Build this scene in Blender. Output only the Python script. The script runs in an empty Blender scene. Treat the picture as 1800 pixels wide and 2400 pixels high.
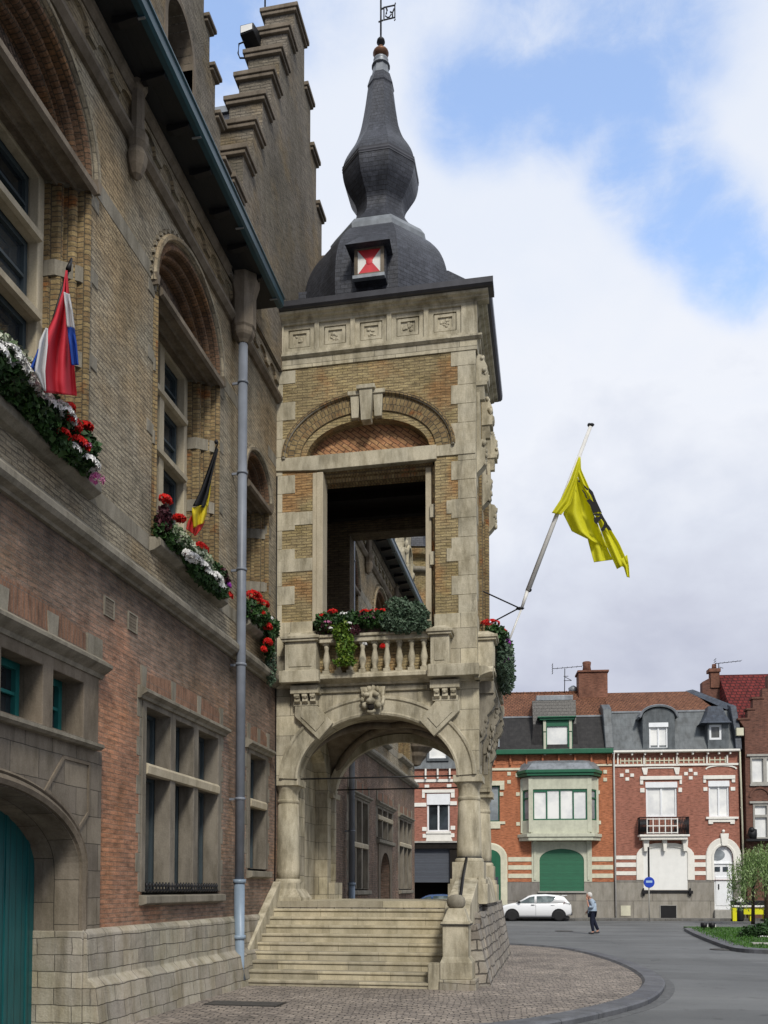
import bpy, bmesh, math, random
from mathutils import Vector, Matrix
from mathutils.geometry import tessellate_polygon
random.seed(7)
R_=math.radians; C=bpy.context.scene.collection; SC=bpy.context.scene
# ------------------------------------------------------------------ camera
FPX=2130.0; EYE=1.8; PITCH=R_(2.5); YAW=math.atan(396/2130)
cd=bpy.data.cameras.new("camera"); cam=bpy.data.objects.new("camera",cd); C.objects.link(cam)
cam.location=(0,0,EYE); cam.rotation_euler=(R_(90)+PITCH,0,YAW)
cd.sensor_fit='HORIZONTAL'; cd.sensor_width=36; cd.lens=36*FPX/1800
CY=2083-FPX*math.tan(PITCH); cd.shift_y=(CY-1200)/1800*1.0*1.0
# shift is in units of the larger dimension of the sensor fit side
cd.clip_start=.1; cd.clip_end=1500; SC.camera=cam
SC.render.resolution_x=768; SC.render.resolution_y=1024
# ------------------------------------------------------------------ rays from the photograph to planes of the place
_s,_c=math.sin(YAW),math.cos(YAW)
_R=Vector((_c,_s,0)); _F0=Vector((-_s,_c,0)); _Z=Vector((0,0,1))
_F=_F0*math.cos(PITCH)+_Z*math.sin(PITCH); _U=-_F0*math.sin(PITCH)+_Z*math.cos(PITCH)
_O=Vector((0,0,EYE))
def ray(px,py): return _F+_R*((px-900)/FPX)+_U*((CY-py)/FPX)
def onX(px,py,x): r=ray(px,py); p=_O+r*(x/r.x); return p.y,p.z
def onY(px,py,y): r=ray(px,py); p=_O+r*(y/r.y); return p.x,p.z
def onG(px,py,z=0.): r=ray(px,py); p=_O+r*((z-EYE)/r.z); return p.x,p.y
# ------------------------------------------------------------------ sun, sky, exposure
SC.view_settings.view_transform='Standard'; SC.view_settings.look='None'
SC.view_settings.exposure=0.42; SC.view_settings.gamma=1
SUN_DIR=Vector((.30,-.72,.66)).normalized()
sd=bpy.data.lights.new("sun",'SUN'); sun=bpy.data.objects.new("sun",sd); C.objects.link(sun)
sd.energy=2.1; sd.angle=R_(10); sd.color=(1,.95,.86)
sun.rotation_euler=(-SUN_DIR).to_track_quat('-Z','Y').to_euler()
W=bpy.data.worlds.new("World"); SC.world=W; W.use_nodes=True
def world():
    nt=W.node_tree; N=nt.nodes; L=nt.links; N.clear()
    out=N.new('ShaderNodeOutputWorld'); mix=N.new('ShaderNodeMixShader'); L.new(mix.outputs[0],out.inputs[0])
    sky=N.new('ShaderNodeTexSky'); sky.sky_type='NISHITA'; sky.sun_disc=False
    sky.sun_elevation=math.asin(SUN_DIR.z); sky.sun_rotation=math.atan2(SUN_DIR.x,SUN_DIR.y)
    sky.air_density=1.0; sky.dust_density=.6; sky.ozone_density=2.2
    hs=N.new('ShaderNodeHueSaturation'); hs.inputs['Saturation'].default_value=1.12; hs.inputs['Value'].default_value=1.8; L.new(sky.outputs[0],hs.inputs['Color'])
    bs=N.new('ShaderNodeBackground'); bs.inputs[1].default_value=.15; L.new(hs.outputs[0],bs.inputs[0]); L.new(bs.outputs[0],mix.inputs[1])
    bc=N.new('ShaderNodeBackground'); bc.inputs[1].default_value=.76; L.new(bc.outputs[0],mix.inputs[2])
    tc=N.new('ShaderNodeTexCoord')
    def noise(scale,detail,rough=.5,warp=0,off=0):
        mp=N.new('ShaderNodeMapping'); mp.inputs['Location'].default_value=(off,off*.7,off*1.3); mp.inputs['Scale'].default_value=(1,1,1.5)
        L.new(tc.outputs['Generated'],mp.inputs[0])
        n=N.new('ShaderNodeTexNoise'); n.inputs['Scale'].default_value=scale; n.inputs['Detail'].default_value=detail; n.inputs['Roughness'].default_value=rough
        n.inputs['Distortion'].default_value=warp; L.new(mp.outputs[0],n.inputs[0]); return n.outputs[0]
    def m(op,a,b=None,clamp=False):
        n=N.new('ShaderNodeMath'); n.operation=op; n.use_clamp=clamp
        for i,x in enumerate((a,b)):
            if x is None: continue
            if isinstance(x,(int,float)): n.inputs[i].default_value=x
            else: L.new(x,n.inputs[i])
        return n.outputs[0]
    def blob(px,py,deg):          # soft round region of the sky about a direction
        d=ray(px,py).normalized(); n=N.new('ShaderNodeVectorMath'); n.operation='DOT_PRODUCT'
        nm=N.new('ShaderNodeVectorMath'); nm.operation='NORMALIZE'; L.new(tc.outputs['Generated'],nm.inputs[0])
        L.new(nm.outputs[0],n.inputs[0]); n.inputs[1].default_value=d
        mr=N.new('ShaderNodeMapRange'); mr.interpolation_type='SMOOTHSTEP'
        mr.inputs[1].default_value=math.cos(R_(deg)); mr.inputs[2].default_value=1.; L.new(n.outputs['Value'],mr.inputs[0]); return mr.outputs[0]
    acc=None
    for (px,py,deg,w) in [(1120,30,5,.5),(1045,240,3.2,.62),(1120,290,3.5,.62),(1250,280,3.5,.55),(1400,300,4,.62),(1480,130,5,.45),(1300,60,5,.4),(1550,440,4,.8),(1650,540,4,.9),(1740,630,3.5,.8),(1800,700,3,.4),
                          (520,40,5,.8),(480,120,3,.5),(1600,180,4,.2),(700,-150,7,.6),(1500,-150,9,.6),(1450,420,2.5,.4)]:
        b=m('MULTIPLY',blob(px,py,deg),w); acc=b if acc is None else m('ADD',acc,b)
    n1=noise(6,8,.58,.25); n2=noise(17,9,.66,.35,3.1)
    br=m('ADD',m('MULTIPLY',m('SUBTRACT',n1,.5),2.6),m('MULTIPLY',m('SUBTRACT',n2,.5),1.7))
    v=m('ADD',acc,m('MULTIPLY',br,m('ADD',m('MULTIPLY',acc,.7,True),.14)))
    mr=N.new('ShaderNodeMapRange'); mr.interpolation_type='SMOOTHSTEP'; mr.inputs[1].default_value=.05; mr.inputs[2].default_value=1.75
    L.new(v,mr.inputs[0]); blue=mr.outputs[0]
    cl=m('SUBTRACT',1.,m('MULTIPLY',blue,.74)); L.new(cl,mix.inputs[0])
    # cloud colour: white high up, greyer lavender towards the horizon, mottled
    sx=N.new('ShaderNodeSeparateXYZ'); L.new(tc.outputs['Generated'],sx.inputs[0])
    n3=noise(4.5,6,.55,.3,7.7); n4=noise(13,5,.55,.2,1.7)
    g=m('ADD',m('ADD',sx.outputs[2],m('MULTIPLY',m('SUBTRACT',n3,.5),.34)),m('MULTIPLY',m('SUBTRACT',n4,.5),.2))
    cr=N.new('ShaderNodeValToRGB'); L.new(g,cr.inputs[0]); e=cr.color_ramp.elements
    e[0].position=.0; e[0].color=(.40,.43,.55,1); e[1].position=.62; e[1].color=(.80,.85,.95,1)
    for p,c in ((.14,(.47,.50,.62,1)),(.26,(.60,.63,.74,1)),(.38,(.73,.77,.87,1)),(.48,(.86,.89,.96,1))): q=e.new(p); q.color=c
    L.new(cr.outputs[0],bc.inputs[0])
world()
# ------------------------------------------------------------------ materials
MATS={}
def nmat(name):
    m=bpy.data.materials.new(name); m.use_nodes=True; nt=m.node_tree; b=nt.nodes['Principled BSDF']; MATS[name]=m; return m,nt,b
def rgba(c): return (c[0],c[1],c[2],1)
class NT:
    def __init__(s,nt,b): s.nt=nt; s.b=b; s.N=nt.nodes; s.L=nt.links; s.tc=None
    def coord(s,k):
        if not s.tc: s.tc=s.N.new('ShaderNodeTexCoord')
        return s.tc.outputs[k]
    def mapping(s,src,scale=(1,1,1),rot=(0,0,0),loc=(0,0,0)):
        m=s.N.new('ShaderNodeMapping'); m.inputs['Scale'].default_value=scale; m.inputs['Rotation'].default_value=rot; m.inputs['Location'].default_value=loc
        s.L.new(src,m.inputs[0]); return m.outputs[0]
    def noise(s,src,scale,detail=4,rough=.55,dist=0):
        n=s.N.new('ShaderNodeTexNoise'); n.inputs['Scale'].default_value=scale; n.inputs['Detail'].default_value=detail
        n.inputs['Roughness'].default_value=rough; n.inputs['Distortion'].default_value=dist; s.L.new(src,n.inputs[0]); return n
    def ramp(s,src,pts):
        r=s.N.new('ShaderNodeValToRGB'); e=r.color_ramp.elements
        e[0].position,e[0].color=pts[0][0],rgba(pts[0][1]) ; e[1].position,e[1].color=pts[-1][0],rgba(pts[-1][1])
        for p,c in pts[1:-1]: q=e.new(p); q.color=rgba(c)
        s.L.new(src,r.inputs[0]); return r.outputs[0]
    def mix(s,mode,fac,a,b):
        m=s.N.new('ShaderNodeMix'); m.data_type='RGBA'; m.blend_type=mode
        for i,x in ((0,fac),(6,a),(7,b)):
            if isinstance(x,(int,float)): m.inputs[i].default_value=x
            elif isinstance(x,tuple): m.inputs[i].default_value=rgba(x)
            else: s.L.new(x,m.inputs[i])
        return m.outputs[2]
    def math(s,op,a,b=0.,clamp=False):
        m=s.N.new('ShaderNodeMath'); m.operation=op; m.use_clamp=clamp
        for i,x in enumerate((a,b)):
            if isinstance(x,(int,float)): m.inputs[i].default_value=x
            else: s.L.new(x,m.inputs[i])
        return m.outputs[0]
    def bump(s,h,strength=.5,dist=.01):
        b=s.N.new('ShaderNodeBump'); b.inputs['Strength'].default_value=strength; b.inputs['Distance'].default_value=dist
        s.L.new(h,b.inputs['Height']); s.L.new(b.outputs[0],s.b.inputs['Normal'])
G3=lambda v:(v,v,v)
def brickmat(name,c1,c2,mortar,w=.22,h=.065,ms=.008,c3=None,c4=None,big=.6,rot=0,rough=.9,warp=.012,bump=.6,dist=.012,soot=.35,bias=0,streak=.25,c3pos=(.45,.62),patch=None,band=None):
    m,nt,b=nmat(name); t=NT(nt,b); uv=t.coord('UV')
    nd=t.noise(uv,3.5,4); n_=t.N.new('ShaderNodeVectorMath'); n_.operation='MULTIPLY_ADD'
    t.L.new(nd.outputs['Color'],n_.inputs[0]); n_.inputs[1].default_value=(warp*2,warp*2,0); t.L.new(t.mapping(uv,rot=(0,0,rot)),n_.inputs[2])
    br=t.N.new('ShaderNodeTexBrick'); t.L.new(n_.outputs[0],br.inputs[0])
    br.inputs['Scale'].default_value=1; br.inputs['Brick Width'].default_value=w; br.inputs['Row Height'].default_value=h
    br.inputs['Mortar Size'].default_value=ms; br.inputs['Mortar Smooth'].default_value=.25; br.inputs['Bias'].default_value=bias
    br.inputs['Color1'].default_value=rgba(c1); br.inputs['Color2'].default_value=rgba(c2); br.inputs['Mortar'].default_value=rgba(mortar)
    col=br.outputs['Color']
    if c3:
        n=t.noise(uv,big,6,.6); f=t.ramp(n.outputs[0],[(c3pos[0],G3(0)),(c3pos[1],G3(1))]); col=t.mix('MULTIPLY',f,col,c3)
    if c4:
        n=t.noise(t.mapping(uv,loc=(9,4,0)),big*1.7,6,.65); f=t.ramp(n.outputs[0],[(.5,G3(0)),(.66,G3(1))]); col=t.mix('MULTIPLY',f,col,c4)
    if patch or band:
        sp=t.N.new('ShaderNodeSeparateXYZ'); t.L.new(uv,sp.inputs[0]); wn=t.math('SUBTRACT',t.noise(uv,1.1,6,.65).outputs[0],.5)
    if patch:      # bricks cleaned or renewed around one spot
        (pu,pv),pr,pc=patch; du=t.math('SUBTRACT',sp.outputs[0],pu); dv=t.math('MULTIPLY',t.math('SUBTRACT',sp.outputs[1],pv),.75)
        dd=t.math('SQRT',t.math('ADD',t.math('MULTIPLY',du,du),t.math('MULTIPLY',dv,dv))); dd=t.math('ADD',t.math('DIVIDE',dd,pr),t.math('MULTIPLY',wn,1.6))
        col=t.mix('MULTIPLY',t.ramp(dd,[(.55,G3(1)),(.95,G3(0))]),col,pc)
    if band:       # grime under the string course
        b0,b1,bc_=band; dd=t.math('ADD',t.math('DIVIDE',t.math('SUBTRACT',sp.outputs[1],b0),b1-b0),t.math('MULTIPLY',wn,2.2)); col=t.mix('MULTIPLY',t.ramp(dd,[(.15,G3(0)),(.75,G3(1))]),col,bc_)
    # every brick a little different, fine grain, rain streaks and soot
    ng=t.noise(t.mapping(uv,(1/w,1/h,1)),1.0,2,.5); col=t.mix('MULTIPLY',.8,col,t.ramp(ng.outputs[0],[(.3,G3(.55)),(.5,G3(1)),(.7,G3(1.25))]))
    nf=t.noise(uv,38,5,.7); col=t.mix('MULTIPLY',.6,col,t.ramp(nf.outputs[0],[(.3,G3(.5)),(.7,G3(1.2))]))
    ns=t.noise(t.mapping(uv,(2.2,.35,1)),1.3,6,.6); col=t.mix('MULTIPLY',streak,col,t.ramp(ns.outputs[0],[(.35,G3(.4)),(.6,G3(1.1))]))
    no=t.noise(uv,.55,7,.65,.4); col=t.mix('MULTIPLY',soot,col,t.ramp(no.outputs[0],[(.35,G3(.3)),(.6,G3(1.1))]))
    t.L.new(col,b.inputs['Base Color']); b.inputs['Roughness'].default_value=rough; b.inputs['Specular IOR Level'].default_value=.25
    hh=t.math('ADD',t.math('MULTIPLY',br.outputs['Fac'],-1.),t.math('MULTIPLY',nf.outputs[0],1.3))
    hh=t.math('ADD',hh,t.math('MULTIPLY',ng.outputs[0],.8)); t.bump(hh,bump,dist); return m
def stonemat(name,c,c2=None,stain=(.35,.33,.24),amt=.5,rough=.85,bump=.35,scale=1.,spec=.25,joints=None,jm=.006,jw=.03):
    m,nt,b=nmat(name); t=NT(nt,b); uv=t.coord('UV'); ob=t.coord('Object')
    n1=t.noise(ob,1.1*scale,7,.62); col=t.mix('MIX',t.ramp(n1.outputs[0],[(.38,G3(0)),(.62,G3(1))]),c,c2 or tuple(x*.78 for x in c))
    n2=t.noise(t.mapping(ob,(1.6,1.6,.5)),2.2*scale,7,.65); col=t.mix('MULTIPLY',amt,col,t.ramp(n2.outputs[0],[(.36,stain),(.58,G3(1.08))]))
    n3=t.noise(ob,45*scale,5,.7); col=t.mix('MULTIPLY',.45,col,t.ramp(n3.outputs[0],[(.3,G3(.6)),(.7,G3(1.15))]))
    n6=t.noise(t.mapping(ob,(3.,3.,.28)),1.5,6,.7); col=t.mix('MULTIPLY',amt*.9,col,t.ramp(n6.outputs[0],[(.30,G3(.42)),(.46,G3(1.05))]))
    h=n3.outputs[0]
    n5=t.noise(ob,7*scale,4,.6); h=t.math('ADD',h,t.math('MULTIPLY',n5.outputs[0],2.))
    if joints:
        br=t.N.new('ShaderNodeTexBrick'); nd=t.noise(uv,2.,3); n_=t.N.new('ShaderNodeVectorMath'); n_.operation='MULTIPLY_ADD'
        t.L.new(nd.outputs['Color'],n_.inputs[0]); n_.inputs[1].default_value=(jw,jw,0); t.L.new(uv,n_.inputs[2]); t.L.new(n_.outputs[0],br.inputs[0])
        br.inputs['Scale'].default_value=1; br.inputs['Brick Width'].default_value=joints[0]; br.inputs['Row Height'].default_value=joints[1]
        br.inputs['Mortar Size'].default_value=jm; br.inputs['Mortar Smooth'].default_value=.3
        br.inputs['Color1'].default_value=rgba((1.15,1.14,1.1)); br.inputs['Color2'].default_value=rgba((.78,.78,.8)); br.inputs['Mortar'].default_value=rgba(G3(.32))
        col=t.mix('MULTIPLY',1.,col,br.outputs['Color']); h=t.math('SUBTRACT',h,t.math('MULTIPLY',br.outputs['Fac'],2.2))
    t.L.new(col,b.inputs['Base Color']); b.inputs['Roughness'].default_value=rough; b.inputs['Specular IOR Level'].default_value=spec
    t.bump(h,bump,.01); return m
def plain(name,c,rough=.6,metal=0,spec=.4,vary=.25,sc=6,bump=.08,coat=0,trans=0):
    m,nt,b=nmat(name); t=NT(nt,b); ob=t.coord('Object'); n=t.noise(ob,sc,6,.6)
    n2=t.noise(t.mapping(ob,(1.5,1.5,.4)),sc*.35,5,.6)
    col=t.mix('MULTIPLY',vary,c,t.ramp(n.outputs[0],[(.3,G3(.5)),(.65,G3(1.15))])); col=t.mix('MULTIPLY',vary,col,t.ramp(n2.outputs[0],[(.35,G3(.55)),(.6,G3(1.1))]))
    t.L.new(col,b.inputs['Base Color']); b.inputs['Roughness'].default_value=rough; b.inputs['Metallic'].default_value=metal; b.inputs['Specular IOR Level'].default_value=spec
    if coat: b.inputs['Coat Weight'].default_value=coat; b.inputs['Coat Roughness'].default_value=.05
    if bump: t.bump(n.outputs[0],bump,.01)
    return m
def boards(name,c,w=.14,axis=0,rough=.5):
    m,nt,b=nmat(name); t=NT(nt,b); uv=t.coord('UV')
    wv=t.N.new('ShaderNodeTexBrick'); t.L.new(uv,wv.inputs[0]); wv.offset=0; wv.inputs['Scale'].default_value=1
    wv.inputs['Brick Width'].default_value=w if axis==0 else 40; wv.inputs['Row Height'].default_value=40 if axis==0 else w
    wv.inputs['Mortar Size'].default_value=.006; wv.inputs['Mortar Smooth'].default_value=.4
    wv.inputs['Color1'].default_value=rgba(c); wv.inputs['Color2'].default_value=rgba(tuple(x*.8 for x in c)); wv.inputs['Mortar'].default_value=rgba(tuple(x*.25 for x in c))
    n=t.noise(t.mapping(uv,(8,.7,1) if axis==0 else (.7,8,1)),3,5,.6); col=t.mix('MULTIPLY',.5,wv.outputs[0],t.ramp(n.outputs[0],[(.3,G3(.55)),(.65,G3(1.15))]))
    t.L.new(col,b.inputs['Base Color']); b.inputs['Roughness'].default_value=rough
    t.bump(t.math('ADD',t.math('MULTIPLY',wv.outputs['Fac'],-1.),t.math('MULTIPLY',n.outputs[0],.3)),.5,.006); return m
def glassmat(name,c=(.02,.025,.03),rough=.06,spec=.8,wob=.02,vary=None):
    m,nt,b=nmat(name); t=NT(nt,b); ob=t.coord('Object'); n=t.noise(ob,1.6,3)
    if vary: t.L.new(t.mix('MIX',t.ramp(t.noise(ob,.9,4,.6).outputs[0],[(.4,G3(0)),(.6,G3(1))]),c,vary),b.inputs['Base Color'])
    else: b.inputs['Base Color'].default_value=rgba(c)
    b.inputs['Roughness'].default_value=rough; b.inputs['Specular IOR Level'].default_value=spec
    t.bump(n.outputs[0],.15,wob); return m
def leafmat(name,cols,rough=.55):
    m,nt,b=nmat(name); t=NT(nt,b); g=t.N.new('ShaderNodeNewGeometry')
    r=t.ramp(g.outputs['Random Per Island'],[(i/(len(cols)-1),c) for i,c in enumerate(cols)])
    t.L.new(r,b.inputs['Base Color']); b.inputs['Roughness'].default_value=rough; b.inputs['Specular IOR Level'].default_value=.3
    b.inputs['Subsurface Weight'].default_value=0
    return m
def clothmat(name,c,c2=None,thr=None):
    m,nt,b=nmat(name); t=NT(nt,b); uv=t.coord('UV')
    n=t.noise(uv,3,4); col=t.mix('MULTIPLY',.3,c,t.ramp(n.outputs[0],[(.3,G3(.75)),(.7,G3(1.1))])); t.L.new(col,b.inputs['Base Color'])
    b.inputs['Roughness'].default_value=.7
    tr=t.N.new('ShaderNodeBsdfTranslucent'); t.L.new(col,tr.inputs[0]); mx=t.N.new('ShaderNodeMixShader'); mx.inputs[0].default_value=.5
    t.L.new(b.outputs[0],mx.inputs[1]); t.L.new(tr.outputs[0],mx.inputs[2]); t.L.new(mx.outputs[0],t.N['Material Output'].inputs[0]); return m
# town hall
M_low=brickmat('lower red brick',(.37,.245,.18),(.29,.20,.15),(.24,.205,.17),.21,.062,.007,c3=(.74,.78,.78),c4=(1.12,1.02,.88),big=.42,soot=.5,streak=.4,bump=.9,patch=((11.3,2.6),2.2,(1.45,1.12,.95)),band=(5.0,6.1,(.66,.69,.70)))
M_up=brickmat('upper brown brick',(.47,.41,.30),(.38,.325,.235),(.25,.22,.17),.22,.06,.008,c3=(1.08,.94,.76),c4=(.78,.80,.80),big=.5,soot=.4,bump=1.,dist=.02,warp=.02)
M_gab=brickmat('gable dark brick',(.31,.27,.215),(.255,.225,.18),(.175,.155,.13),.22,.06,.009,c3=(.75,.75,.7),c4=(1.2,1.05,.8),big=.4,soot=.4,bump=1.,dist=.02)
M_jamb=brickmat('moulded ochre brick',(.34,.255,.125),(.25,.17,.085),(.12,.10,.07),.067,.14,.007,c3=(1.,.55,.35),big=1.5,c3pos=(.56,.64),soot=.35,bump=.8,dist=.015)
M_ring=brickmat('dark red brown arch brick',(.23,.135,.08),(.17,.105,.068),(.09,.07,.05),.067,.14,.007,c3=(1.3,1.15,.85),big=1.2,soot=.4,bump=.8,dist=.015)
M_arch=brickmat('orange arch brick',(.30,.165,.105),(.25,.14,.09),(.19,.15,.12),.07,.30,.006,soot=.3,bump=.5)
M_tymp=brickmat('herringbone brick panel',(.24,.17,.12),(.17,.12,.09),(.08,.065,.05),.20,.07,.013,rot=R_(45),soot=.4,bump=1.,dist=.02)
M_tb=brickmat('tower ochre brick',(.50,.40,.21),(.39,.305,.165),(.25,.20,.12),.22,.06,.007,c3=(.98,.74,.62),c4=(.88,.86,.72),big=.8,soot=.35,bump=1.,dist=.02,warp=.02,c3pos=(.5,.62))
M_tt=brickmat('tower herringbone',(.56,.33,.16),(.50,.24,.12),(.20,.11,.07),.26,.085,.010,rot=R_(38),soot=.25,bump=1.,dist=.02)
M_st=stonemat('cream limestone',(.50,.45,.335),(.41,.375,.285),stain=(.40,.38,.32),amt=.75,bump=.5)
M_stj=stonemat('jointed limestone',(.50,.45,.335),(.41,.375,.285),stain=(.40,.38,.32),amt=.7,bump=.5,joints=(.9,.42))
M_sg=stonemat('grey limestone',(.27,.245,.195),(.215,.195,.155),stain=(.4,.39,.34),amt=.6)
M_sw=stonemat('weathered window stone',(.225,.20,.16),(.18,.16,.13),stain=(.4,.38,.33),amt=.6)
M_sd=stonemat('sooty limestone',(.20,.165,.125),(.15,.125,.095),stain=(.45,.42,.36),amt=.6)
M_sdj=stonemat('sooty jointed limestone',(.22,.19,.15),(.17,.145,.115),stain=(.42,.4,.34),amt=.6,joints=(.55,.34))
M_fr=stonemat('pale window stone',(.50,.435,.315),(.43,.38,.28),stain=(.55,.52,.45),amt=.4,bump=.15)
M_pl=stonemat('plinth ashlar',(.40,.36,.30),(.33,.31,.25),stain=(.55,.5,.36),amt=.6,bump=.8,joints=(.46,.205),jm=.006,jw=.07)
M_pw=stonemat('rubble wall',(.36,.33,.285),(.29,.27,.235),stain=(.58,.50,.44),amt=.7,bump=1.2,joints=(.36,.19),jm=.014,jw=.16)
M_step=stonemat('step stone',(.46,.41,.30),(.37,.335,.25),stain=(.5,.48,.4),amt=.5,joints=(1.35,9.),jm=.004)
M_sl=brickmat('slate',(.070,.075,.092),(.052,.056,.070),(.020,.020,.025),.17,.095,.006,rough=.42,soot=.5,streak=.5,bump=.5,dist=.01,warp=.004)
M_lead=plain('lead flashing',(.24,.26,.28),.45,.3,.5,.55,5,.2)
M_zinc=plain('zinc dark gutter',(.055,.055,.062),.4,.4,.5,.4,5,.1)
M_pipe=plain('blue grey painted pipe',(.19,.21,.245),.45,0,.4,.45,3,.1)
M_pipel=plain('cast iron pipe foot',(.24,.31,.39),.4,0,.4,.4,3,.1)
M_gut=plain('teal gutter paint',(.008,.055,.080),.35,0,.5,.35,4,.05)
M_sof=boards('dark soffit boards',(.008,.010,.013),.15,1,.6)
M_door=boards('teal door boards',(.010,.10,.105),.13,0,.4)
M_wood=plain('blue grey window wood',(.055,.075,.085),.45,0,.4,.3)
M_teal=plain('teal window wood',(.02,.16,.15),.4,0,.4,.3)
M_gl=glassmat('old window glass',(.014,.017,.020),vary=(.035,.045,.052))
M_glb=glassmat('blue grey glass',(.06,.065,.062),.12,vary=(.13,.125,.105))
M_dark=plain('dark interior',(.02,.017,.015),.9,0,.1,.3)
M_iron=plain('black iron',(.02,.02,.022),.5,.5,.4,.3)
M_cop=plain('weathered copper',(.18,.09,.05),.5,.6,.5,.6,9,.4)
M_red=plain('red shutter paint',(.55,.03,.04),.5,0,.4,.3)
M_wht=plain('white paint',(.74,.73,.69),.5,0,.4,.2)
M_whtg=plain('window white',(.80,.82,.84),.35,0,.5,.12)
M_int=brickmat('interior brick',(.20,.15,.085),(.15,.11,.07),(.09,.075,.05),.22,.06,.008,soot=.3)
# ------------------------------------------------------------------ frames and mesh builder
class Fr:
    def __init__(s,O,A,B,Cc=(0,0,1)): s.O=Vector(O); s.A=Vector(A); s.B=Vector(B); s.C=Vector(Cc)
    def __call__(s,p): return s.O+s.A*p[0]+s.B*p[1]+s.C*p[2]
WF=Fr((0,0,0),(1,0,0),(0,1,0))
FX=-5.75; TY=18.35
FF=Fr((FX,0,0),(0,1,0),(1,0,0))           # town hall front: a = Y, b outward (+X)
TF=Fr((0,TY,0),(1,0,0),(0,-1,0))          # tower front: a = X, b outward (-Y)
TX=-1.50
TR=Fr((TX,0,0),(0,1,0),(1,0,0))           # tower right side: a = Y, b outward (+X)
TYB=22.2
TBk=Fr((0,TYB,0),(1,0,0),(0,1,0))         # tower back: a = X, b outward (+Y)
class MB:
    def __init__(s,fr=WF): s.fr=fr; s.v=[]; s.f=[]; s.uv=[]; s.sm=[]; s.mk=[]
    def add(s,pts,faces,smooth=False,uvs=None):
        s.mk.append((len(s.v),len(s.f)))
        n0=len(s.v); s.v+= [s.fr(p) for p in pts]
        for i,f in enumerate(faces):
            s.f.append([n0+k for k in f]); s.sm.append(smooth)
            if uvs: s.uv.append(uvs[i]); continue
            P=[Vector(pts[k]) for k in f]; n=Vector((0,0,0))
            for k in range(len(P)): n+=P[k].cross(P[(k+1)%len(P)]) if len(P)<5 else (P[k]-P[0]).cross(P[(k+1)%len(P)]-P[0])
            if len(P)<5: n=(P[1]-P[0]).cross(P[2]-P[0])+((P[2]-P[0]).cross(P[3]-P[0]) if len(P)==4 else Vector((0,0,0)))
            a=[abs(x) for x in n]
            if a[1]>=max(a[0],a[2])*.999: s.uv.append([(p[0],p[2]) for p in P])
            elif a[0]>=a[2]: s.uv.append([(p[1],p[2]) for p in P])
            else: s.uv.append([(p[0],p[1]) for p in P])
        return s
    def box(s,a0,a1,b0,b1,c0,c1):
        p=[(a,b,c) for c in (c0,c1) for b in (b0,b1) for a in (a0,a1)]
        return s.add(p,[(0,1,3,2),(4,6,7,5),(0,4,5,1),(2,3,7,6),(0,2,6,4),(1,5,7,3)])
    def prism(s,poly,b0,b1,holes=(),smooth=False):
        loops=[list(poly)]+[list(h) for h in holes]; flat=[q for l in loops for q in l]
        tri=tessellate_polygon([[Vector((x,y,0)) for x,y in l] for l in loops]); n=len(flat)
        pts=[(x,b1,y) for x,y in flat]+[(x,b0,y) for x,y in flat]
        fs=[tuple(t) for t in tri]+[tuple(k+n for k in t)[::-1] for t in tri]; o=0
        if not holes and len(poly)<=4: fs=[tuple(range(n)),tuple(range(n,2*n))[::-1]]
        s.add(pts,fs)
        for l in loops:
            m=len(l)
            q=[(x,b1,y) for x,y in l]+[(x,b0,y) for x,y in l]
            s.add(q,[(k,(k+1)%m,m+(k+1)%m,m+k) for k in range(m)],smooth and m>8)
        return s
    def vprism(s,poly,c0,c1,holes=()):
        loops=[list(poly)]+[list(h) for h in holes]; flat=[q for l in loops for q in l]
        tri=tessellate_polygon([[Vector((x,y,0)) for x,y in l] for l in loops]); n=len(flat)
        s.add([(x,y,c1) for x,y in flat]+[(x,y,c0) for x,y in flat],[tuple(t) for t in tri]+[tuple(k+n for k in t)[::-1] for t in tri])
        for l in loops:
            m=len(l); s.add([(x,y,c1) for x,y in l]+[(x,y,c0) for x,y in l],[(k,(k+1)%m,m+(k+1)%m,m+k) for k in range(m)])
        return s
    def sprism(s,poly,a0,a1):              # polygon in (b,c), extruded along a
        m=len(poly); tri=tessellate_polygon([[Vector((x,y,0)) for x,y in poly]])
        s.add([(a0,x,y) for x,y in poly]+[(a1,x,y) for x,y in poly],[tuple(t) for t in tri]+[tuple(k+m for k in t)[::-1] for t in tri]+[(k,(k+1)%m,m+(k+1)%m,m+k) for k in range(m)]); return s
    def sweep(s,path,prof,closed=False,smooth=False,caps=True):
        # path in (a,c); prof points (n,b): n to the LEFT of the travel direction
        P=[]
        for p in path:
            if not P or (Vector(p)-P[-1]).length>1e-4: P.append(Vector(p))
        n=len(P); rings=[]; ln=0.
        for i in range(n):
            d0=(P[i]-P[i-1]) if (i>0 or closed) else (P[1]-P[0]); d1=(P[(i+1)%n]-P[i]) if (i<n-1 or closed) else (P[-1]-P[-2])
            d0.normalize(); d1.normalize(); n0=Vector((-d0.y,d0.x)); n1=Vector((-d1.y,d1.x)); nn=(n0+n1)
            if nn.length<1e-6: nn=n0
            nn.normalize(); k=1/max(.35,nn.dot(n0)); rings.append((P[i],nn*k))
        m=len(prof); pts=[]; L=[0.]
        for i in range(1,n): L.append(L[-1]+(P[i]-P[i-1]).length)
        L.append(L[-1]+(P[0]-P[-1]).length); pl=[0.]
        for j in range(1,m): pl.append(pl[-1]+math.dist(prof[j],prof[j-1]))
        pl.append(pl[-1]+math.dist(prof[0],prof[-1]))
        for p,nn in rings:
            for (q,b) in prof: v=p+nn*q; pts.append((v.x,b,v.y))
        fs=[];uv=[]
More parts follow.
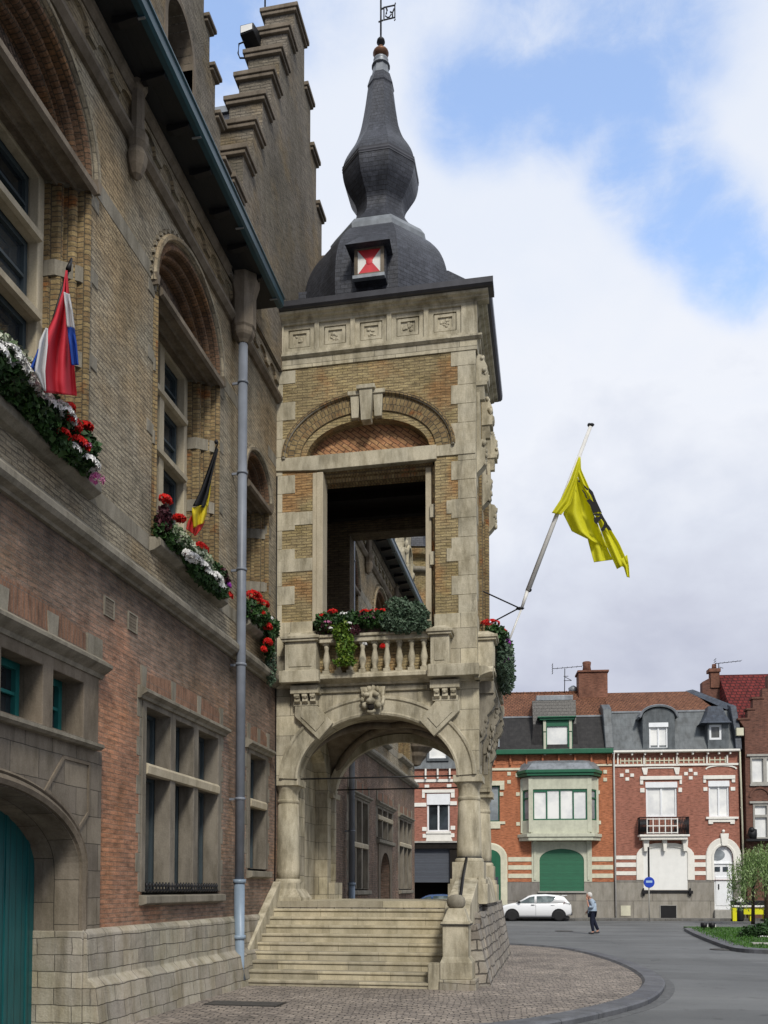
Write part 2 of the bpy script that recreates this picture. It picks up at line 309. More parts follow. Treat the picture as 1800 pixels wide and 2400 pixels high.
        for i in range(n if closed else n-1):
            for j in range(m):
                i2=(i+1)%n; j2=(j+1)%m; fs.append((i*m+j,i2*m+j,i2*m+j2,i*m+j2)); uv.append([(L[i],pl[j]),(L[i+1],pl[j]),(L[i+1],pl[j+1]),(L[i],pl[j+1])])
        if not closed and caps:
            fs.append(tuple(range(m))); uv.append([(q,b) for q,b in prof]); fs.append(tuple((n-1)*m+j for j in range(m))[::-1]); uv.append([(q,b) for q,b in prof][::-1])
        return s.add(pts,fs,smooth,uv)
    def lathe(s,a,b,prof,n=24,rot=0.,smooth=True,sq=None):
        pts=[];fs=[];uv=[];m=len(prof)
        for (r,z) in prof:
            for k in range(n):
                t=2*math.pi*k/n+rot; pts.append((a+r*math.cos(t),b+r*math.sin(t),z))
        pl=[0.]
        for j in range(1,m): pl.append(pl[-1]+math.dist(prof[j],prof[j-1]))
        rm=max(r for r,z in prof)
        for j in range(m-1):
            for k in range(n):
                k2=(k+1)%n; fs.append((j*n+k,j*n+k2,(j+1)*n+k2,(j+1)*n+k)); u0,u1=2*math.pi*rm*k/n,2*math.pi*rm*(k+1)/n
                uv.append([(u0,pl[j]),(u1,pl[j]),(u1,pl[j+1]),(u0,pl[j+1])])
        s.add(pts,fs,smooth,uv)
        for j,rev in ((0,1),(m-1,0)):
            r,z=prof[j]
            if r>1e-4:
                ring=[(a+r*math.cos(2*math.pi*k/n+rot),b+r*math.sin(2*math.pi*k/n+rot),z) for k in range(n)]
                s.add(ring,[tuple(range(n))[::-1] if rev else tuple(range(n))])
        return s
    def tube(s,pts,r,n=8,smooth=True,r2=None):
        P=[Vector(p) for p in pts]; m=len(P); out=[]; up=Vector((0,0,1))
        for i in range(m):
            d=(P[min(i+1,m-1)]-P[max(i-1,0)]).normalized(); x=d.cross(up)
            if x.length<.05: x=d.cross(Vector((1,0,0)))
            x.normalize(); y=x.cross(d); rr=r if r2 is None else r+(r2-r)*i/(m-1)
            for k in range(n): t=2*math.pi*k/n; out.append(P[i]+x*(rr*math.cos(t))+y*(rr*math.sin(t)))
        fs=[(i*n+k,i*n+(k+1)%n,(i+1)*n+(k+1)%n,(i+1)*n+k) for i in range(m-1) for k in range(n)]+[tuple(range(n))[::-1],tuple((m-1)*n+k for k in range(n))]
        L=[0.]
        for i in range(1,m): L.append(L[-1]+(P[i]-P[i-1]).length)
        uv=[[(k*r,L[i]),((k+1)*r,L[i]),((k+1)*r,L[i+1]),(k*r,L[i+1])] for i in range(m-1) for k in range(n)]+[[(0,0)]*n]*2
        return s.add([tuple(p) for p in out],fs,smooth,uv)
    def ball(s,c,r,n=12,sq=(1,1,1),jit=0):
        pts=[];fs=[]
        for j in range(n//2+1):
            ph=math.pi*j/(n//2)
            for k in range(n):
                t=2*math.pi*k/n; q=1+random.uniform(-jit,jit)
                pts.append((c[0]+r*sq[0]*math.sin(ph)*math.cos(t)*q,c[1]+r*sq[1]*math.sin(ph)*math.sin(t)*q,c[2]+r*sq[2]*math.cos(ph)*q))
        for j in range(n//2):
            for k in range(n): k2=(k+1)%n; fs.append((j*n+k,j*n+k2,(j+1)*n+k2,(j+1)*n+k))
        return s.add(pts,fs,True)
    def build_each(s,name,mat,parent=None,bevel=0):      # one object for every piece
        out=[]; mk=s.mk+[(len(s.v),len(s.f))]
        for (v0,f0),(v1,f1) in zip(mk,mk[1:]):
            q=MB(s.fr); q.v=s.v[v0:v1]; q.f=[[k-v0 for k in f] for f in s.f[f0:f1]]; q.uv=s.uv[f0:f1]; q.sm=s.sm[f0:f1]; out.append(q.build(name,mat,parent,bevel=bevel))
        return out
    def build(s,name,mat,parent=None,recalc=True,bevel=0,bseg=2):
        root=parent
        while root is not None and root.parent is not None: root=root.parent
        if root is None: inv=Matrix.Identity(4)
        else: inv=Matrix.LocRotScale(root.location,root.rotation_euler,None).inverted()
        me=bpy.data.meshes.new(name); me.from_pydata([inv@v for v in s.v],[],s.f)
        ul=me.uv_layers.new(name='UVMap'); k=0; data=[]
        for u in s.uv:
            for q in u: data+= [q[0],q[1]]
        ul.data.foreach_set('uv',data); me.polygons.foreach_set('use_smooth',s.sm)
        if recalc:
            bm=bmesh.new(); bm.from_mesh(me)
            bmesh.ops.remove_doubles(bm,verts=bm.verts,dist=1e-5) if len(bm.verts)<60000 else None
            bmesh.ops.recalc_face_normals(bm,faces=bm.faces); bm.to_mesh(me); bm.free()
        me.materials.append(mat); me.update()
        o=bpy.data.objects.new(name,me); C.objects.link(o)
        if parent is not None: o.parent=parent
        if bevel:
            md=o.modifiers.new('bevel','BEVEL'); md.width=bevel; md.segments=bseg; md.limit_method='ANGLE'; md.angle_limit=R_(40); md.use_clamp_overlap=True
        return o
def tag(o,label,cat=None,group=None,kind=None):
    if label: o['label']=label
    if cat: o['category']=cat
    if group: o['group']=group
    if kind: o['kind']=kind
    return o
def thing(name,label,cat,loc=(0,0,0),rz=0,group=None):
    o=bpy.data.objects.new(name,None); C.objects.link(o); o.location=loc; o.rotation_euler=(0,0,rz); o.empty_display_size=.3
    return tag(o,label,cat,group)
def struct(name,mb,mat,kind='structure',**k): o=mb.build(name,mat,None,**k); o['kind']=kind; return o
def ell(ca,cc,ra,rc,t0,t1,n=28): return [(ca+ra*math.cos(R_(t0+(t1-t0)*i/n)),cc+rc*math.sin(R_(t0+(t1-t0)*i/n))) for i in range(n+1)]
def archpoly(ca,hw,z0,zs,rise,n=28): return [(ca-hw,z0),(ca+hw,z0)]+ell(ca,zs,hw,rise,0,180,n)
def rect(a0,a1,c0,c1): return [(a0,c0),(a1,c0),(a1,c1),(a0,c1)]
# ================================================================== ground
def ground():
    mb=MB(); mb.box(-300,300,-60,400,-.5,-.012)
    m,nt,b=nmat('asphalt'); t=NT(nt,b); ob=t.coord('Object')
    n=t.noise(ob,.35,7,.6); col=t.ramp(n.outputs[0],[(.35,(.115,.12,.122)),(.5,(.14,.145,.147)),(.66,(.165,.17,.17))])
    n2=t.noise(ob,120,4,.7); col=t.mix('MULTIPLY',.6,col,t.ramp(n2.outputs[0],[(.3,G3(.55)),(.7,G3(1.3))]))
    n3=t.noise(t.mapping(ob,(.15,1.1,1)),1,5,.6); col=t.mix('MULTIPLY',.4,col,t.ramp(n3.outputs[0],[(.35,G3(.75)),(.6,G3(1.08))]))
    n4=t.noise(t.mapping(ob,(.16,.5,1),loc=(3,1,0)),1.0,2,.3); col=t.mix('MULTIPLY',.8,col,t.ramp(n4.outputs[0],[(.54,G3(1)),(.55,G3(.78))]))      # resurfaced patches
    vo=t.N.new('ShaderNodeTexVoronoi'); vo.feature='DISTANCE_TO_EDGE'; vo.inputs['Scale'].default_value=.28
    nw=t.noise(ob,1.2,5,.6); va=t.N.new('ShaderNodeVectorMath'); va.operation='MULTIPLY_ADD'; t.L.new(nw.outputs['Color'],va.inputs[0]); va.inputs[1].default_value=(1.4,1.4,0); t.L.new(ob,va.inputs[2]); t.L.new(va.outputs[0],vo.inputs['Vector'])
    ck=t.ramp(vo.outputs['Distance'],[(.0,G3(.35)),(.006,G3(1))]); col=t.mix('MULTIPLY',t.ramp(t.noise(ob,.25,3).outputs[0],[(.48,G3(0)),(.58,G3(.9))]),col,ck)
    n5=t.noise(ob,1.9,5,.6); col=t.mix('MULTIPLY',.8,col,t.ramp(n5.outputs[0],[(.30,G3(.55)),(.40,G3(1))]))
    t.L.new(col,b.inputs['Base Color']); b.inputs['Roughness'].default_value=.85; t.bump(n2.outputs[0],.35,.006)
    struct('road',mb,m)
    # cobbled forecourt with its rounded kerb
    edge=[(1120,2205),(1188,2213),(1300,2220),(1365,2232),(1425,2249),(1468,2266),(1498,2284),(1510,2300),(1500,2318),(1470,2338),(1420,2354),(1340,2372),(1248,2390),(1150,2402)]
    E=[onG(*p,0.06) for p in edge]; E[0]=(-2.2,E[1][1]+.4)
    def smooth(P,it=2):
        for _ in range(it):
            Q=[P[0]]
            for i in range(len(P)-1):
                a,b=P[i],P[i+1]; Q+= [(a[0]*.75+b[0]*.25,a[1]*.75+b[1]*.25),(a[0]*.25+b[0]*.75,a[1]*.25+b[1]*.75)]
            Q.append(P[-1]); P=Q
        return P
    E=smooth(E)+[(-1.9,11.),(-3.2,9.6),(-4.2,6),(-4.6,-20)]
    poly=E+[(-6.2,-20),(-6.2,E[0][1])]
    m,nt,b=nmat('setts paving'); t=NT(nt,b); ob=t.coord('Object')
    nd=t.noise(ob,1.3,3); vm=t.N.new('ShaderNodeVectorMath'); vm.operation='MULTIPLY_ADD'; t.L.new(nd.outputs['Color'],vm.inputs[0]); vm.inputs[1].default_value=(.26,.26,0); t.L.new(t.mapping(ob,rot=(0,0,R_(-6))),vm.inputs[2])
    br=t.N.new('ShaderNodeTexBrick'); t.L.new(vm.outputs[0],br.inputs[0]); br.inputs['Scale'].default_value=1; br.inputs['Brick Width'].default_value=.17; br.inputs['Row Height'].default_value=.115
    br.inputs['Mortar Size'].default_value=.011; br.inputs['Mortar Smooth'].default_value=.5
    br.inputs['Color1'].default_value=(.36,.315,.27,1); br.inputs['Color2'].default_value=(.25,.22,.195,1); br.inputs['Mortar'].default_value=(.085,.078,.07,1)
    n=t.noise(ob,.8,7,.65); col=t.mix('MULTIPLY',.65,br.outputs[0],t.ramp(n.outputs[0],[(.35,(.5,.47,.45)),(.6,(1.2,1.15,1.1))]))
    n2=t.noise(ob,40,4,.7); col=t.mix('MULTIPLY',.6,col,t.ramp(n2.outputs[0],[(.3,G3(.55)),(.7,G3(1.25))]))
    n4=t.noise(t.mapping(ob,(6,9,1)),1.,2,.5); col=t.mix('MULTIPLY',.8,col,t.ramp(n4.outputs[0],[(.35,G3(.6)),(.65,G3(1.25))]))
    t.L.new(col,b.inputs['Base Color']); b.inputs['Roughness'].default_value=.8
    t.bump(t.math('ADD',t.math('ADD',t.math('MULTIPLY',br.outputs['Fac'],-1.4),n4.outputs[0]),t.math('MULTIPLY',n2.outputs[0],.3)),1.,.03)
    fc=MB(); fc.vprism(poly,-.1,.05); struct('forecourt_paving',fc,m)
    mk=stonemat('bluestone kerb',(.135,.14,.155),(.10,.105,.12),amt=.4,joints=(.95,9.),jm=.008,rough=.6)
    kb=MB(Fr((0,0,0),(1,0,0),(0,0,1),(0,1,0)))
    kb.sweep(E,[(-.02,-.1),(.37,-.1),(.39,.06),(.36,.085),(.03,.095),(-.02,.05)]); struct('forecourt_kerb',kb,mk)
    g=MB(Fr((0,0,0),(1,0,0),(0,0,1),(0,1,0))); mg=plain('gutter setts',(.125,.128,.13),.8,0,.3,.5,12,.4); g.sweep(E,[(.40,-.1),(.56,-.1),(.56,-.006),(.40,-.004)]); struct('kerb_gutter',g,mg)
    # drain cover in the paving and manholes in the road
    m_man=plain('cast iron cover',(.085,.08,.075),.7,.3,.4,.4,40,.5)
    for px,py,w,d,z,rd,lab in ((575,2352,.55,.22,.052,0,'rectangular dark iron drain cover in the setts before the steps'),(1322,2182,.38,.38,0,1,'round iron manhole cover in the road behind the walking person'),(1696,2225,.36,.36,0,1,'round iron manhole cover beside the lawn kerb')):
        x,y=onG(px,py,z); r=thing('drain_cover' if not rd else 'manhole_cover',lab,'manhole cover',(x,y,0)); q=MB()
        if rd: q.lathe(x,y,[(.40,z-.03),(.40,z+.004),(.36,z+.004)],24)
        else: q.box(x-w-.05,x+w+.05,y-d-.05,y+d+.05,z-.06,z+.0)
        q.build('rim',M_iron,r)
        q=MB()
        if rd: q.lathe(x,y,[(.355,z-.03),(.355,z+.012)],24)
        else: q.box(x-w,x+w,y-d,y+d,z-.05,z+.006)
        q.build('lid',m_man,r)
    # lawn island on the right with its bluestone kerb
    L=[(1604,2176),(1622,2186),(1650,2198),(1690,2213),(1716,2222),(1750,2226),(1800,2228),(1900,2231)]
    L=[onG(*p,.08) for p in L]; L=smooth(L)
    k2=MB(Fr((0,0,0),(1,0,0),(0,0,1),(0,1,0))); k2.sweep(L,[(-.02,-.1),(-.02,.1),(.28,.12),(.50,.10),(.50,-.1)]); struct('lawn_kerb',k2,mk)
    x1,y1=L[-1]; x0,y0=L[0]
    ml=nmat('lawn soil'); 
    m,nt,b=ml; t=NT(nt,b); n=t.noise(t.coord('Object'),1.5,6,.6); t.L.new(t.ramp(n.outputs[0],[(.35,(.022,.06,.010)),(.65,(.045,.10,.018))]),b.inputs['Base Color']); b.inputs['Roughness'].default_value=.9
    gp=[(p[0]+.2,p[1]+.15) for p in L]+[(20,y1),(20,43.),(x0+.2,43.)]
    lw=MB(); lw.vprism(gp,-.1,.10); struct('lawn',lw,m)
    gr=MB(); random.seed(3)
    for i in range(9000):
        k=random.random(); x=random.uniform(4.9,13.5); y=random.uniform(25.5,41.5)
        # keep inside the lawn outline
        ok=False; inside=0; n_=len(gp)
        for a in range(n_):
            (xa,ya),(xb,yb)=gp[a],gp[(a+1)%n_]
            if (ya>y)!=(yb>y) and x<(xb-xa)*(y-ya)/(yb-ya)+xa: inside^=1
        if not inside: continue
        t_=random.uniform(0,6.28); w=.03; h=random.uniform(.05,.1); dx,dy=math.cos(t_)*w,math.sin(t_)*w
        gr.add([(x-dx,y-dy,.09),(x+dx,y+dy,.09),(x+random.uniform(-.03,.03),y+random.uniform(-.03,.03),.1+h)],[(0,1,2)],False,[[(0,0),(1,0),(.5,1)]])
    o=gr.build('grass',leafmat('grass blades',[(.03,.09,.012),(.05,.13,.02),(.07,.15,.03)]),None,recalc=False); o['kind']='stuff'; o['label']='short green grass of the kerbed lawn'
    # pale path behind the lawn, pavement in front of the houses
    pv=MB(); a=onG(1590,2168,0); pv.vprism([(a[0],42.6),(a[0]+.3,44.5),(30,45.5),(30,41.8),(7.,41.8)],-.05,.02); struct('path',pv,stonemat('pale gravel path',(.40,.39,.37),amt=.3))
ground()
# ================================================================== town hall (left wing and the wing behind the tower)
TH=thing('town_hall','long brown and red brick town hall wing with blue gutter, stepped gables and mullioned windows','building',(FX-3,12,0))
NICHE=[(9.05,1.30),(13.6,1.30),(25.2,1.30),(30.3,1.30),(35.2,1.30)]    # centre, half width
SN=(17.0,.72)                                                           # small niche beside the tower
ZS,ZR=10.85,1.12
def town_hall():
    SEG=((0,16.5),(23.7,38))     # eaves stop either side of the large gable
    # holes of the lower wall: door, mezzanine lights, rectangular windows
    dc,dhw=8.35,1.95
    low=[rect(6.2,10.35,3.62,4.42), archpoly(dc,dhw,0.02,2.05,.87), rect(12.08,15.07,1.70,4.50), rect(16.65,17.75,2.12,4.50),
         rect(25.33,28.12,1.74,4.52), rect(29.63,32.57,3.46,4.57), archpoly(31.1,.95,.02,2.2,.85), rect(34.03,37.02,1.74,4.52)]
    w=MB(FF); w.prism(rect(0,38,0.0,6.02),-.62,0,[low[0],low[1],low[2],low[3],low[4],low[5],low[6],low[7]]); w.build('lower_wall',M_low,TH)
    up=[archpoly(c,h,6.98,ZS,ZR) for c,h in NICHE]+[archpoly(SN[0],SN[1],6.98,9.75,.62)]
    w=MB(FF); w.prism(rect(0,38,6.18,13.2),-.62,0,up); w.build('upper_wall',M_up,TH)
    # far end wall and back, so the block is solid
    w=MB(FF); w.box(37.4,38,-9,-.62,0,13.2); w.box(0,.6,-9,-.62,0,13.2); w.box(.6,37.4,-9,-8.4,0,13.2); w.build('end_wall',M_low,TH)
    # dark rooms behind the windows
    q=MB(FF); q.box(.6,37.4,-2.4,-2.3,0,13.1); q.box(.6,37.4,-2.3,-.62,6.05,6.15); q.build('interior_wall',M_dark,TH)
    # string course
    s=MB(FF); s.sprism([(-.02,6.02),(.05,6.02),(.07,6.05),(.16,6.08),(.2,6.13),(.2,6.2),(.15,6.26),(.06,6.3),(.05,6.36),(-.02,6.4)],0,38); s.build('string_course',M_sg,TH)
    # stone bands (interrupted by niches)
    for z0,z1 in ((10.78,11.02),(6.72,6.95)):
        segs=[]; cur=0
        for c,h in sorted(NICHE+[SN]):
            if z0<7: e0,e1=c-h-.12,c+h+.12
            else: e0,e1=c-h-.02,c+h+.02
            segs.append((cur,e0)); cur=e1
        segs.append((cur,38)); b=MB(FF)
        for a,e in segs:
            if e>a: b.box(a,e,-.05,.006,z0,z1)
        b.build_each('stone_band',M_sg,TH)
    for c,h in NICHE+[SN]:                                 # mid-height quoin blocks beside the niches
        b=MB(FF)
        for z in (8.45,9.55,10.55) if h>1 else (7.9,9.1):
            for sgn in (-1,1): x=c+sgn*(h+.10); b.box(min(x-.14,x+.14),max(x-.14,x+.14),-.05,.012,z,z+.19)
        b.build_each('quoin_block',M_sg,TH,bevel=.008)
    # upper moulding, brick arcade frieze, cornice and soffit
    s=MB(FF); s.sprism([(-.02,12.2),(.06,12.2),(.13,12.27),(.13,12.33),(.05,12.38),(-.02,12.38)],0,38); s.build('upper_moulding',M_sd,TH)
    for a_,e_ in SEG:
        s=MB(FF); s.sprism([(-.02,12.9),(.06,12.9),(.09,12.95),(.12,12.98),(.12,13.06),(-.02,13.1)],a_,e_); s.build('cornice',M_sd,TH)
    fz=MB(FF); a=.4
    while a<38:
        fz.prism([(a,12.86),(a,12.62),(a+.10,12.62)]+ell(a+.33,12.62,.23,.18,180,0,8)[1:]+[(a+.66,12.62),(a+.66,12.86)],0,.055); a+=.66
    fz.build('arcade_frieze',M_up,TH)
    for a_,e_ in SEG: s=MB(FF); s.box(a_,e_,-.3,.61,13.08,13.13); s.build('soffit',M_sof,TH)
    for a in [x*.85+.3 for x in range(44)]:
        if 16.4<a<23.8: continue
        b=MB(FF); b.sprism([(.22,13.08),(.22,12.99),(.3,12.98),(.56,13.02),(.58,13.08)],a-.05,a+.05); b.build('soffit_bracket',M_iron,TH)
    for a_,e_ in SEG:
      gmb=MB(FF); gmb.sprism([(.58,13.05),(.66,13.05),(.70,13.08),(.71,13.20),(.735,13.215),(.735,13.24),(.69,13.24),(.68,13.12),(.60,13.11),(.58,13.16)],a_,e_)
      g=gmb.build('gutter',M_gut,TH)
    for a in [x*1.9+1 for x in range(19)]:
        if 16.4<a<23.8: continue
        k=MB(FF); k.box(a-.015,a+.015,.52,.66,13.03,13.045); k.build('gutter_clip',M_lead,g)
    # carved corbels under the cornice with posts
    for a in (2.6,6.9,11.45,23.,27.7,32.8,37.2):
        b=MB(FF); b.lathe(a,.10,[(.02,11.7),(.08,11.76),(.13,11.88),(.155,12.02),(.12,12.12),(.16,12.2),(.16,12.34),(.11,12.40),(.10,12.5),(.10,12.95),(.14,13.0),(.14,13.08)],8,R_(22.5),False)
        b.build('carved_corbel',M_sd,TH)
    # roof
    r=MB(FF); r.add([(0,.6,13.3),(16.5,.6,13.3),(16.5,-.3,14.3),(23.7,-.3,14.3),(23.7,.6,13.3),(38,.6,13.3),(38,-4.4,18.8),(0,-4.4,18.8),(0,-9.2,13.3),(38,-9.2,13.3)],[(0,1,2,7),(2,3,6,7),(3,4,5,6),(7,6,9,8),(0,7,8),(5,9,6)]); r.build('roof',M_sl,TH)
    # plinth: courses with a sloping lower stage, cut by the door and ending at the pipe recess
    for a0,a1 in ((10.3,15.9),(15.9,18.3),(24.7,29.9),(32.2,38)):
        p=MB(FF); xm=.14 if a0!=15.9 else .08
        p.sprism([(-.1,0),(xm+.19,0),(xm+.12,.60),(xm+.02,.70),(xm,1.24),(xm-.06,1.30),(-.1,1.3)],a0,a1); p.build('plinth',M_pl,TH,bevel=.012)
    p=MB(FF); p.sprism([(-.1,0),(.3,0),(.2,.6),(.14,.7),(.12,1.24),(-.1,1.3)],0,6.4); p.build('plinth',M_pl,TH)
    # --- round-arched green door in a deep stone reveal
    d=MB(FF)      # outer surround: pale grey stone frame round the reveal
    d.prism([(dc-dhw-.5,0),(dc+dhw+.5,0),(dc+dhw+.5,3.56),(dc-dhw-.5,3.56)],-.05,.045,[archpoly(dc,dhw,0.0,2.05,.87)]); door_s=d.build('door_surround',M_sdj,TH,bevel=.01)
    a=MB(FF); path=[(dc+dhw,1.28)]+ell(dc,2.05,dhw,.87,0,180,36)+[(dc-dhw,1.28)]
    a.sweep(path,[(.006,.0),(.006,.075),(-.045,.10),(-.09,.075),(-.11,.045),(-.13,.07),(-.16,.045),(-.16,.0)],smooth=False); a.build('arch_moulding',M_sd,door_s)
    j=MB(FF); path=[(dc+dhw,0)]+ell(dc,2.05,dhw,.87,0,180,36)+[(dc-dhw,0)]
    j.sweep(path,[(.02,.03),(.03,-.62),(-.12,-.62),(-.12,.03)]); j.build('door_reveal',M_sdj,door_s)
    for sg in (-1,1):   # sunk spandrel panels
        x=dc+sg*(dhw-.35); q=MB(FF); pl=[(x-.1*sg,3.36),(x+.5*sg,3.36),(x+.5*sg,2.75)]+[(dc+sg*(dhw+.17)*math.cos(R_(t)),2.05+1.04*math.sin(R_(t))) for t in (28,34,40,46,52,58)]
        q.sweep(pl,[(-.02,.04),(-.02,.065),(.02,.065),(.02,.04)],closed=True); q.build('spandrel_panel',M_sd,door_s)
    dr=MB(FF); dr.prism(archpoly(dc,dhw-.0,0.0,2.05,.86),-.60,-.56); D=dr.build('door',M_door,TH)
    st=MB(FF)
    for k in range(9): st.box(dc-1.85+k*.45,dc-1.80+k*.45,-.56,-.545,.05,2.4+.5*math.sqrt(max(0,1-((k-4)/4.6)**2)))
    st.build_each('plank_strip',M_door,D)
    p=MB(FF); p.box(10.255,10.55,-.615,.10,0,1.285); p.build('plinth',M_pl,TH,bevel=.012)
    q=MB(FF); q.sprism([(-.05,3.55),(.13,3.55),(.17,3.58),(.17,3.62),(.05,3.66),(-.05,3.66)],5.4,10.62); q.build('sill',M_sg,door_s)
    # mezzanine lights above the door
    wl=MB(FF); wl.prism(rect(6.0,10.72,3.66,4.62),-.22,.03,[rect(6.25,7.0,3.68,4.36),rect(7.28,8.36,3.68,4.36),rect(8.62,9.42,3.68,4.36),rect(9.64,10.34,3.68,4.36)])
    F=wl.build('mezzanine_window',M_sd,TH,bevel=.01)
    # small sashes behind each light
    for a0,a1 in ((6.25,7.0),(7.28,8.36),(8.62,9.42),(9.64,10.34)):
        g=MB(FF); g.box(a0,a1,-.35,-.33,3.68,4.36); g.build('pane',M_gl,F)
        g=MB(FF); g.prism(rect(a0-.02,a1+.02,3.66,4.4),-.33,-.27,[rect(a0+.07,(a0+a1)/2-.03,3.74,4.3),rect((a0+a1)/2+.03,a1-.07,3.74,4.3)]); g.box(a0,a1,-.32,-.28,4.0,4.04); g.build('sash',M_teal,F)
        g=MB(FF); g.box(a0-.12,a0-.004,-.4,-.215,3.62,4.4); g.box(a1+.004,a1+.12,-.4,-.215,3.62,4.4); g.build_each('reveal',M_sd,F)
    h=MB(FF); h.sprism([(-.02,4.5),(.05,4.5),(.07,4.55),(.15,4.6),(.19,4.63),(.19,4.67),(.05,4.76),(-.02,4.76)],5.9,10.78); h.build('hood_moulding',M_sg,F)
    q=MB(FF)
    for x in (8.62,9.62): q.prism([(x-.09,4.72),(x+.09,4.72),(x+.12,5.02),(x-.12,5.02)],0,.03)
    q.box(10.42,10.80,0,.03,4.74,5.02); q.box(10.56,10.80,0,.03,2.6,3.5); q.build_each('stone_block',M_sg,F)
    q=MB(FF); q.prism([(7.4,4.76)]+[(7.4+i*.3,4.98+.16*math.sin(math.pi*i/10)) for i in range(11)]+[(10.4,4.76)],0,.016); q.build('relieving_arch',M_arch,F)
    # --- rectangular mullioned windows
    def rwin(a0,a1,z0,z1,zt,mull,depth=.5,pipe=False,label=None):
        f=MB(FF); fw=.13; lights=[a0]+[x for m_ in mull for x in m_]+[a1]; holes=[]
        for i in range(0,len(lights),2):
            holes+= [rect(lights[i],lights[i+1],z0,zt-.06),rect(lights[i],lights[i+1],zt+.08,z1)]
        f.prism(rect(a0-fw,a1+fw,z0-.01,z1+.12),-.24,.02,holes); Fm=f.build('window',M_sw,TH,bevel=.012)
        q=MB(FF)      # toothed jamb blocks
        z=z0; k=0
        while z<z1:
            ww=.15 if k%2 else .07
            for sg,x in ((-1,a0-fw),(1,a1+fw)): q.box(min(x,x+sg*ww),max(x,x+sg*ww),-.02,.006,z,min(z+.27,z1+.1))
            z+=.275; k+=1
        q.build_each('jamb_block',M_sg,Fm,bevel=.006)
        q=MB(FF); q.box(a0-fw,a0-.004,-.36,-.235,z0,z1); q.box(a1+.004,a1+fw,-.36,-.235,z0,z1); q.box(a0-fw,a1+fw,-.36,-.235,z1+.004,z1+.1); q.build_each('reveal',M_sd,Fm)
        q=MB(FF); q.sprism([(.0,zt-.075),(.045,zt-.06),(.055,zt+.05),(.02,zt+.09),(-.03,zt+.1),(-.03,zt-.075)],a0,a1); q.build('transom',M_fr,Fm)
        q=MB(FF); q.sprism([(-.3,z0-.02),(.12,z0-.06),(.12,z0-.17),(.03,z0-.2),(-.3,z0-.2)],a0-.16,a1+.16); q.build('sill',M_sg,Fm,bevel=.01)
        q=MB(FF); q.sprism([(-.02,z1+.08),(.06,z1+.08),(.08,z1+.12),(.15,z1+.16),(.15,z1+.2),(.04,z1+.26),(-.02,z1+.26)],a0-.28,a1+.28); q.build('hood_moulding',M_sg,Fm)
        n=max(2,len(holes)//2); ca=(a0+a1)/2; q=MB(FF); L_=[(a0-.1+(a1-a0+.2)*i/10,z1+.46+.12*math.sin(math.pi*i/10)) for i in range(11)]
        q.prism([(a0-.1,z1+.26)]+L_+[(a1+.1,z1+.26)],0,.014); q.build('relieving_arch',M_arch,Fm)
        q=MB(FF)
        for i in range(n+1):
            x=a0-.12+(a1-a0+.24)*i/n; q.prism([(x-.06,z1+.22),(x+.06,z1+.22),(x+.08,z1+.56),(x-.08,z1+.56)],0,.03)
        q.build_each('stone_block',M_sg,Fm)
        for i in range(0,len(lights),2):
            for zz0,zz1 in ((z0,zt-.06),(zt+.08,z1)):
                l0,l1=lights[i],lights[i+1]
                g=MB(FF); g.box(l0-.05,l1+.05,-.32,-.30,zz0-.03,zz1+.03); g.build('pane',M_glb,Fm)
                g=MB(FF); g.prism(rect(l0-.04,l1+.04,zz0-.03,zz1+.03),-.30,-.25,[rect(l0+.05,(l0+l1)/2-.025,zz0+.05,zz1-.05),rect((l0+l1)/2+.025,l1-.05,zz0+.05,zz1-.05)]); g.build('sash',M_wood,Fm)
        return Fm
    W2=rwin(12.15,15.0,1.76,4.42,3.52,[(12.98,13.18),(13.9,14.1)])
    # iron cresting along the foot of the lights
    q=MB(FF); x=12.2
    while x<14.95: q.lathe(x,.02,[(.01,1.74),(.035,1.77),(.012,1.81),(.03,1.85),(.006,1.90)],6); x+=.11
    q.box(12.17,14.98,-.0,.04,1.76,1.785); q.box(12.17,14.98,-.0,.03,1.83,1.842); q.build('iron_cresting',M_iron,W2)
    rwin(16.72,17.68,2.2,4.42,3.46,[])
    rwin(25.4,28.05,1.8,4.45,3.1,[(26.2,26.38),(27.1,27.28)]); rwin(34.1,36.95,1.8,4.45,3.5,[(35.0,35.15),(35.95,36.1)])
    rwin(29.7,32.5,3.52,4.5,4.2,[(30.5,30.66),(31.5,31.66)])
    d2=MB(FF); d2.prism(rect(29.8,32.4,0,3.3),-.02,.03,[archpoly(31.1,.95,0,2.2,.85)]); ds2=d2.build('door_surround',M_sd,TH)
    d2=MB(FF); d2.prism(archpoly(31.1,.95,0,2.2,.85),-.5,-.42); d2.build('door',M_sd,TH)
    # --- vent grilles
    for a in (11.0,11.68):
        q=MB(FF); q.prism(rect(a-.14,a+.14,5.38,5.64),-.01,.02,[rect(a-.12,a+.12,5.4,5.62)]); v=q.build('vent',M_sg,TH)
        q=MB(FF); q.box(a-.12,a+.12,0.002,.008,5.4,5.62)
        for k in range(5): q.box(a-.12,a+.12,.006,.012,5.41+k*.045,5.42+k*.045)
        q.build('grille',M_sd,v)
    # --- tall arched niche windows of the upper floor
    def niche(c,h,zs,rise,zl,zt,zb,lightsx,jm=M_jamb):
        path=[(c+h,6.98)]+ell(c,zs,h,rise,0,180,32)+[(c-h,6.98)]
        prof=[(0,.02)]
        k=h*.21; st=3
        for i in range(st):      # stepped rolls going inward (n positive = inward here)
            n0=k*i/st; b0=-.42*i/st; r=k/st
            prof+= [(n0,b0+.02),(n0+r*.25,b0+.045),(n0+r*.6,b0+.035),(n0+r*.78,b0),(n0+r*.8,b0-.42/st*.8),(n0+r,b0-.42/st*.8)]
        prof+= [(k,-.5),(-.06,-.5),(-.06,.0)]
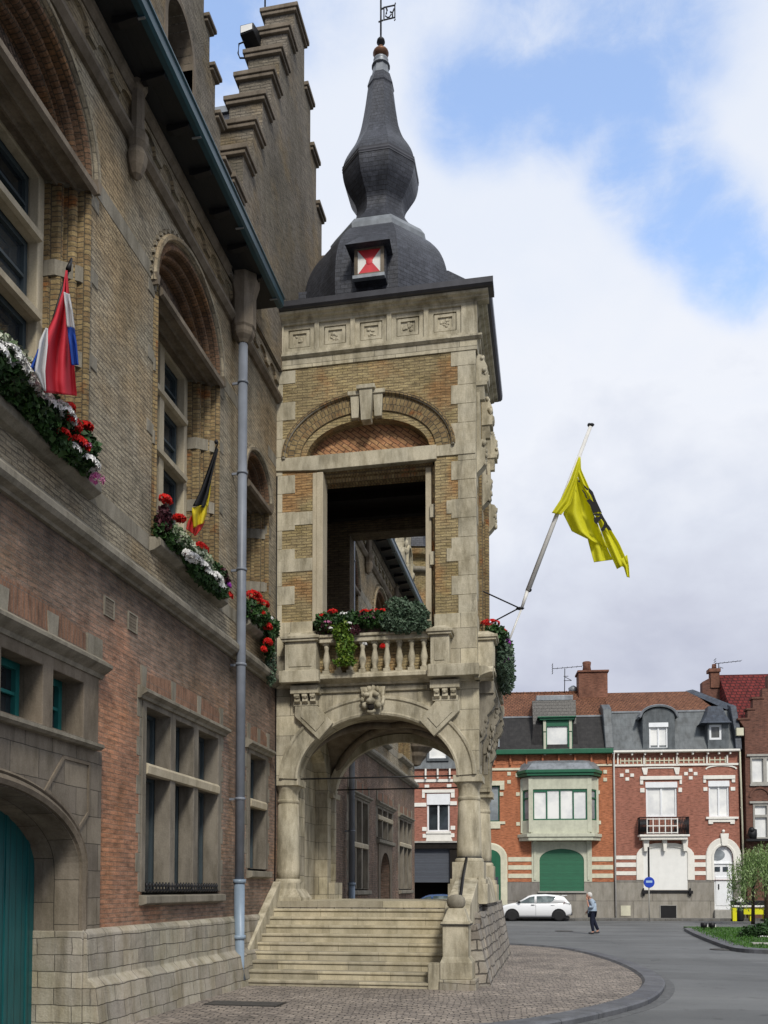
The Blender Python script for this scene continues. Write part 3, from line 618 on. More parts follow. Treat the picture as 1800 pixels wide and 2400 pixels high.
        j=MB(FF); j.sweep(path,prof,smooth=False); j=MB(FF); j.sweep(ell(c,zs,h,rise,0,180,32),prof); J=j.build('window_niche',M_ring,TH)
        for pp in ([(c+h,6.98),(c+h,zs)],[(c-h,zs),(c-h,6.98)]): j=MB(FF); j.sweep(pp,prof); j.build('jamb',jm,J)
        hi=h-k
        # stone bands across the jamb rolls
        for z in (8.35,9.45,zs-.2) if h>1 else (7.9,9.0,zs-.15):
            q=MB(FF)
            for sg in (-1,1):
                x0,x1=c+sg*(h+.05),c+sg*(hi-.01)
                pl=[(x0,.025),(c+sg*h,.028),(c+sg*(h-k*.4),-.06),(x1,-.30),(x1,-.46),(x0,-.46)]
                q.vprism(pl,z,z+.2)
            q.build_each('jamb_block',M_sg,J,bevel=.01)
        # hood moulding with end stops
        q=MB(FF); q.sweep(ell(c,zs,h+.02,rise+.02,-4,184,36),[(-.13,0),(-.13,.05),(-.10,.10),(-.05,.09),(-.03,.03),(-.02,0)]); q.build('hood_moulding',M_up,J)
        q=MB(FF)
        for sg in (-1,1): q.prism([(c+sg*(h+.09)-.06,zs+.02),(c+sg*(h+.09)+.06,zs+.02),(c+sg*(h+.09)+.02,zs-.14),(c+sg*(h+.09)-.02,zs-.14)],0,.10)
        q.build_each('label_stop',M_sd,J)
        q=MB(FF); n=int(16*h)+4        # toothed brick label outside the arch
        for i in range(n+1):
            t=R_(2+176*i/n); rx,rz=h+.17,rise+.17; x,z=c+rx*math.cos(t),zs+rz*math.sin(t); q.box(x-.03,x+.03,0,.04,z-.035,z+.035)
        q.build('tooth_course',M_up,J)
        # tympanum and lintel
        q=MB(FF); q.prism([(c-hi-.05,zl),(c+hi+.05,zl)]+ell(c,zs,hi+.03,rise-k*.8,0,180,24),-.5,-.40); q.build('tympanum',M_tymp,J)
        q=MB(FF); q.sprism([(-.5,zl+.04),(.08,zl+.02),(.12,zl-.02),(.12,zl-.10),(.07,zl-.13),(.05,zl-.08),(-.08,zl-.09),(-.10,zl-.13),(-.14,zl-.12),(-.16,zl-.07),(-.28,zl-.08),(-.30,zl-.12),(-.34,zl-.11),(-.36,zl-.06),(-.5,zl-.06)],c-h+.02,c+h-.02)
        q.build('lintel',M_sd,J)
        # stone cross window
        zo=zl-.05; f=MB(FF); fw=.12; holes=[]; xs=[c-hi+fw]+[x for m_ in lightsx for x in (c+m_-.09,c+m_+.09)]+[c+hi-fw]; zsn=[zb]+[x for z in sorted(zt) for x in (z-.05,z+.05)]+[zo-.05]
        for i in range(0,len(xs),2):
            for k2 in range(0,len(zsn),2): holes.append(rect(xs[i],xs[i+1],zsn[k2],zsn[k2+1]))
        f.prism(rect(c-hi-.02,c+hi+.02,zb-.06,zo),-.60,-.46,holes); Fm=f.build('window',M_fr,TH,bevel=.015)
        for z in zt:
            q=MB(FF); q.sprism([(-.46,z-.06),(-.40,z-.045),(-.39,z+.03),(-.46,z+.07)],c-hi+fw,c+hi-fw); q.build('transom',M_fr,Fm)
        for i in range(0,len(xs),2):
            for k2 in range(0,len(zsn),2):
                a0,a1,z0,z1=xs[i],xs[i+1],zsn[k2],zsn[k2+1]
                g=MB(FF); g.box(a0-.04,a1+.04,-.68,-.66,z0-.03,z1+.03); g.build('pane',M_gl,Fm)
                g=MB(FF); g.prism(rect(a0-.04,a1+.04,z0-.03,z1+.03),-.66,-.61,[rect(a0+.06,a1-.06,z0+.06,(z0+z1)/2-.02),rect(a0+.06,a1-.06,(z0+z1)/2+.02,z1-.06)]); g.build('sash',M_wood,Fm)
        q=MB(FF); q.box(c-hi-.02,c-hi+fw-.01,-.72,-.595,zb,zo); q.box(c+hi-fw+.01,c+hi+.02,-.72,-.595,zb,zo); q.build_each('reveal',M_fr,Fm)
        q=MB(FF); q.sprism([(-.8,6.98),(-.4,6.98),(.16,6.92),(.18,6.88),(.18,6.8),(.08,6.74),(-.1,6.7),(-.8,6.7)],c-h-.1,c+h+.1); q.build('sill',M_sg,J,bevel=.01)
    for c,h in NICHE: niche(c,h,ZS,ZR,10.74,(9.85,8.85),7.1,(0.,) if h>1 else ())
    niche(SN[0],SN[1],9.75,.62,9.62,(8.6,),7.1,())
    # --- rainwater pipe: cast hopper, grey pipe, blue foot
    for a,zt in ((15.62,11.9),(24.9,11.9)):
        p=MB(FF); p.tube([(a,.2,zt),(a,.2,1.95)],.085,14); P=p.build('drainpipe',M_pipe,TH)
        p=MB(FF); p.tube([(a,.2,1.95),(a,.2,.42),(a,.24,.16)],.095,14); p.lathe(a,.2,[(.1,1.9),(.115,1.9),(.115,1.97),(.1,1.97)],14); p.lathe(a,.2,[(.1,.9),(.12,.9),(.12,.97),(.1,.97)],14); p.build('pipe_foot',M_pipel,P)
        for z in (3.4,5.85,7.6,9.4,11.1): p=MB(FF); p.lathe(a,.2,[(.088,z),(.1,z),(.1,z+.045),(.088,z+.045)],14); p.box(a-.015,a+.015,0,.13,z,z+.04); p.build('pipe_bracket',M_pipe,P)
        p=MB(FF); p.lathe(a,.2,[(.10,11.85),(.13,11.9),(.19,11.97),(.21,12.02),(.21,12.1),(.235,12.14),(.235,12.72),(.30,12.95),(.30,13.08)],8,R_(22.5),False); p.build('hopper',M_sd,P)
    q=MB(FF); q.sprism([(-.1,0),(.12,0),(.12,.5),(.05,.6),(-.1,.6)],15.35,15.86); 
    # --- crow-stepped gable: steps of about a metre, stone copings
    def gable(c,top,n,rise,run,half0,b0,b1,zbase,mat,cop=.17,win=None):
        pts=[]; z=top
        hs=[half0+run*k for k in range(n)]
        right=[];z=top
        for k,hh in enumerate(hs): right+= [(c+hh,top-rise*k),(c+hh,top-rise*(k+1))]
        right[-1]=(right[-1][0],zbase); left=[(2*c-x,z) for x,z in right[::-1]]
        w=MB(FF); w.prism(left+right,b0,b1,[win] if win else ()); Gb=w.build('stepped_gable',mat,TH)
        for k,hh in enumerate(hs):
            zt_=top-rise*k; inner=hs[k-1] if k else 0
            for sg in ((-1,1) if k else (0,)):
                if sg: x0,x1=sorted((c+sg*(inner-.0),c+sg*(hh+.10)))
                else: x0,x1=c-hh-.10,c+hh+.10
                q=MB(FF); q.box(x0+.03,x1-.03,b0-.06,b1+.06,zt_+.0,zt_+cop*.45); q.box(x0,x1,b0-.10,b1+.10,zt_+cop*.45,zt_+cop); q.build('coping',M_sd,Gb,bevel=.012)
        return Gb
    gable(19.55,21.72,8,1.02,.56,.42,-.58,.12,12.9,M_gab)
    nich=archpoly(13.0,.5,14.4,15.2,.55)
    g2=gable(12.85,19.0,8,.62,.27,.30,-.7,.05,13.2,M_gab,.12,nich)
    q=MB(FF); q.sweep([(13.5,14.4)]+ell(13.0,15.2,.5,.55,0,180,16)+[(12.5,14.4)],[(.0,.07),(.0,-.4),(-.1,-.4),(-.1,.07)]); q.build('niche_frame',M_sd,g2)
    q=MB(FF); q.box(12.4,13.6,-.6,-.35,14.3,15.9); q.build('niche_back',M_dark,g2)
    q=MB(FF); q.box(12.35,13.6,-.02,.12,14.26,14.4); q.build('niche_sill',M_sd,g2)
    # slate roof behind the large gable, ridge running back from the wall; small one behind the dormer gable
    r=MB(FF); r.add([(15.4,-.8,13.4),(19.55,-.8,20.0),(23.7,-.8,13.4),(15.4,-8,13.4),(19.55,-8,20.0),(23.7,-8,13.4)],[(0,3,4,1),(1,4,5,2),(0,1,2),(3,5,4)]); rf=r.build('gable_roof',M_sl,TH)
    q=MB(FF); q.box(19.45,19.65,-8,-.86,19.95,20.1); q.build('ridge',M_lead,rf)
    r=MB(FF); r.add([(11.2,-.65,13.6),(12.85,-.65,17.6),(14.5,-.65,13.6),(11.2,-4.,13.6),(12.85,-4.,17.6),(14.5,-4.,13.6)],[(0,3,4,1),(1,4,5,2),(0,1,2),(3,5,4)]); r.build('dormer_roof',M_sl,TH)
    # small roof linking gable and tower dome
    # --- corner turret corbelled out at the far end
    tx,ty=37.7,.1
    q=MB(FF); q.lathe(tx,ty,[(1.0,8.05),(1.0,8.3),(1.0,15.5),(1.28,15.6),(1.34,15.75),(1.34,15.9)],16,0,False); T_=q.build('corner_turret',M_tb,TH)
    q=MB(FF); q.lathe(tx,ty,[(.05,6.95),(.2,7.0),(.28,7.15),(.45,7.35),(.5,7.5),(.72,7.7),(.78,7.85),(.98,8.0),(1.03,8.06)],16,0,False); q.build('turret_corbel',M_sd,T_)
    q=MB(FF); q.lathe(tx,ty,[(1.42,15.85),(1.3,16.2),(.95,17.6),(.55,19.2),(.05,21.2)],16,0,False); q.build('turret_roof',M_sl,T_)
    q=MB(FF); q.lathe(tx,ty,[(1.17,8.3),(1.24,8.4),(1.17,8.5)],16); q.lathe(tx,ty,[(1.17,14.9),(1.24,15.),(1.17,15.1)],16); q.build('turret_band',M_sg,T_)
    q=MB(FF); q.prism([(34.6,12.9),(37.0,12.9),(37.0,15.0),(36.7,15.3),(36.5,16.2),(36.2,16.6),(35.8,17.6),(35.4,16.6),(35.1,16.2),(34.9,15.3),(34.6,15.0)],-.3,.12,[archpoly(35.8,.45,13.9,15.0,.5)]); q.sweep([(36.3,13.9)]+ell(35.8,15.0,.5,.55,0,180,14)+[(35.3,13.9)],[(.0,.1),(.0,.2),(-.1,.2),(-.1,.1)])
    for k in range(14): q.ball((35.8+random.choice((-1,1))*random.uniform(.6,1.),.16,13.2+random.uniform(0,2.6)),.10,6,(1,1,1.6),.3)
    q.build('carved_finial',M_stj,TH)
town_hall()
# ================================================================== entrance tower
ET=thing('entrance_tower','square ochre brick and limestone porch tower with balcony and onion-domed slate spire','tower',(-3.6,20.3,1.55))
AXX,AXY=-3.85,20.3
def tower():
    x0,x1=-5.80,-1.45
    acx,ahw,aspr,arise=-3.58,1.68,4.10,1.30
    # podium
    # arcade walls (front, back, right side)
    ap=[(x0,4.1),(acx-ahw,4.1)]+ell(acx,aspr,ahw,arise,180,0,36)+[(x1,4.1),(x1,6.02),(x0,6.02)]
    w=MB(TF); w.prism(ap,-.5,0); A=w.build('arcade_arch',M_stj,ET)
    def arch_mould(fr,cx,hw,sp,ri,mat=M_st,par=None,b=0):
        q=MB(fr); q.sweep(ell(cx,sp,hw,ri,0,180,40),[(.01,b-.1),(.01,b+.03),(-.03,b+.045),(-.06,b+.03),(-.30,b+.03),(-.33,b+.06),(-.38,b+.06),(-.40,b+.0),(-.40,b-.1)]); return q.build('archivolt',mat,par)
    arch_mould(TF,acx,ahw,aspr,arise,M_st,A,.02)
    bp=[(x0,4.1),(-5.32,4.1)]+ell(-3.6,4.1,1.72,1.35,180,0,30)+[(x1,4.1),(x1,6.02),(x0,6.02)]
    w=MB(TBk); w.prism(bp,-.45,0); B=w.build('arcade_arch',M_stj,ET)
    q=MB(TBk); q.sweep(ell(-3.6,4.1,1.72,1.35,0,180,36),[(.0,-.5),(.10,-.5),(.10,-.62),(-.1,-.62),(-.1,-.45)]); q.build('archivolt',M_st,B)
    sp_=[(TY+.5,4.1),(TY+.62,4.1)]+ell((TY+TYB)/2,4.1,1.28,1.2,180,0,30)+[(TYB-.45,4.1),(TYB-.45,6.02),(TY+.5,6.02)]
    w=MB(TR); w.prism(sp_,-.45,.05); S=w.build('arcade_arch',M_stj,ET)
    # wall side along the town hall with a blind arch
    w=MB(TR); w.prism([(TY+.5,1.55),(TY+.9,1.55),(TY+.9,4.1)]+ell((TY+TYB)/2,4.1,1.05,1.0,180,0,20)+[(TYB-.9,4.1),(TYB-.9,1.55),(TYB-.45,1.55),(TYB-.45,6.02),(TY+.5,6.02)],-4.3,-3.85); w.box(TY+.5,TYB-.45,-4.32,-4.15,1.55,5.9); w.build('inner_wall',M_stj,ET)
    # groin vault with ribs
    q=MB(WF); n=20; X0,X1,Y0,Y1=-5.35,-1.85,TY+.45,TYB-.4; pts=[]
    for j in range(n+1):
        for i in range(n+1):
            u=-1+2*i/n; v=-1+2*j/n; f=lambda t: 4.1+1.42*math.sqrt(max(0,1-t*t*.98)); z=max(f(u),f(v)); pts.append((X0+(X1-X0)*i/n,Y0+(Y1-Y0)*j/n,z+.05))
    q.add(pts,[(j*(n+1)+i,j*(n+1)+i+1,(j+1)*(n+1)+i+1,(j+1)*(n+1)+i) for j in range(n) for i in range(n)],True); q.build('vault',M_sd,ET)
    for sg in (1,-1):
        q=MB(WF); P=[]
        for i in range(21):
            t=-1+2*i/20; P.append(((X0+X1)/2+t*(X1-X0)/2,(Y0+Y1)/2+sg*t*(Y1-Y0)/2,4.1+1.42*math.sqrt(max(0,1-t*t*.98))+.0))
        q.tube(P,.09,8); q.build('vault_rib',M_sd,ET)
    q=MB(WF); q.box(x0+.1,x1-.1,TY+.1,TYB-.1,5.9,6.04); q.build('balcony_floor',M_sd,ET)
    # columns
    def column(x,y,r,zb,pedestal=True,sq=.30,square=False):
        q=MB(WF); q.lathe(x,y,[(r*1.06,zb),(r*1.08,zb+.2),(r*1.02,zb+.8),(r*.93,3.62)],28); c=q.build('column',M_st,ET)
        q=MB(WF); q.lathe(x,y,[(r*.93,3.60),(r*1.0,3.62),(r*1.0,3.67),(r*.92,3.69),(r*.92,3.84),(r*1.0,3.88),(r*1.18,3.97)],28); q.box(x-sq,x+sq,y-sq,y+sq,3.97,4.11); q.build('capital',M_st,c,bevel=.008)
        q=MB(WF)
        if pedestal: q.box(x-sq-.02,x+sq+.02,y-sq-.02,y+sq+.02,1.95,zb-.06); q.box(x-sq-.06,x+sq+.06,y-sq-.06,y+sq+.06,1.9,2.0); q.box(x-sq-.1,x+sq+.1,y-sq-.1,y+sq+.1,1.5,1.9)
        q.lathe(x,y,[(r*1.25,zb-.06),(r*1.25,zb-.01),(r*1.12,zb+.03)],28); q.build('pedestal',M_st,c,bevel=.01)
        if pedestal:
            q=MB(WF); q.lathe(x,y,[(r*1.13,zb+.02),(r*1.13,zb+.05)],28); q.build('iron_band',M_iron,c)
        return c
    column(-1.685,TY+.28,.235,2.40); column(-1.70,TYB-.28,.235,2.40)
    c=column(-5.54,TY+.28,.235,1.98,False); q=MB(WF); q.box(-5.86,-5.26,TY-.06,TY+.66,1.8,1.93); q.add([(-5.86,TY-.06,1.8),(-5.26,TY-.06,1.8),(-5.26,TY+.66,1.8),(-5.86,TY+.66,1.8),(-5.86,TY-.18,1.62),(-5.14,TY-.18,1.62),(-5.14,TY+.7,1.62),(-5.86,TY+.7,1.62)],[(0,1,5,4),(1,2,6,5),(2,3,7,6),(3,0,4,7),(0,1,2,3),(4,5,6,7)]); q.box(-5.86,-5.12,TY-.2,TY+.7,1.5,1.62); q.build('column_base',M_st,c,bevel=.01)
    q=MB(WF)      # clustered pier at the back left
    q.box(-5.75,-5.40,TYB-.55,TYB,1.5,4.1); q.lathe(-5.36,TYB-.42,[(.11,1.6),(.11,4.1)],14); q.lathe(-5.48,TYB-.62,[(.11,1.6),(.11,4.1)],14); q.box(-5.8,-5.2,TYB-.75,TYB+.04,1.5,1.95); q.box(-5.8,-5.25,TYB-.7,TYB+.02,4.02,4.14); q.build('pier',M_stj,ET)
    for z,yy in ((4.13,TY+.25),(4.25,TYB-.3)):
        q=MB(WF); q.tube([(-5.5,yy,z),(-1.7,yy,z)],.018,6); q.build('tie_rod',M_iron,ET)
    # ledge under the balcony, with breaks above the brackets
    led=[(-.02,6.02),(.08,6.02),(.10,6.06),(.20,6.10),(.30,6.13),(.30,6.20),(.22,6.26),(-.02,6.27)]
    for fr,a0,a1 in ((TF,x0,x1+.3),(TR,TY-.3,TYB+.05),(TBk,x0,x1+.3)):
        q=MB(fr); q.sprism(led,a0,a1); q.build('balcony_ledge',M_st,ET,bevel=.006)
    q=MB(TF); q.box(-5.55,-4.7,.28,.42,6.06,6.3); q.box(-2.45,-1.42,.28,.42,6.06,6.3); q.build_each('ledge_break',M_st,ET,bevel=.01)
    q=MB(TF); q.sweep([(-5.0,5.93),(-2.5,5.93)],[(-.04,0),(-.04,.05),(.04,.07),(.06,.0)]); q.build('fascia_moulding',M_st,ET)
    # scroll brackets, slanted voussoirs, lion mask keystone
    for cx in (-5.05,-2.12):
        q=MB(TF); q.box(cx-.30,cx+.30,0,.26,5.86,6.02); q.box(cx-.26,cx+.26,0,.14,5.62,5.72)
        for dx in (-.17,0,.17): q.sprism([(0,5.87),(.24,5.87),(.25,5.80),(.20,5.75),(.21,5.70),(.15,5.66),(0,5.66)],cx+dx-.055,cx+dx+.055); q.ball((cx+dx,.20,5.80),.055,6,(1,1,1),.2)
        q.prism([(cx-.20,5.64),(cx+.20,5.64),(cx+.11,5.36),(cx-.11,5.36)],0,.09); q.prism([(cx-.10,5.60),(cx+.10,5.60),(cx+.04,5.40),(cx-.04,5.40)],.08,.14)
        for k in range(8): q.ball((cx+random.uniform(-.16,.16),.10,5.5+random.uniform(-.1,.12)),.035,6,(1,.8,1.4),.3)
        q.build('scroll_bracket',M_st,ET,bevel=.01)
    for sg,bx in ((-1,acx-1.05),(1,acx+1.08)):
        q=MB(TF); pl=[(bx+sg*.02,5.05),(bx-sg*.30,5.22),(bx+sg*.18,5.62),(bx+sg*.62,5.62),(bx+sg*.62,5.5)] 
        pl=[(bx-sg*.16,5.24),(bx+sg*.14,4.90),(bx+sg*.66,5.40),(bx+sg*.66,5.62),(bx+sg*.18,5.62)]
        q.prism(pl,0,.13); q.build('voussoir',M_st,ET,bevel=.012)
        q=MB(TF); cxp=sum(p[0] for p in pl)/5; czp=sum(p[1] for p in pl)/5; q.prism([(cxp+(x-cxp)*.62,czp+(z-czp)*.62) for x,z in pl],.12,.15); q.build('voussoir_panel',M_st,ET,bevel=.006)
    K=MB(TF); kx=-3.62   # mascaron: lion face
    K.prism([(kx-.15,5.38),(kx+.15,5.38),(kx+.26,5.96),(kx-.26,5.96)],0,.15)
    K.ball((kx,.17,5.68),.18,14,(1,.75,1.15),.04); K.ball((kx,.36,5.62),.085,10,(1.2,1,.8)); K.ball((kx-.1,.33,5.76),.06,8,(1.3,.7,.8)); K.ball((kx+.1,.33,5.76),.06,8,(1.3,.7,.8))
    for k in range(11):
        t=R_(-20+22*k); K.ball((kx+.215*math.cos(t),.13,5.70+.23*math.sin(t)),.055,8,(1,1,1.3),.3)
    K.ball((kx-.14,.27,5.55),.07,8); K.ball((kx+.14,.27,5.55),.07,8); K.ball((kx,.3,5.42),.075,8,(1.4,.8,.7))
    Kb=K.build('lion_mask',M_st,ET); q=MB(TF); q.ball((kx,.345,5.50),.075,10,(1,.5,1.)); q.build('mouth',M_dark,Kb)
    # carved figures below the right-hand balcony
    for yy,s in ((TY+.35,1),(20.3,1.15),(TYB-.4,1)):
        q=MB(TR); q.box(yy-.2,yy+.2,.0,.34,5.8,6.04)
        q.sprism([(0,5.82),(.36,5.82),(.38,5.72),(.33,5.66),(.36,5.58),(.30,5.46),(.20,5.36),(.22,5.24),(.16,5.10),(.18,4.98),(.12,4.86),(.05,4.80),(0,4.8)],yy-.15,yy+.15)
        for k in range(34): z=random.uniform(4.75,5.8); q.ball((yy+random.choice((-1,1))*random.uniform(.02,.18),.03+(z-4.7)*.27+random.uniform(-.05,.05),z),random.uniform(.025,.05),6,(1,.8,1.6),.3)
        q.prism([(yy-.12,4.85),(yy+.12,4.85),(yy+.05,4.35),(yy-.05,4.35)],0,.08); q.build('carved_console',M_sg,ET)
    # ------------- balcony balustrades (front and right side)
    def baluster(fr,a,b,par):
        q=MB(fr); q.lathe(a,b,[(.055,6.30),(.06,6.34),(.045,6.37),(.07,6.46),(.078,6.53),(.055,6.65),(.04,6.74),(.055,6.78),(.06,6.84)],12); q.box(a-.07,a+.07,b-.07,b+.07,6.24,6.31); q.box(a-.065,a+.065,b-.065,b+.065,6.84,6.9); return q.build('baluster',M_st,par)
    def balustrade(fr,a0,a1,p0,p1,nb):
        q=MB(fr); q.box(a0,a1,.06,.3,6.88,6.98); q.box(a0-.0,a1,.03,.34,6.98,7.04); Bl=q.build('balustrade',M_st,ET,bevel=.012)
        for k in range(nb): baluster(fr,a0+(a1-a0)*(k+.5)/nb,.18,Bl)
        for (u,v) in (p0,p1):
            q=MB(fr); q.box(u,v,-.02,.33,6.27,6.92); q.box(u-.05,v+.05,-.02,.39,6.92,6.97); q.box(u-.08,v+.08,-.02,.42,6.97,7.03)
            q.add([(u-.05,-.02,7.03),(v+.05,-.02,7.03),(v+.05,.39,7.03),(u-.05,.39,7.03),(u+.1,-.02,7.14),(v-.1,-.02,7.14),(v-.1,.22,7.14),(u+.1,.22,7.14)],[(0,1,5,4),(1,2,6,5),(2,3,7,6),(3,0,4,7),(4,5,6,7),(0,1,2,3)])
            q.box(u-.04,v+.04,-.02,.36,6.25,6.33); q.build('pedestal',M_st,Bl,bevel=.01)
        q=MB(fr)
        for (u,v) in (p0,p1): q.box(u+.09,v-.09,.33,.345,6.4,6.85)
        q.build_each('panel',M_st,Bl,bevel=.004); return Bl
    balustrade(TF,-4.72,-2.42,(-5.45,-4.78),(-2.40,-2.02),9)
    balustrade(TR,TY+.75,TYB-.75,(TY+.25,TY+.68),(TYB-.68,TYB-.25),9)
    # ------------- upper storey
    # front wall with arched recess
    ncx,nhw=-3.77,1.68; nz=10.95; nr=1.10
    rec=[(-5.55,10.62),(-2.34,10.62),(ncx+1.32,10.95)]+ell(ncx,nz,1.32,.78,0,180,30)+[(ncx-1.32,10.95)]
    op=rect(-4.84,-2.46,7.05,10.64)
    w=MB(TF); w.prism([(x0+.03,6.27),(x1-.06,6.27),(x1-.06,13.16),(x0+.03,13.16)],-.55,0,[[(-4.84,7.05),(-2.34,7.05),(-2.34,10.9),(ncx+1.34,10.9)]+ell(ncx,nz,1.32,.74,0,180,30)+[(-4.84,10.9)]]); Wf=w.build('upper_wall',M_tb,ET)
    # side and back walls
    def sidewall(fr,a0,a1,c,hw):
        w=MB(fr); w.prism(rect(a0,a1,6.27,13.16),-.5,0,[[(c-hw,7.05),(c+hw,7.05),(c+hw,10.7)]+ell(c,10.7,hw,.8,0,180,24)[1:-1]+[(c-hw,10.7)]]); o=w.build('upper_wall',M_tb,ET)
        q=MB(fr); q.sweep([(c+hw,7.05)]+ell(c,10.7,hw,.8,0,180,24)+[(c-hw,7.05)],[(.012,-.3),(.012,.03),(-.05,.06),(-.12,.03),(-.16,.06),(-.22,.05),(-.22,-.1)]); q.build('arch_moulding',M_jamb,o)
        q=MB(fr); q.box(c-hw,c+hw,-.3,-.06,10.45,10.72); q.build('lintel',M_st,o)
        return o
    sr=sidewall(TR,TY+.55,TYB,20.45,.95)
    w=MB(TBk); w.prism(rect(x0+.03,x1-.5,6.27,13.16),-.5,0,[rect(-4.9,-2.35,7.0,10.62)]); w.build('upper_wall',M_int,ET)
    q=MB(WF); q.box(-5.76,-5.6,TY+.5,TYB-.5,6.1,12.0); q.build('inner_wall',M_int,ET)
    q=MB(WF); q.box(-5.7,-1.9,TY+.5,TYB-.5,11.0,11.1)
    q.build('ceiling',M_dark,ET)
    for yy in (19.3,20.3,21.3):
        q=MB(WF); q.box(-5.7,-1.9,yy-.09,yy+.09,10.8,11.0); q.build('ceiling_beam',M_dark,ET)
    # stonework of the front: bands, quoins, base, drip
    def quoins(fr,xe,sg,z0,z1,wide,nar,h=.42,name='quoin',b=.012,par=None):
        q=MB(fr); z=z0; k=0
        while z<z1-.05:
            wd=wide if k%2 else nar; x2=xe+sg*wd; q.box(min(xe,x2),max(xe,x2),-.1,b+.001*(k%2),z,min(z+h-.005,z1)); z+=h; k+=1
        return q.build_each(name,M_st,par or ET,bevel=.006)
    quoins(TF,x0+.02,1,7.42,12.9,.44,.16,.40,par=Wf); quoins(TF,x1-.05,-1,7.42,12.95,.50,.36,.40,par=Wf)
    quoins(TR,TY-.012,1,7.42,12.95,.50,.30,.40,par=sr); quoins(TR,TYB,-1,7.42,12.95,.5,.3,.4,par=sr)
    q=MB(TF); q.box(x0+.02,-4.84,-.05,.02,6.27,7.44); q.box(-2.36,x1-.05,-.05,.02,6.27,7.44); q.box(-5.55,-4.84,.0,.10,7.0,7.2); q.build_each('base_course',M_stj,Wf,bevel=.01)
    q=MB(TR); q.box(TY,TY+.6,-.05,.02,6.27,7.44); q.box(TYB-.7,TYB,-.05,.02,6.27,7.44); q.build_each('base_course',M_stj,sr,bevel=.01)
    for z in (8.52,9.52):
        q=MB(TF); q.box(x0+.03,-4.86,-.05,.014,z,z+.28); q.box(-2.10,-1.6,-.05,.014,z,z+.28); q.box(-2.46,-2.16,-.35,-.10,z,z+.28); q.build_each('stone_band',M_st,Wf,bevel=.006)
    # white jamb and right pier roll
    q=MB(TF); q.box(-4.86,-4.72,-.35,.035,7.05,10.62); q.box(-4.95,-4.86,-.05,.02,7.2,10.62); q.build_each('jamb',M_fr,Wf,bevel=.01)
    q=MB(TF); q.box(-2.56,-2.44,-.4,-.16,7.05,10.62); q.build('jamb',M_fr,Wf,bevel=.01)
    q=MB(TF); q.vprism([(-2.46,-.36),(-2.46,-.24),(-2.40,-.2),(-2.40,-.12),(-2.352,-.1),(-2.352,-.01),(-2.345,-.36)],7.3,10.62); q.build('splayed_jamb',M_jamb,Wf)
    # lintel, stepping back to the opening
    q=MB(TF); q.prism([(-5.78,10.72),(-5.2,10.68),(-4.86,10.66),(-2.30,10.68),(-2.30,10.98),(-5.78,10.98)],-.10,.05); q.build('lintel',M_st,Wf,bevel=.008)
    q=MB(TF); q.sprism([(-.1,10.72),(-.1,10.66),(-.15,10.64),(-.17,10.58),(-.24,10.57),(-.27,10.50),(-.5,10.48),(-.5,10.72)],-4.9,-2.4); q.build('lintel_moulding',M_jamb,Wf)
    q=MB(TF); q.box(-2.3,-1.5,-.05,.03,10.74,11.04); q.build('impost',M_st,Wf,bevel=.008)
    # archivolt: brick ring between two mouldings, keystone, herringbone tympanum
    q=MB(TF); q.sweep(ell(ncx,nz,1.30,.75,0,180,40),[(-.0,-.3),(-.0,-.14),(-.06,-.10),(-.08,-.05),(-.13,-.04),(-.15,.03),(-.46,.035),(-.50,.10),(-.55,.10),(-.57,-.0)]); q.build('archivolt',M_jamb,Wf)
    q=MB(TF); q.sweep(ell(ncx,nz,1.80,1.26,0,180,40),[(.02,.03),(.02,.075),(-.02,.10),(-.045,.08),(-.045,0)]); q.build('hood_moulding',M_sg,Wf)
    q=MB(TF); q.prism([(ncx-1.4,10.9),(ncx+1.4,10.9)]+ell(ncx,nz,1.32,.77,0,180,30),-.34,-.26); q.build('tympanum',M_tt,Wf)
    for dx,wt,wb,z0,z1,bb in ((0,.145,.10,11.58,12.30,.18),(-.245,.105,.075,11.68,12.22,.10),(.245,.105,.075,11.68,12.22,.10)):
        q=MB(TF); q.prism([(ncx+dx-wb,z0),(ncx+dx+wb,z0),(ncx+dx+wt,z1),(ncx+dx-wt,z1)],-.05,bb); q.box(ncx+dx-wt-.05,ncx+dx+wt+.05,-.02,bb+.03,z1-.06,z1+.03); q.build('keystone',M_st,Wf,bevel=.01)
    # frieze with sunk panels, mouldings and cornice
    for fr,a0,a1,n,nm in ((TF,x0+.0,x1,5,'f'),(TR,TY,TYB,4,'s')):
        q=MB(fr); q.box(a0 if nm=='f' else a0+.06,a1,-.5 if nm=='f' else -.3,.03,12.93,13.18); q.build('stone_course',M_stj,ET)
        q=MB(fr); q.sprism([(0,13.14),(.05,13.14),(.10,13.18),(.10,13.22),(.04,13.24),(0,13.24)],a0,a1+.1); q.build('frieze_moulding',M_st,ET)
        inner0=a0+.15; inner1=a1-.28; step=(inner1-inner0)/n; hol=[rect(inner0+k*step+.05,inner0+(k+1)*step-.05,13.30,13.88) for k in range(n)]
        q=MB(fr); q.prism(rect(a0+(.0 if nm=='f' else .06),a1,13.22,13.93),-.05,.045,hol); fz=q.build('frieze',M_st,ET,bevel=.006)
        q=MB(fr); q.box(a0+(.0 if nm=='f' else .06),a1,-.12,-.05+.002,13.22,13.93); q.build('frieze_back',M_st,fz)
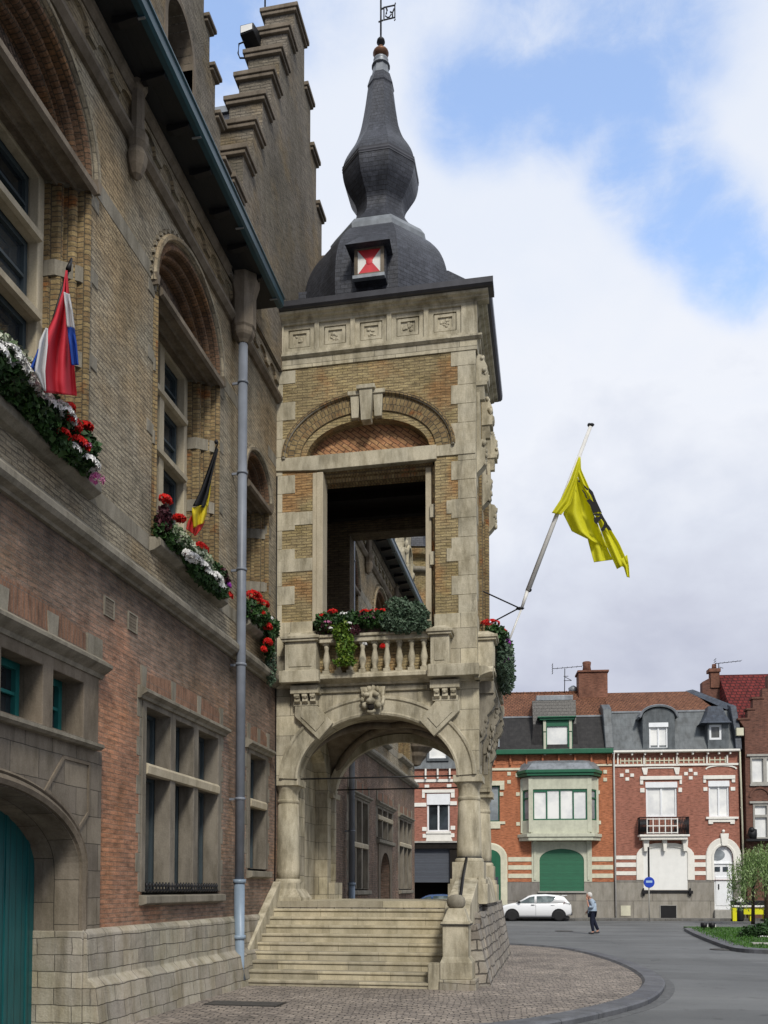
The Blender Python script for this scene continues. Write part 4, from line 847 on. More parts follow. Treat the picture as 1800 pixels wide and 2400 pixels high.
        for k in range(n):
            u0,u1=inner0+k*step+.05,inner0+(k+1)*step-.05
            q=MB(fr); q.prism(rect(u0+.0,u1-.0,13.30,13.88),-.06,.0,[rect(u0+.10,u1-.10,13.39,13.79)]); q.prism(rect(u0+.12,u1-.12,13.41,13.77),-.06,-.015,[rect(u0+.19,u1-.19,13.47,13.71)]); 
            cx=(u0+u1)/2
            for _ in range(7): q.ball((cx+random.uniform(-.09,.09),-.045,13.59+random.uniform(-.08,.08)),random.uniform(.025,.045),6,(1.2,.6,1),.2)
            q.build('frieze_panel',M_st,fz,bevel=.004)
        q=MB(fr); q.sprism([(-.1,13.93),(.05,13.93),(.07,13.945),(.07,13.96),(.14,13.975),(.15,14.0),(.22,14.015),(.24,14.04),(.24,14.06),(-.1,14.06)],a0,a1+.24); q.build('cornice',M_st,ET)
        q=MB(fr); q.sprism([(-.1,14.06),(.22,14.06),(.30,14.07),(.34,14.11),(.35,14.22),(.31,14.22),(.28,14.15),(-.1,14.18)],a0-.05,a1+.35); q.build('gutter',M_zinc,ET)
    q=MB(TF); q.tube([(-5.73,.04,1.95),(-5.72,.045,4.0),(-5.73,.035,6.0),(-5.7,.33,6.15),(-5.7,.33,6.3),(-5.72,.05,6.5),(-5.73,.04,10.6)],.014,6); q.build('lightning_cable',M_iron,ET)
    # busts on the right side
    for yy,z in ((TY+.3,12.6),(20.3,12.6),(TYB-.3,12.6)):
        q=MB(TR); q.box(yy-.11,yy+.11,-.02,.08,10.5,12.2); q.box(yy-.17,yy+.17,0,.24,12.25,12.34)
        q.sprism([(0,12.34),(.26,12.34),(.28,12.44),(.22,12.52),(.24,12.66),(.18,12.80),(.12,12.92),(0,12.95)],yy-.12,yy+.12)
        for k in range(16): z=random.uniform(12.36,12.9); q.ball((yy+random.uniform(-.14,.14),.24-(z-12.36)*.2+random.uniform(-.03,.03),z),random.uniform(.03,.06),6,(1,1,1.3),.3)
        q.prism([(yy-.15,12.25),(yy+.15,12.25),(yy+.06,12.0),(yy-.06,12.0)],0,.18)
        q.sprism([(0,10.4),(.10,10.5),(.20,10.62),(.18,10.8),(.22,10.95),(.18,11.1),(0,11.15)],yy-.13,yy+.13)
        for k in range(16): q.ball((yy+random.uniform(-.14,.14),.16+random.uniform(-.04,.04),10.55+random.uniform(0,.55)),random.uniform(.03,.06),6,(1,1,1.3),.3)
        q.build('carved_bust',M_st,ET)
    # ------------- roof: skirt, bell dome, dormers, collar, onion spire
    q=MB(WF); e0,e1,f0,f1=x0-.02,x1+.24,TY-.24,TYB+.1; z=14.17
    q.add([(e0,f0,z),(e1,f0,z),(e1,f1,z),(e0,f1,z),(AXX-1.6,AXY-1.6,14.46),(AXX+1.75,AXY-1.6,14.46),(AXX+1.75,AXY+1.6,14.46),(AXX-1.6,AXY+1.6,14.46)],[(0,1,5,4),(1,2,6,5),(2,3,7,6),(3,0,4,7),(4,5,6,7)]); q.build('roof_skirt',M_sl,ET,recalc=True)
    q=MB(WF); q.box(-6.6,-5.0,TY+1.2,TYB-.3,14.1,15.45); q.build('link_roof',M_sl,ET)
    def crv(P,k=4):      # rounder profile through the given points
        out=[]
        for i in range(len(P)-1):
            p0,p1,p2,p3=P[max(i-1,0)],P[i],P[i+1],P[min(i+2,len(P)-1)]
            for j in range(k):
                t=j/k; out.append(tuple(.5*((2*p1[q])+(-p0[q]+p2[q])*t+(2*p0[q]-5*p1[q]+4*p2[q]-p3[q])*t*t+(-p0[q]+3*p1[q]-3*p2[q]+p3[q])*t**3) for q in (0,1)))
        return out+[P[-1]]
    def octa(prof,name,mat,par=ET,smooth=False,n=8):
        if name in ('dome','spire'): prof=crv(prof)
        q=MB(WF); k=1/math.cos(math.pi/8); q.lathe(AXX,AXY,[(r*k,z) for r,z in prof],n,R_(22.5),smooth); return q.build(name,mat,par)
    octa([(1.66,14.2),(1.67,14.8),(1.66,15.3),(1.60,15.7),(1.46,16.08),(1.24,16.40),(1.02,16.62),(.92,16.70)],'dome',M_sl)
    octa([(.95,16.50),(1.09,16.54),(1.10,16.66),(1.0,16.82),(.90,16.88)],'lead_collar',M_lead)
    sp=octa([(.94,16.87),(.72,17.08),(.58,17.32),(.53,17.52),(.55,17.7),(.66,17.9),(.77,18.1),(.825,18.3),(.84,18.48),(.82,18.66),(.76,18.84),(.67,19.02),(.57,19.2),(.50,19.38),(.44,19.6),(.39,19.87),(.34,20.2),(.29,20.6),(.265,20.78)],'spire',M_sl)
    octa([(.80,18.44),(.852,18.47),(.846,18.50),(.856,18.53),(.846,18.57),(.85,18.60),(.80,18.63)],'lead_band',M_zinc,sp)
    octa([(.285,20.64),(.30,20.68),(.23,20.93)],'spire_skirt',M_sl,sp)
    octa([(.205,20.88),(.165,21.24)],'lead_neck',M_lead,sp)
    q=MB(WF); q.lathe(AXX,AXY,[(.22,21.2),(.21,21.24),(.16,21.3),(.18,21.33),(.18,21.37),(.12,21.42),(.10,21.46)],16); q.build('lead_cap',M_lead,sp)
    q=MB(WF); q.lathe(AXX,AXY,[(.10,21.44),(.19,21.53),(.18,21.57),(.10,21.65),(.06,21.7),(.055,21.72)],16); q.build('copper_knob',M_cop,sp)
    q=MB(WF); q.lathe(AXX,AXY,[(.05,21.7),(.05,21.79),(.10,21.81),(.09,21.87),(.03,21.94),(.02,21.98)],16); q.build('finial',M_iron,sp)
    # dormers: pent slate hood and red-and-white shutter
    def dormer(fr,ca,bf,z0,k=.86):
        fr=Fr(fr((ca,0,z0)),fr.A*k,fr.B,fr.C*k); ca=z0=0.
        s=MB(fr); s.prism(rect(ca-.40,ca+.40,z0-.12,z0+.72),bf-.9,bf-.03); d=s.build('dormer',M_sl,ET)
        s=MB(fr); s.add([(ca-.56,bf+.22,z0+.62),(ca+.56,bf+.22,z0+.62),(ca+.50,bf-.9,z0+.66),(ca-.50,bf-.9,z0+.66),(ca-.32,bf-.32,z0+1.24),(ca+.32,bf-.32,z0+1.24),(ca+.28,bf-1.1,z0+1.42),(ca-.28,bf-1.1,z0+1.42)],[(0,1,2,3),(0,1,5,4),(1,2,6,5),(2,3,7,6),(3,0,4,7),(4,5,6,7)]); s.build('dormer_hood',M_sl,d)
        s=MB(fr); s.prism(rect(ca-.37,ca+.37,z0-.10,z0+.66),bf-.06,bf+.03,[rect(ca-.29,ca+.29,z0+.0,z0+.60)]); s.build('frame',M_sd,d)
        s=MB(fr); s.box(ca-.40,ca+.40,bf-.02,bf+.09,z0-.16,z0-.08); s.build('sill',M_lead,d)
        s=MB(fr); s.add([(ca-.29,bf-.0,z0),(ca+.29,bf,z0),(ca+.05,bf,z0+.30),(ca+.29,bf,z0+.6),(ca-.29,bf,z0+.6),(ca-.05,bf,z0+.30)],[(0,1,2,5),(5,2,3,4)]); s.ball((ca,bf,z0+.3),.085,12,(1,.1,1)); s.build('shutter',M_red,d,recalc=False)
        s=MB(fr); s.box(ca-.29,ca+.29,bf-.03,bf-.004,z0,z0+.6); s.build('shutter_board',M_wht,d)
    dormer(TF,-3.73,.0,14.84)
    dormer(TR,20.3,-.42,15.0,.72)
tower()
# ================================================================== weather vane
def vane():
    V=thing('weather_vane','black iron weather vane with a square openwork banner on the spire tip','weather vane',(AXX,AXY,21.95))
    q=MB(WF); q.tube([(AXX,AXY,21.93),(AXX,AXY,23.1)],.022,8); q.build('rod',M_iron,V)
    f=Fr((AXX,AXY,-.38),(.97,-.2,0),(.2,.97,0)); q=MB(f)
    q.sweep([(.08,22.72),(.36,22.68),(.36,22.98),(.08,23.03)],[(-.012,-.01),(-.012,.01),(.012,.01),(.012,-.01)],closed=True)
    q.box(-.06,.06,-.012,.012,22.71,22.735); q.box(0,.09,-.012,.012,23.0,23.03); q.tube([(.36,0,22.68),(.37,0,22.62),(.34,0,22.61)],.014,6); q.tube([(.36,0,22.98),(.375,0,23.03)],.014,6)
    q.build('banner_frame',M_iron,V)
    q=MB(f)       # a rampant beast cut out of sheet iron
    q.tube([(.14,0,23.0),(.16,0,22.93),(.14,0,22.86)],.022,6); q.tube([(.14,0,22.86),(.12,0,22.80),(.17,0,22.75),(.22,0,22.74),(.27,0,22.80)],.014,6); q.tube([(.24,0,22.86),(.30,0,22.82),(.34,0,22.90)],.018,6); q.tube([(.30,0,22.82),(.30,0,22.71)],.016,6)
    q.build('beast_figure',M_iron,V)
vane()
# ================================================================== perron: two flights of stone steps and their cheek walls
def stairs():
    S=thing('perron_staircase','broad flight of ten limestone steps up to the porch with rubble cheek wall','staircase',(-3.6,15.8,0))
    n=10; rz=1.55/n; tr=.255; y0=15.82
    q=MB(WF); q.box(-5.75,-1.45,TY-.25,TYB+.25,0,1.52); q.build('landing_base',M_pw,S)
    q=MB(WF); q.box(-5.75,-1.50,y0+tr*(n-1)-.03,TYB+.27,1.42,1.55); q.build('landing',M_step,S)
    for k in range(n-1):
        q=MB(WF); y=y0+k*tr; q.box(-5.62,-1.9,y,y+tr+.3,0 if k==0 else k*rz-.02,(k+1)*rz-.05); q.box(-5.62,-1.9,y-.03,y+tr+.3,(k+1)*rz-.05,(k+1)*rz); q.uv=[[(u+k*.83,v) for u,v in p] for p in q.uv]; q.build('step',M_step,S,bevel=.012)
        if k: 
            q=MB(WF); ye=TYB+.25+(n-1)*tr-k*tr; q.box(-5.62,-1.9,TYB,ye,k*rz-.02,(k+1)*rz); q.build('step',M_step,S,bevel=.012)
    sf=Fr((0,0,0),(0,1,0),(1,0,0))
    q=MB(sf); q.prism([(15.95,0),(15.95,.42),(18.25,1.95),(18.5,1.95),(18.5,0)],-5.75,-5.60); q.build('cheek_wall',M_st,S,bevel=.015)
    q=MB(sf); q.prism([(16.1,0),(16.1,1.15),(16.3,1.5),(TY-.1,2.02),(TY+.1,2.02),(TY+.1,0)],-1.92,-1.46); q.build('cheek_wall',M_st,S,bevel=.02)
    q=MB(sf); q.prism([(TYB-.1,0),(TYB-.1,2.02),(TYB+.1,2.02),(24.6,.9),(24.8,0)],-1.92,-1.46); q.build('cheek_wall',M_st,S,bevel=.02)
    q=MB(sf)   # battered rubble face
    for yy0,yy1,zt in ((16.42,17.2,1.15),(17.2,19.0,1.35),(19.0,24.6,1.5)):
        q.add([(yy0,-1.50,0),(yy1,-1.50,0),(yy1,-1.50,zt),(yy0,-1.50,zt),(yy0,-1.10,0),(yy1,-1.10,0),(yy1,-1.36,zt),(yy0,-1.36,zt)],[(0,1,2,3),(4,5,6,7),(0,1,5,4),(2,3,7,6),(1,2,6,5),(0,3,7,4)])
    q.build('rubble_wall',M_pw,S)
    for z0,z1 in ((1.50,1.95),):
        q=MB(sf); q.add([(TY-.25,-1.46,z0),(TYB+.2,-1.46,z0),(TYB+.2,-1.46,z1+.12),(TY-.25,-1.46,z1+.12),(TY-.25,-1.3,z0),(TYB+.2,-1.3,z0),(TYB+.2,-1.40,z1),(TY-.25,-1.40,z1)],[(0,1,2,3),(4,5,6,7),(0,1,5,4),(2,3,7,6),(1,2,6,5),(0,3,7,4)]); q.build('podium_course',M_st,S)
    # newel with ball
    cx=-1.68; cy=15.98
    q=MB(WF); q.box(cx-.27,cx+.36,cy-.27,cy+.5,0,.23); q.build('newel_foot',M_pl,S,bevel=.015)
    q=MB(WF); q.box(cx-.26,cx+.30,cy-.24,cy+.4,.23,.52)
    q.add([(cx-.26,cy-.24,.52),(cx+.30,cy-.24,.52),(cx+.30,cy+.4,.52),(cx-.26,cy+.4,.52),(cx-.22,cy-.2,.62),(cx+.23,cy-.2,.62),(cx+.23,cy+.3,.62),(cx-.22,cy+.3,.62)],[(0,1,5,4),(1,2,6,5),(2,3,7,6),(3,0,4,7),(4,5,6,7),(0,1,2,3)])
    q.box(cx-.22,cx+.23,cy-.2,cy+.3,.62,1.17)
    q.box(cx-.25,cx+.26,cy-.23,cy+.33,1.18,1.22)
    q.add([(cx-.23,cy-.21,1.22),(cx+.24,cy-.21,1.22),(cx+.24,cy+.3,1.22),(cx-.23,cy+.3,1.22),(cx-.13,cy-.12,1.46),(cx+.15,cy-.12,1.46),(cx+.15,cy+.2,1.46),(cx-.13,cy+.2,1.46)],[(0,1,5,4),(1,2,6,5),(2,3,7,6),(3,0,4,7),(4,5,6,7),(0,1,2,3)])
    nw=q.build('newel',M_st,S,bevel=.012)
    q=MB(WF); q.box(cx-.255,cx+.265,cy-.235,cy+.335,1.165,1.185); q.build('newel_joint',M_iron,nw)
    q=MB(WF); q.lathe(cx,cy,[(.02,1.44),(.10,1.45),(.155,1.5),(.168,1.57),(.15,1.64),(.09,1.69),(.01,1.70)],20); q.build('ball',M_sg,nw)
    q=MB(WF); q.box(cx-.48,cx-.26,cy-.2,cy+.1,0,.50); q.build('newel_side',M_st,S,bevel=.02)
    q=MB(WF); q.tube([(-1.72,TY+.05,2.42),(-1.70,17.4,2.0),(-1.66,16.35,1.5)],.03,10); q.tube([(-1.72,TY+.05,2.42),(-1.72,TY+.06,2.1)],.022,8); q.tube([(-1.66,16.38,1.52),(-1.66,16.38,1.2)],.022,8); q.build('handrail',M_iron,S)
stairs()
# ================================================================== row of houses across the square
HA=R_(5.2); HO=Vector((*onG(1440,2155),0))
HF=Fr(HO,(math.cos(HA),math.sin(HA),0),(math.sin(HA),-math.cos(HA),0))     # a along the row, b towards the square
_n=HF.B
def hz(px,py,b=0.):
    r=ray(px,py); t=((HO+_n*b)-_O).dot(_n)/r.dot(_n); p=_O+r*t-HO; return p.dot(HF.A),p.z
def z4(x,y,b=0.): return hz(1130+x/3.6857,1550+y/3.6857,b)      # reading aids for two enlargements of the photograph
def z5(x,y,b=0.): return hz(1400+x/3.6875,1550+y/3.6875,b)
M_bo=brickmat('orange house brick',(.50,.18,.085),(.42,.15,.07),(.40,.20,.13),.22,.065,.006,soot=.15,streak=.15,bump=.3,warp=.003)
M_br=brickmat('red house brick',(.40,.16,.11),(.34,.135,.095),(.34,.20,.155),.22,.065,.006,soot=.15,streak=.15,bump=.3,warp=.003)
M_bb=brickmat('brown house brick',(.22,.10,.07),(.17,.08,.06),(.12,.08,.065),.22,.065,.008,soot=.3,bump=.4)
M_ch=brickmat('chimney brick',(.28,.12,.075),(.24,.10,.065),(.18,.12,.09),.22,.065,.008,soot=.5,bump=.4)
M_til=brickmat('brown roof tiles',(.27,.12,.065),(.22,.095,.055),(.09,.045,.03),.22,.18,.02,soot=.35,bump=.9,dist=.04,warp=0)
M_tir=brickmat('dark red roof tiles',(.22,.035,.03),(.17,.028,.026),(.07,.015,.015),.30,.26,.035,soot=.2,bump=.9,dist=.05,warp=0)
M_cem=stonemat('grey rendered base',(.30,.28,.25),(.26,.245,.22),amt=.35,joints=(2.2,1.1),jm=.012,bump=.15)
M_crm=plain('cream painted stone',(.62,.60,.46),.6,0,.3,.25)
M_crg=plain('pale green cream paint',(.52,.53,.42),.6,0,.3,.25)
M_grn=plain('dark green paint',(.012,.11,.055),.4,0,.4,.25)
M_shg=boards('green roller shutter',(.02,.15,.075),.07,1,.5)
M_shw=plain('white roller shutter',(.80,.80,.77),.45,0,.4,.10,3,.02)
M_whs=plain('white painted stone',(.78,.76,.70),.6,0,.3,.15)
M_mand=brickmat('dark mansard slate',(.030,.028,.027),(.022,.02,.02),(.012,.012,.012),.25,.2,.006,rough=.35,soot=.5,bump=.3)
M_mang=brickmat('grey mansard slate',(.13,.145,.155),(.11,.125,.135),(.085,.095,.10),.3,.5,.005,rough=.45,soot=.2,bump=.3)
M_mant=brickmat('blue mansard slate',(.07,.085,.11),(.06,.07,.09),(.03,.035,.04),.25,.2,.006,rough=.45,soot=.2,bump=.3)
M_cursky=glassmat('pane painted with curtain and sky reflection',(.66,.67,.67),.10,.8,vary=(.84,.84,.81))  # pale mottled base colour paints in reflected sky along with net curtains
M_glg=glassmat('grey reflecting pane',(.16,.18,.19),.08,.8,vary=(.30,.33,.35))
M_gar=boards('anthracite garage shutter',(.075,.085,.105),.10,1,.5)
M_gry=plain('grey stone trim',(.36,.35,.32),.7,0,.3,.3)
def win(par,a0,a1,z0,z1,frame=M_whtg,pane=M_cursky,b=.0,split=1,fw=.06,blind=0,name='window'):
    q=MB(HF); w=a1-a0; holes=[]
    for i in range(split+1): holes.append(rect(a0+fw+(w-fw)*i/(split+1),a0+(w-fw)*(i+1)/(split+1),z0+fw,z1-fw))
    q.prism(rect(a0,a1,z0,z1),b-.16,b-.08,holes); f=q.build(name,frame,par)
    q=MB(HF); q.box(a0+.01,a1-.01,b-.18,b-.15,z0+.01,z1-.01); q.build('pane',pane,f)
    if blind: q=MB(HF); q.box(a0-.02,a1+.02,b-.10,b+.02,z1-blind,z1+.01); q.build('blind_box',M_whtg,f)
    return f
def notched(a0,a1,z0,z1,cuts):      # strip with openings cut down from its top edge: (a0, a1, floor)
    P=[(a0,z0),(a1,z0),(a1,z1)]
    for c0,c1,zf in sorted(cuts,reverse=True): P+= [(c1,z1),(c1,zf),(c0,zf),(c0,z1)]
    return P+[(a0,z1)]
def bandbox(fr,par,name,mat,rects,b0=-.02,b1=.035,bevel=0):
    q=MB(fr)
    for r in rects: q.box(*r[:2],b0,b1,*r[2:])
    return q.build_each(name,mat,par,bevel=bevel)
def houses():
    yd=-9.
    # ---- orange brick house with green woodwork
    aL,zB=-9.1,0; zc=z4(300,810)[1]   # foot of the roof
    zbase=z4(300,1905)[1]
    H1=thing('orange_brick_house','orange brick house with pale green bay window, green shutter and dark mansard roof','house',tuple(HO+HF.A*-4.5),HA)
    bay=(z4(330,0)[0],z4(985,0)[0]); bz=(z4(0,1500)[1],z4(0,1000)[1])
    # wall with openings
    gd=(z4(482,0)[0],z4(862,0)[0],z4(0,1985)[1],z4(0,1720)[1],z4(0,1622)[1]); gc=(gd[0]+gd[1])/2
    w1=(hz(1130,0)[0],z4(145,0)[0],z4(0,1385)[1],z4(0,1075)[1])
    w1=(w1[1]-1.15,w1[1],w1[2],w1[3])
    dr=(z4(145,0)[0]-1.25,z4(150,0)[0],.15,z4(0,1720)[1]+.1,z4(0,1625)[1])
    w=MB(HF); w.prism(rect(aL,0,zbase,zc+.0),-.4,0,[[(gd[0],zbase+.01),(gd[1],zbase+.01),(gd[1],gd[3])]+ell(gc,gd[3],(gd[1]-gd[0])/2,gd[4]-gd[3],0,180,16)[1:-1]+[(gd[0],gd[3])],rect(*w1)]); w.box(aL,0,yd,yd+.3,0,zc); w.box(aL,aL+.3,yd+.3,-.4,0,zc); w.box(-.3,0,yd+.3,-.4,0,zc); w.build('wall',M_bo,H1)
    w=MB(HF); w.prism(notched(aL,0,0,zbase-.005,[(gd[0],gd[1],gd[2])]),-.38,.05); w.build('rendered_base',M_cem,H1)
    # cream stripes
    s0=z4(215,0)[0]; s1=z4(415,0)[0]; s2=z4(925,0)[0]; R=[]
    for y0,y1 in ((1692,1730),(1762,1800),(1835,1872)):
        z1,z0=z4(0,y0)[1],z4(0,y1)[1]; R+= [(s0,s1,z0,z1),(s2,-.05,z0,z1)]
    bandbox(HF,H1,'stripe',M_crm,R)
    bandbox(HF,H1,'eaves_band',M_crm,[(aL,z4(330,0)[0],z4(0,945)[1],z4(0,925)[1]),(z4(960,0)[0],-.05,z4(0,918)[1],z4(0,902)[1])],b1=.08)
    q=MB(HF); a=aL+.2
    while a<-.2: q.box(a,a+.10,0,.16,z4(0,900)[1],zc-.02); q.box(a+.2,a+.75,0,.03,z4(0,895)[1],z4(0,865)[1]); a+=.95
    q.build_each('eaves_bracket',M_bo,H1)
    R=[]
    for x,y in ((232,972),(232,1042),(308,1148),(1062,955),(1062,1022),(1000,1132),(310,1405),(1010,1393),(168,1148),(305,985)): a,z=z4(x,y); R.append((a-.11,a+.11,z-.11,z+.11))
    bandbox(HF,H1,'stone_block',M_crm,R,b1=.05,bevel=.02)
    # small window at the left
    q=win(H1,*w1[:2],w1[2],w1[3],M_grn,M_glg,0,0,.07,0); 
    bandbox(HF,q,'lintel',M_crm,[(w1[0]-.3,w1[1]+.28,w1[3],w1[3]+.28),(w1[1]+.02,w1[1]+.28,w1[3]-.25,w1[3]),(w1[0]-.2,w1[1]+.32,w1[2]-.16,w1[2]),(w1[0],w1[1]+.02,w1[2]-.42,w1[2]-.16)],b1=.08,bevel=.01)
    # arched green door at the left edge
    dc=(dr[0]+dr[1])/2; dh=(dr[1]-dr[0])/2
    q=MB(HF); q.sweep([(dr[1],.1),(dr[1],dr[3])]+ell(dc,dr[3],dh,.55,0,180,16)+[(dr[0],dr[3]),(dr[0],.1)],[(0,-.1),(0,.07),(-.32,.09),(-.4,.04),(-.4,-.1)]); q.build('door_surround',M_crm,H1)
    q=MB(HF); q.prism([(dr[0],.1),(dr[1],.1),(dr[1],dr[3])]+ell(dc,dr[3],dh,.55,0,180,16)[1:-1]+[(dr[0],dr[3])],-.1,.06); d=q.build('door',M_grn,H1)
    q=MB(HF); q.box(dr[0]+.15,dr[1]-.15,.05,.075,1.3,2.5); q.build('pane',M_gl,d)
    # ground-floor window: green roller shutter in a cream surround
    su=(z4(415,0)[0],z4(930,0)[0])
    q=MB(HF); top=z4(0,1560)[1]; q.prism([(su[0],zbase),(gd[0],zbase),(gd[0],gd[3])]+ell(gc,gd[3],(gd[1]-gd[0])/2,gd[4]-gd[3],180,0,16)[1:-1]+[(gd[1],gd[3]),(gd[1],zbase),(su[1],zbase),(su[1],top),(su[0],top)],-.02,.06); G=q.build('shop_window_surround',M_crg,H1,bevel=.01)
    q=MB(HF); q.prism([(gd[0]-.05,gd[2]),(gd[1]+.05,gd[2]),(gd[1]+.05,gd[3])]+ell(gc,gd[3],(gd[1]-gd[0])/2+.05,gd[4]-gd[3]+.04,0,180,16)[1:-1]+[(gd[0]-.05,gd[3])],-.15,.012); q.build('roller_shutter',M_shg,G)
    q=MB(HF); q.box(gd[0]-.12,gd[1]+.12,-.1,.16,gd[2]-.1,gd[2]); q.build('sill',M_gry,G)
    q=MB(HF)
    for x in (gd[0]-.40,gd[1]+.12): q.box(x,x+.26,.06,.22,top-.12,top); q.box(x+.05,x+.21,.06,.30,top,top+.18); q.box(x+.06,x+.20,.05,.12,zbase+.1,top-.12)
    q.box(gc-.1,gc+.1,.05,.14,gd[4]-.0,gd[4]+.22); q.build_each('console',M_crg,G,bevel=.02)
    # bay window
    bd=.75; b0,b1=bay; z0,z1=bz; zt=z4(0,985,bd)[1]
    f0,f1=z4(412,0,bd)[0],z4(915,0,bd)[0]
    plan=[(b0,0),(f0,bd),(f1,bd),(b1,0)]
    q=MB(HF); q.vprism(plan,z4(0,1490,bd)[1],z4(0,1375,bd)[1]); q.vprism(plan,z4(0,1110,bd)[1],z4(0,1000,bd)[1]); 
    for (xa,ya) in plan[1:3]+[(b0+.08,.06),(b1-.08,.06)]: q.box(xa-.13,xa+.13,ya-.2,ya+.015,z4(0,1480,bd)[1],z4(0,1010,bd)[1])
    B=q.build('bay_window',M_crg,H1,bevel=.015)
    def scaled(k,off=0): return [(b0-k,0),(f0-k,bd+k),(f1+k,bd+k),(b1+k,0)]
    q=MB(HF); q.vprism(scaled(.16),z4(0,1550,bd)[1],z4(0,1520,bd)[1]); q.vprism(scaled(.24),z4(0,1520,bd)[1],z4(0,1492,bd)[1]); q.build('bay_sill',M_crg,B,bevel=.02)
    za,zb_=z4(0,1375,bd)[1],z4(0,1110,bd)[1]
    q=MB(HF); q.prism(rect(f0+.13,f1-.13,za,zb_),bd-.12,bd-.05,[rect(f0+.16+(f1-f0-.32)*i/4+.04,f0+.16+(f1-f0-.32)*(i+1)/4-.04,za+.08,zb_-.08-(.0 if i in(1,2) else .08)) for i in range(4)]); Wd=q.build('window',M_grn,B)
    q=MB(HF); q.box(f0+.14,f1-.14,bd-.14,bd-.11,za+.02,zb_-.02); q.build('pane',M_cursky,B)
    for p,r in (((b0,0),(f0,bd)),((f1,bd),(b1,0))):
        fr=Fr(HF((p[0],p[1],0)),(HF((r[0],r[1],0))-HF((p[0],p[1],0))).normalized(),(0,0,0)); fr.B=Vector((0,0,1)).cross(fr.A)*-1; L=math.dist(p,r)
        q=MB(fr); q.prism(rect(.12,L-.1,za,zb_),-.08,-.02,[rect(.2,L-.18,za+.08,zb_-.55),rect(.2,L-.18,zb_-.47,zb_-.08)]); q.build('window',M_grn,B)
        q=MB(fr); q.box(.14,L-.12,-.10,-.085,za,zb_); q.build('pane',M_glg,B)
    ze=z4(0,995,bd)[1]; q=MB(HF); q.vprism(scaled(.22),ze,ze+.16); q.vprism(scaled(.30),ze+.16,ze+.34); q.build('bay_eaves',M_grn,B,bevel=.01)
    q=MB(HF); zr=ze+.34; top_=z4(0,865,.3)[1]; A0=scaled(.24); A1=[(b0+.0,.0),(f0+.05,bd-.1),(f1-.05,bd-.1),(b1-.0,.0)]; A2=[(b0+.35,0),(f0+.35,bd-.45),(f1-.35,bd-.45),(b1-.35,0)]
    pts=[(x,y,zr) for x,y in A0]+[(x,y,(zr+top_)/2+.1) for x,y in A1]+[(x,y,top_) for x,y in A2]; fs=[]
    for l in (0,4):
        for k in range(3): fs.append((l+k,l+k+1,l+k+5,l+k+4))
    fs.append((8,9,10,11)); q.add(pts,fs); q.build('bay_roof',M_lead,B)
    # gutter, mansard, dormer, upper roof
    q=MB(HF); q.box(aL,-.02,-.05,.45,zc,zc+.28); q.build('gutter',M_grn,H1,bevel=.02)
    zm=z4(0,490,-1.)[1]; q=MB(HF); q.prism(rect(aL+.02,-.42,zc,zm),-1.2,-1.0) if 0 else q.add([(aL+.02,.2,zc+.28),(-.42,.2,zc+.28),(-.42,-1.,zm),(aL+.02,-1.,zm),(aL+.02,-6,zm),(-.42,-6,zm),(-.42,-6,zc),(aL+.02,-6,zc)],[(0,1,2,3),(3,2,5,4),(0,3,4,7),(1,6,5,2)]); mans=q.build('mansard_roof',M_mand,H1)
    q=MB(HF); q.box(aL,-.42,-1.1,-.94,zm-.04,zm+.06); q.build('lead_edge',M_lead,mans)
    zr2=z4(0,285,-4.)[1]; q=MB(HF); q.add([(aL,-1.0,zm+.02),(0,-1.0,zm+.02),(0,-4.,zr2),(aL,-4.,zr2),(0,-8.5,zm),(aL,-8.5,zm)],[(0,1,2,3),(3,2,4,5),(0,3,5),(1,4,2)]); rf=q.build('tiled_roof',M_til,H1)
    q=MB(HF); a=aL+.1
    while a<-.1: q.box(a,a+.04,-4.08,-3.92,zr2-.02,zr2+.10); a+=.45
    q.tube([(aL,-4,zr2+.0),(0,-4,zr2+.0)],.09,8); q.build('ridge',M_til,rf)
    # party wall flashing
    q=MB(HF); x0_,x1_=z4(1050,0)[0],z4(1125,0)[0]; q.sprism([(.1,zc+.3),(.36,zc+.3),(-.55,zm+.35),(-1.3,zm+.75),(-1.8,zm+.85),(-1.8,zm-.5)],x0_,x1_); q.build('party_wall_flashing',M_mang,H1,bevel=.04)
    # green dormer with dark hipped hood
    d0,d1=z4(520,0,.1)[0],z4(775,0,.1)[0]; dz0,dz1=zc+.05,z4(0,520,.1)[1]
    q=MB(HF); q.prism(rect(d0,d1,dz0,dz1),.0,.12,[rect(z4(556,0,.1)[0],z4(732,0,.1)[0],z4(0,792,.1)[1],z4(0,572,.1)[1])]); D=q.build('dormer',M_grn,H1,bevel=.015)
    q=MB(HF); q.box(z4(556,0,.1)[0]-.05,z4(732,0,.1)[0]+.05,-.05,.02,z4(0,792,.1)[1]-.04,z4(0,572,.1)[1]+.05); q.build('pane',M_cursky,D)
    for x in (535,757): q=MB(HF); a=z4(x,0,.1)[0]; q.box(a-.07,a+.07,.12,.2,dz0-.1,z4(0,625,.1)[1]); q.box(a-.08,a+.08,.1,.17,z4(0,615,.1)[1],dz1); q.build('pilaster',M_crg,D)
    q=MB(HF); q.box(d0-.2,d1+.1,-.1,.3,dz1,dz1+.12); q.box(d0-.32,d1+.2,-.1,.4,dz1+.12,dz1+.2); q.build('dormer_cornice',M_grn,D,bevel=.02)
    h0,h1=z4(420,0,.1)[0],z4(828,0,.1)[0]; hzt=z4(0,350,-.4)[1]
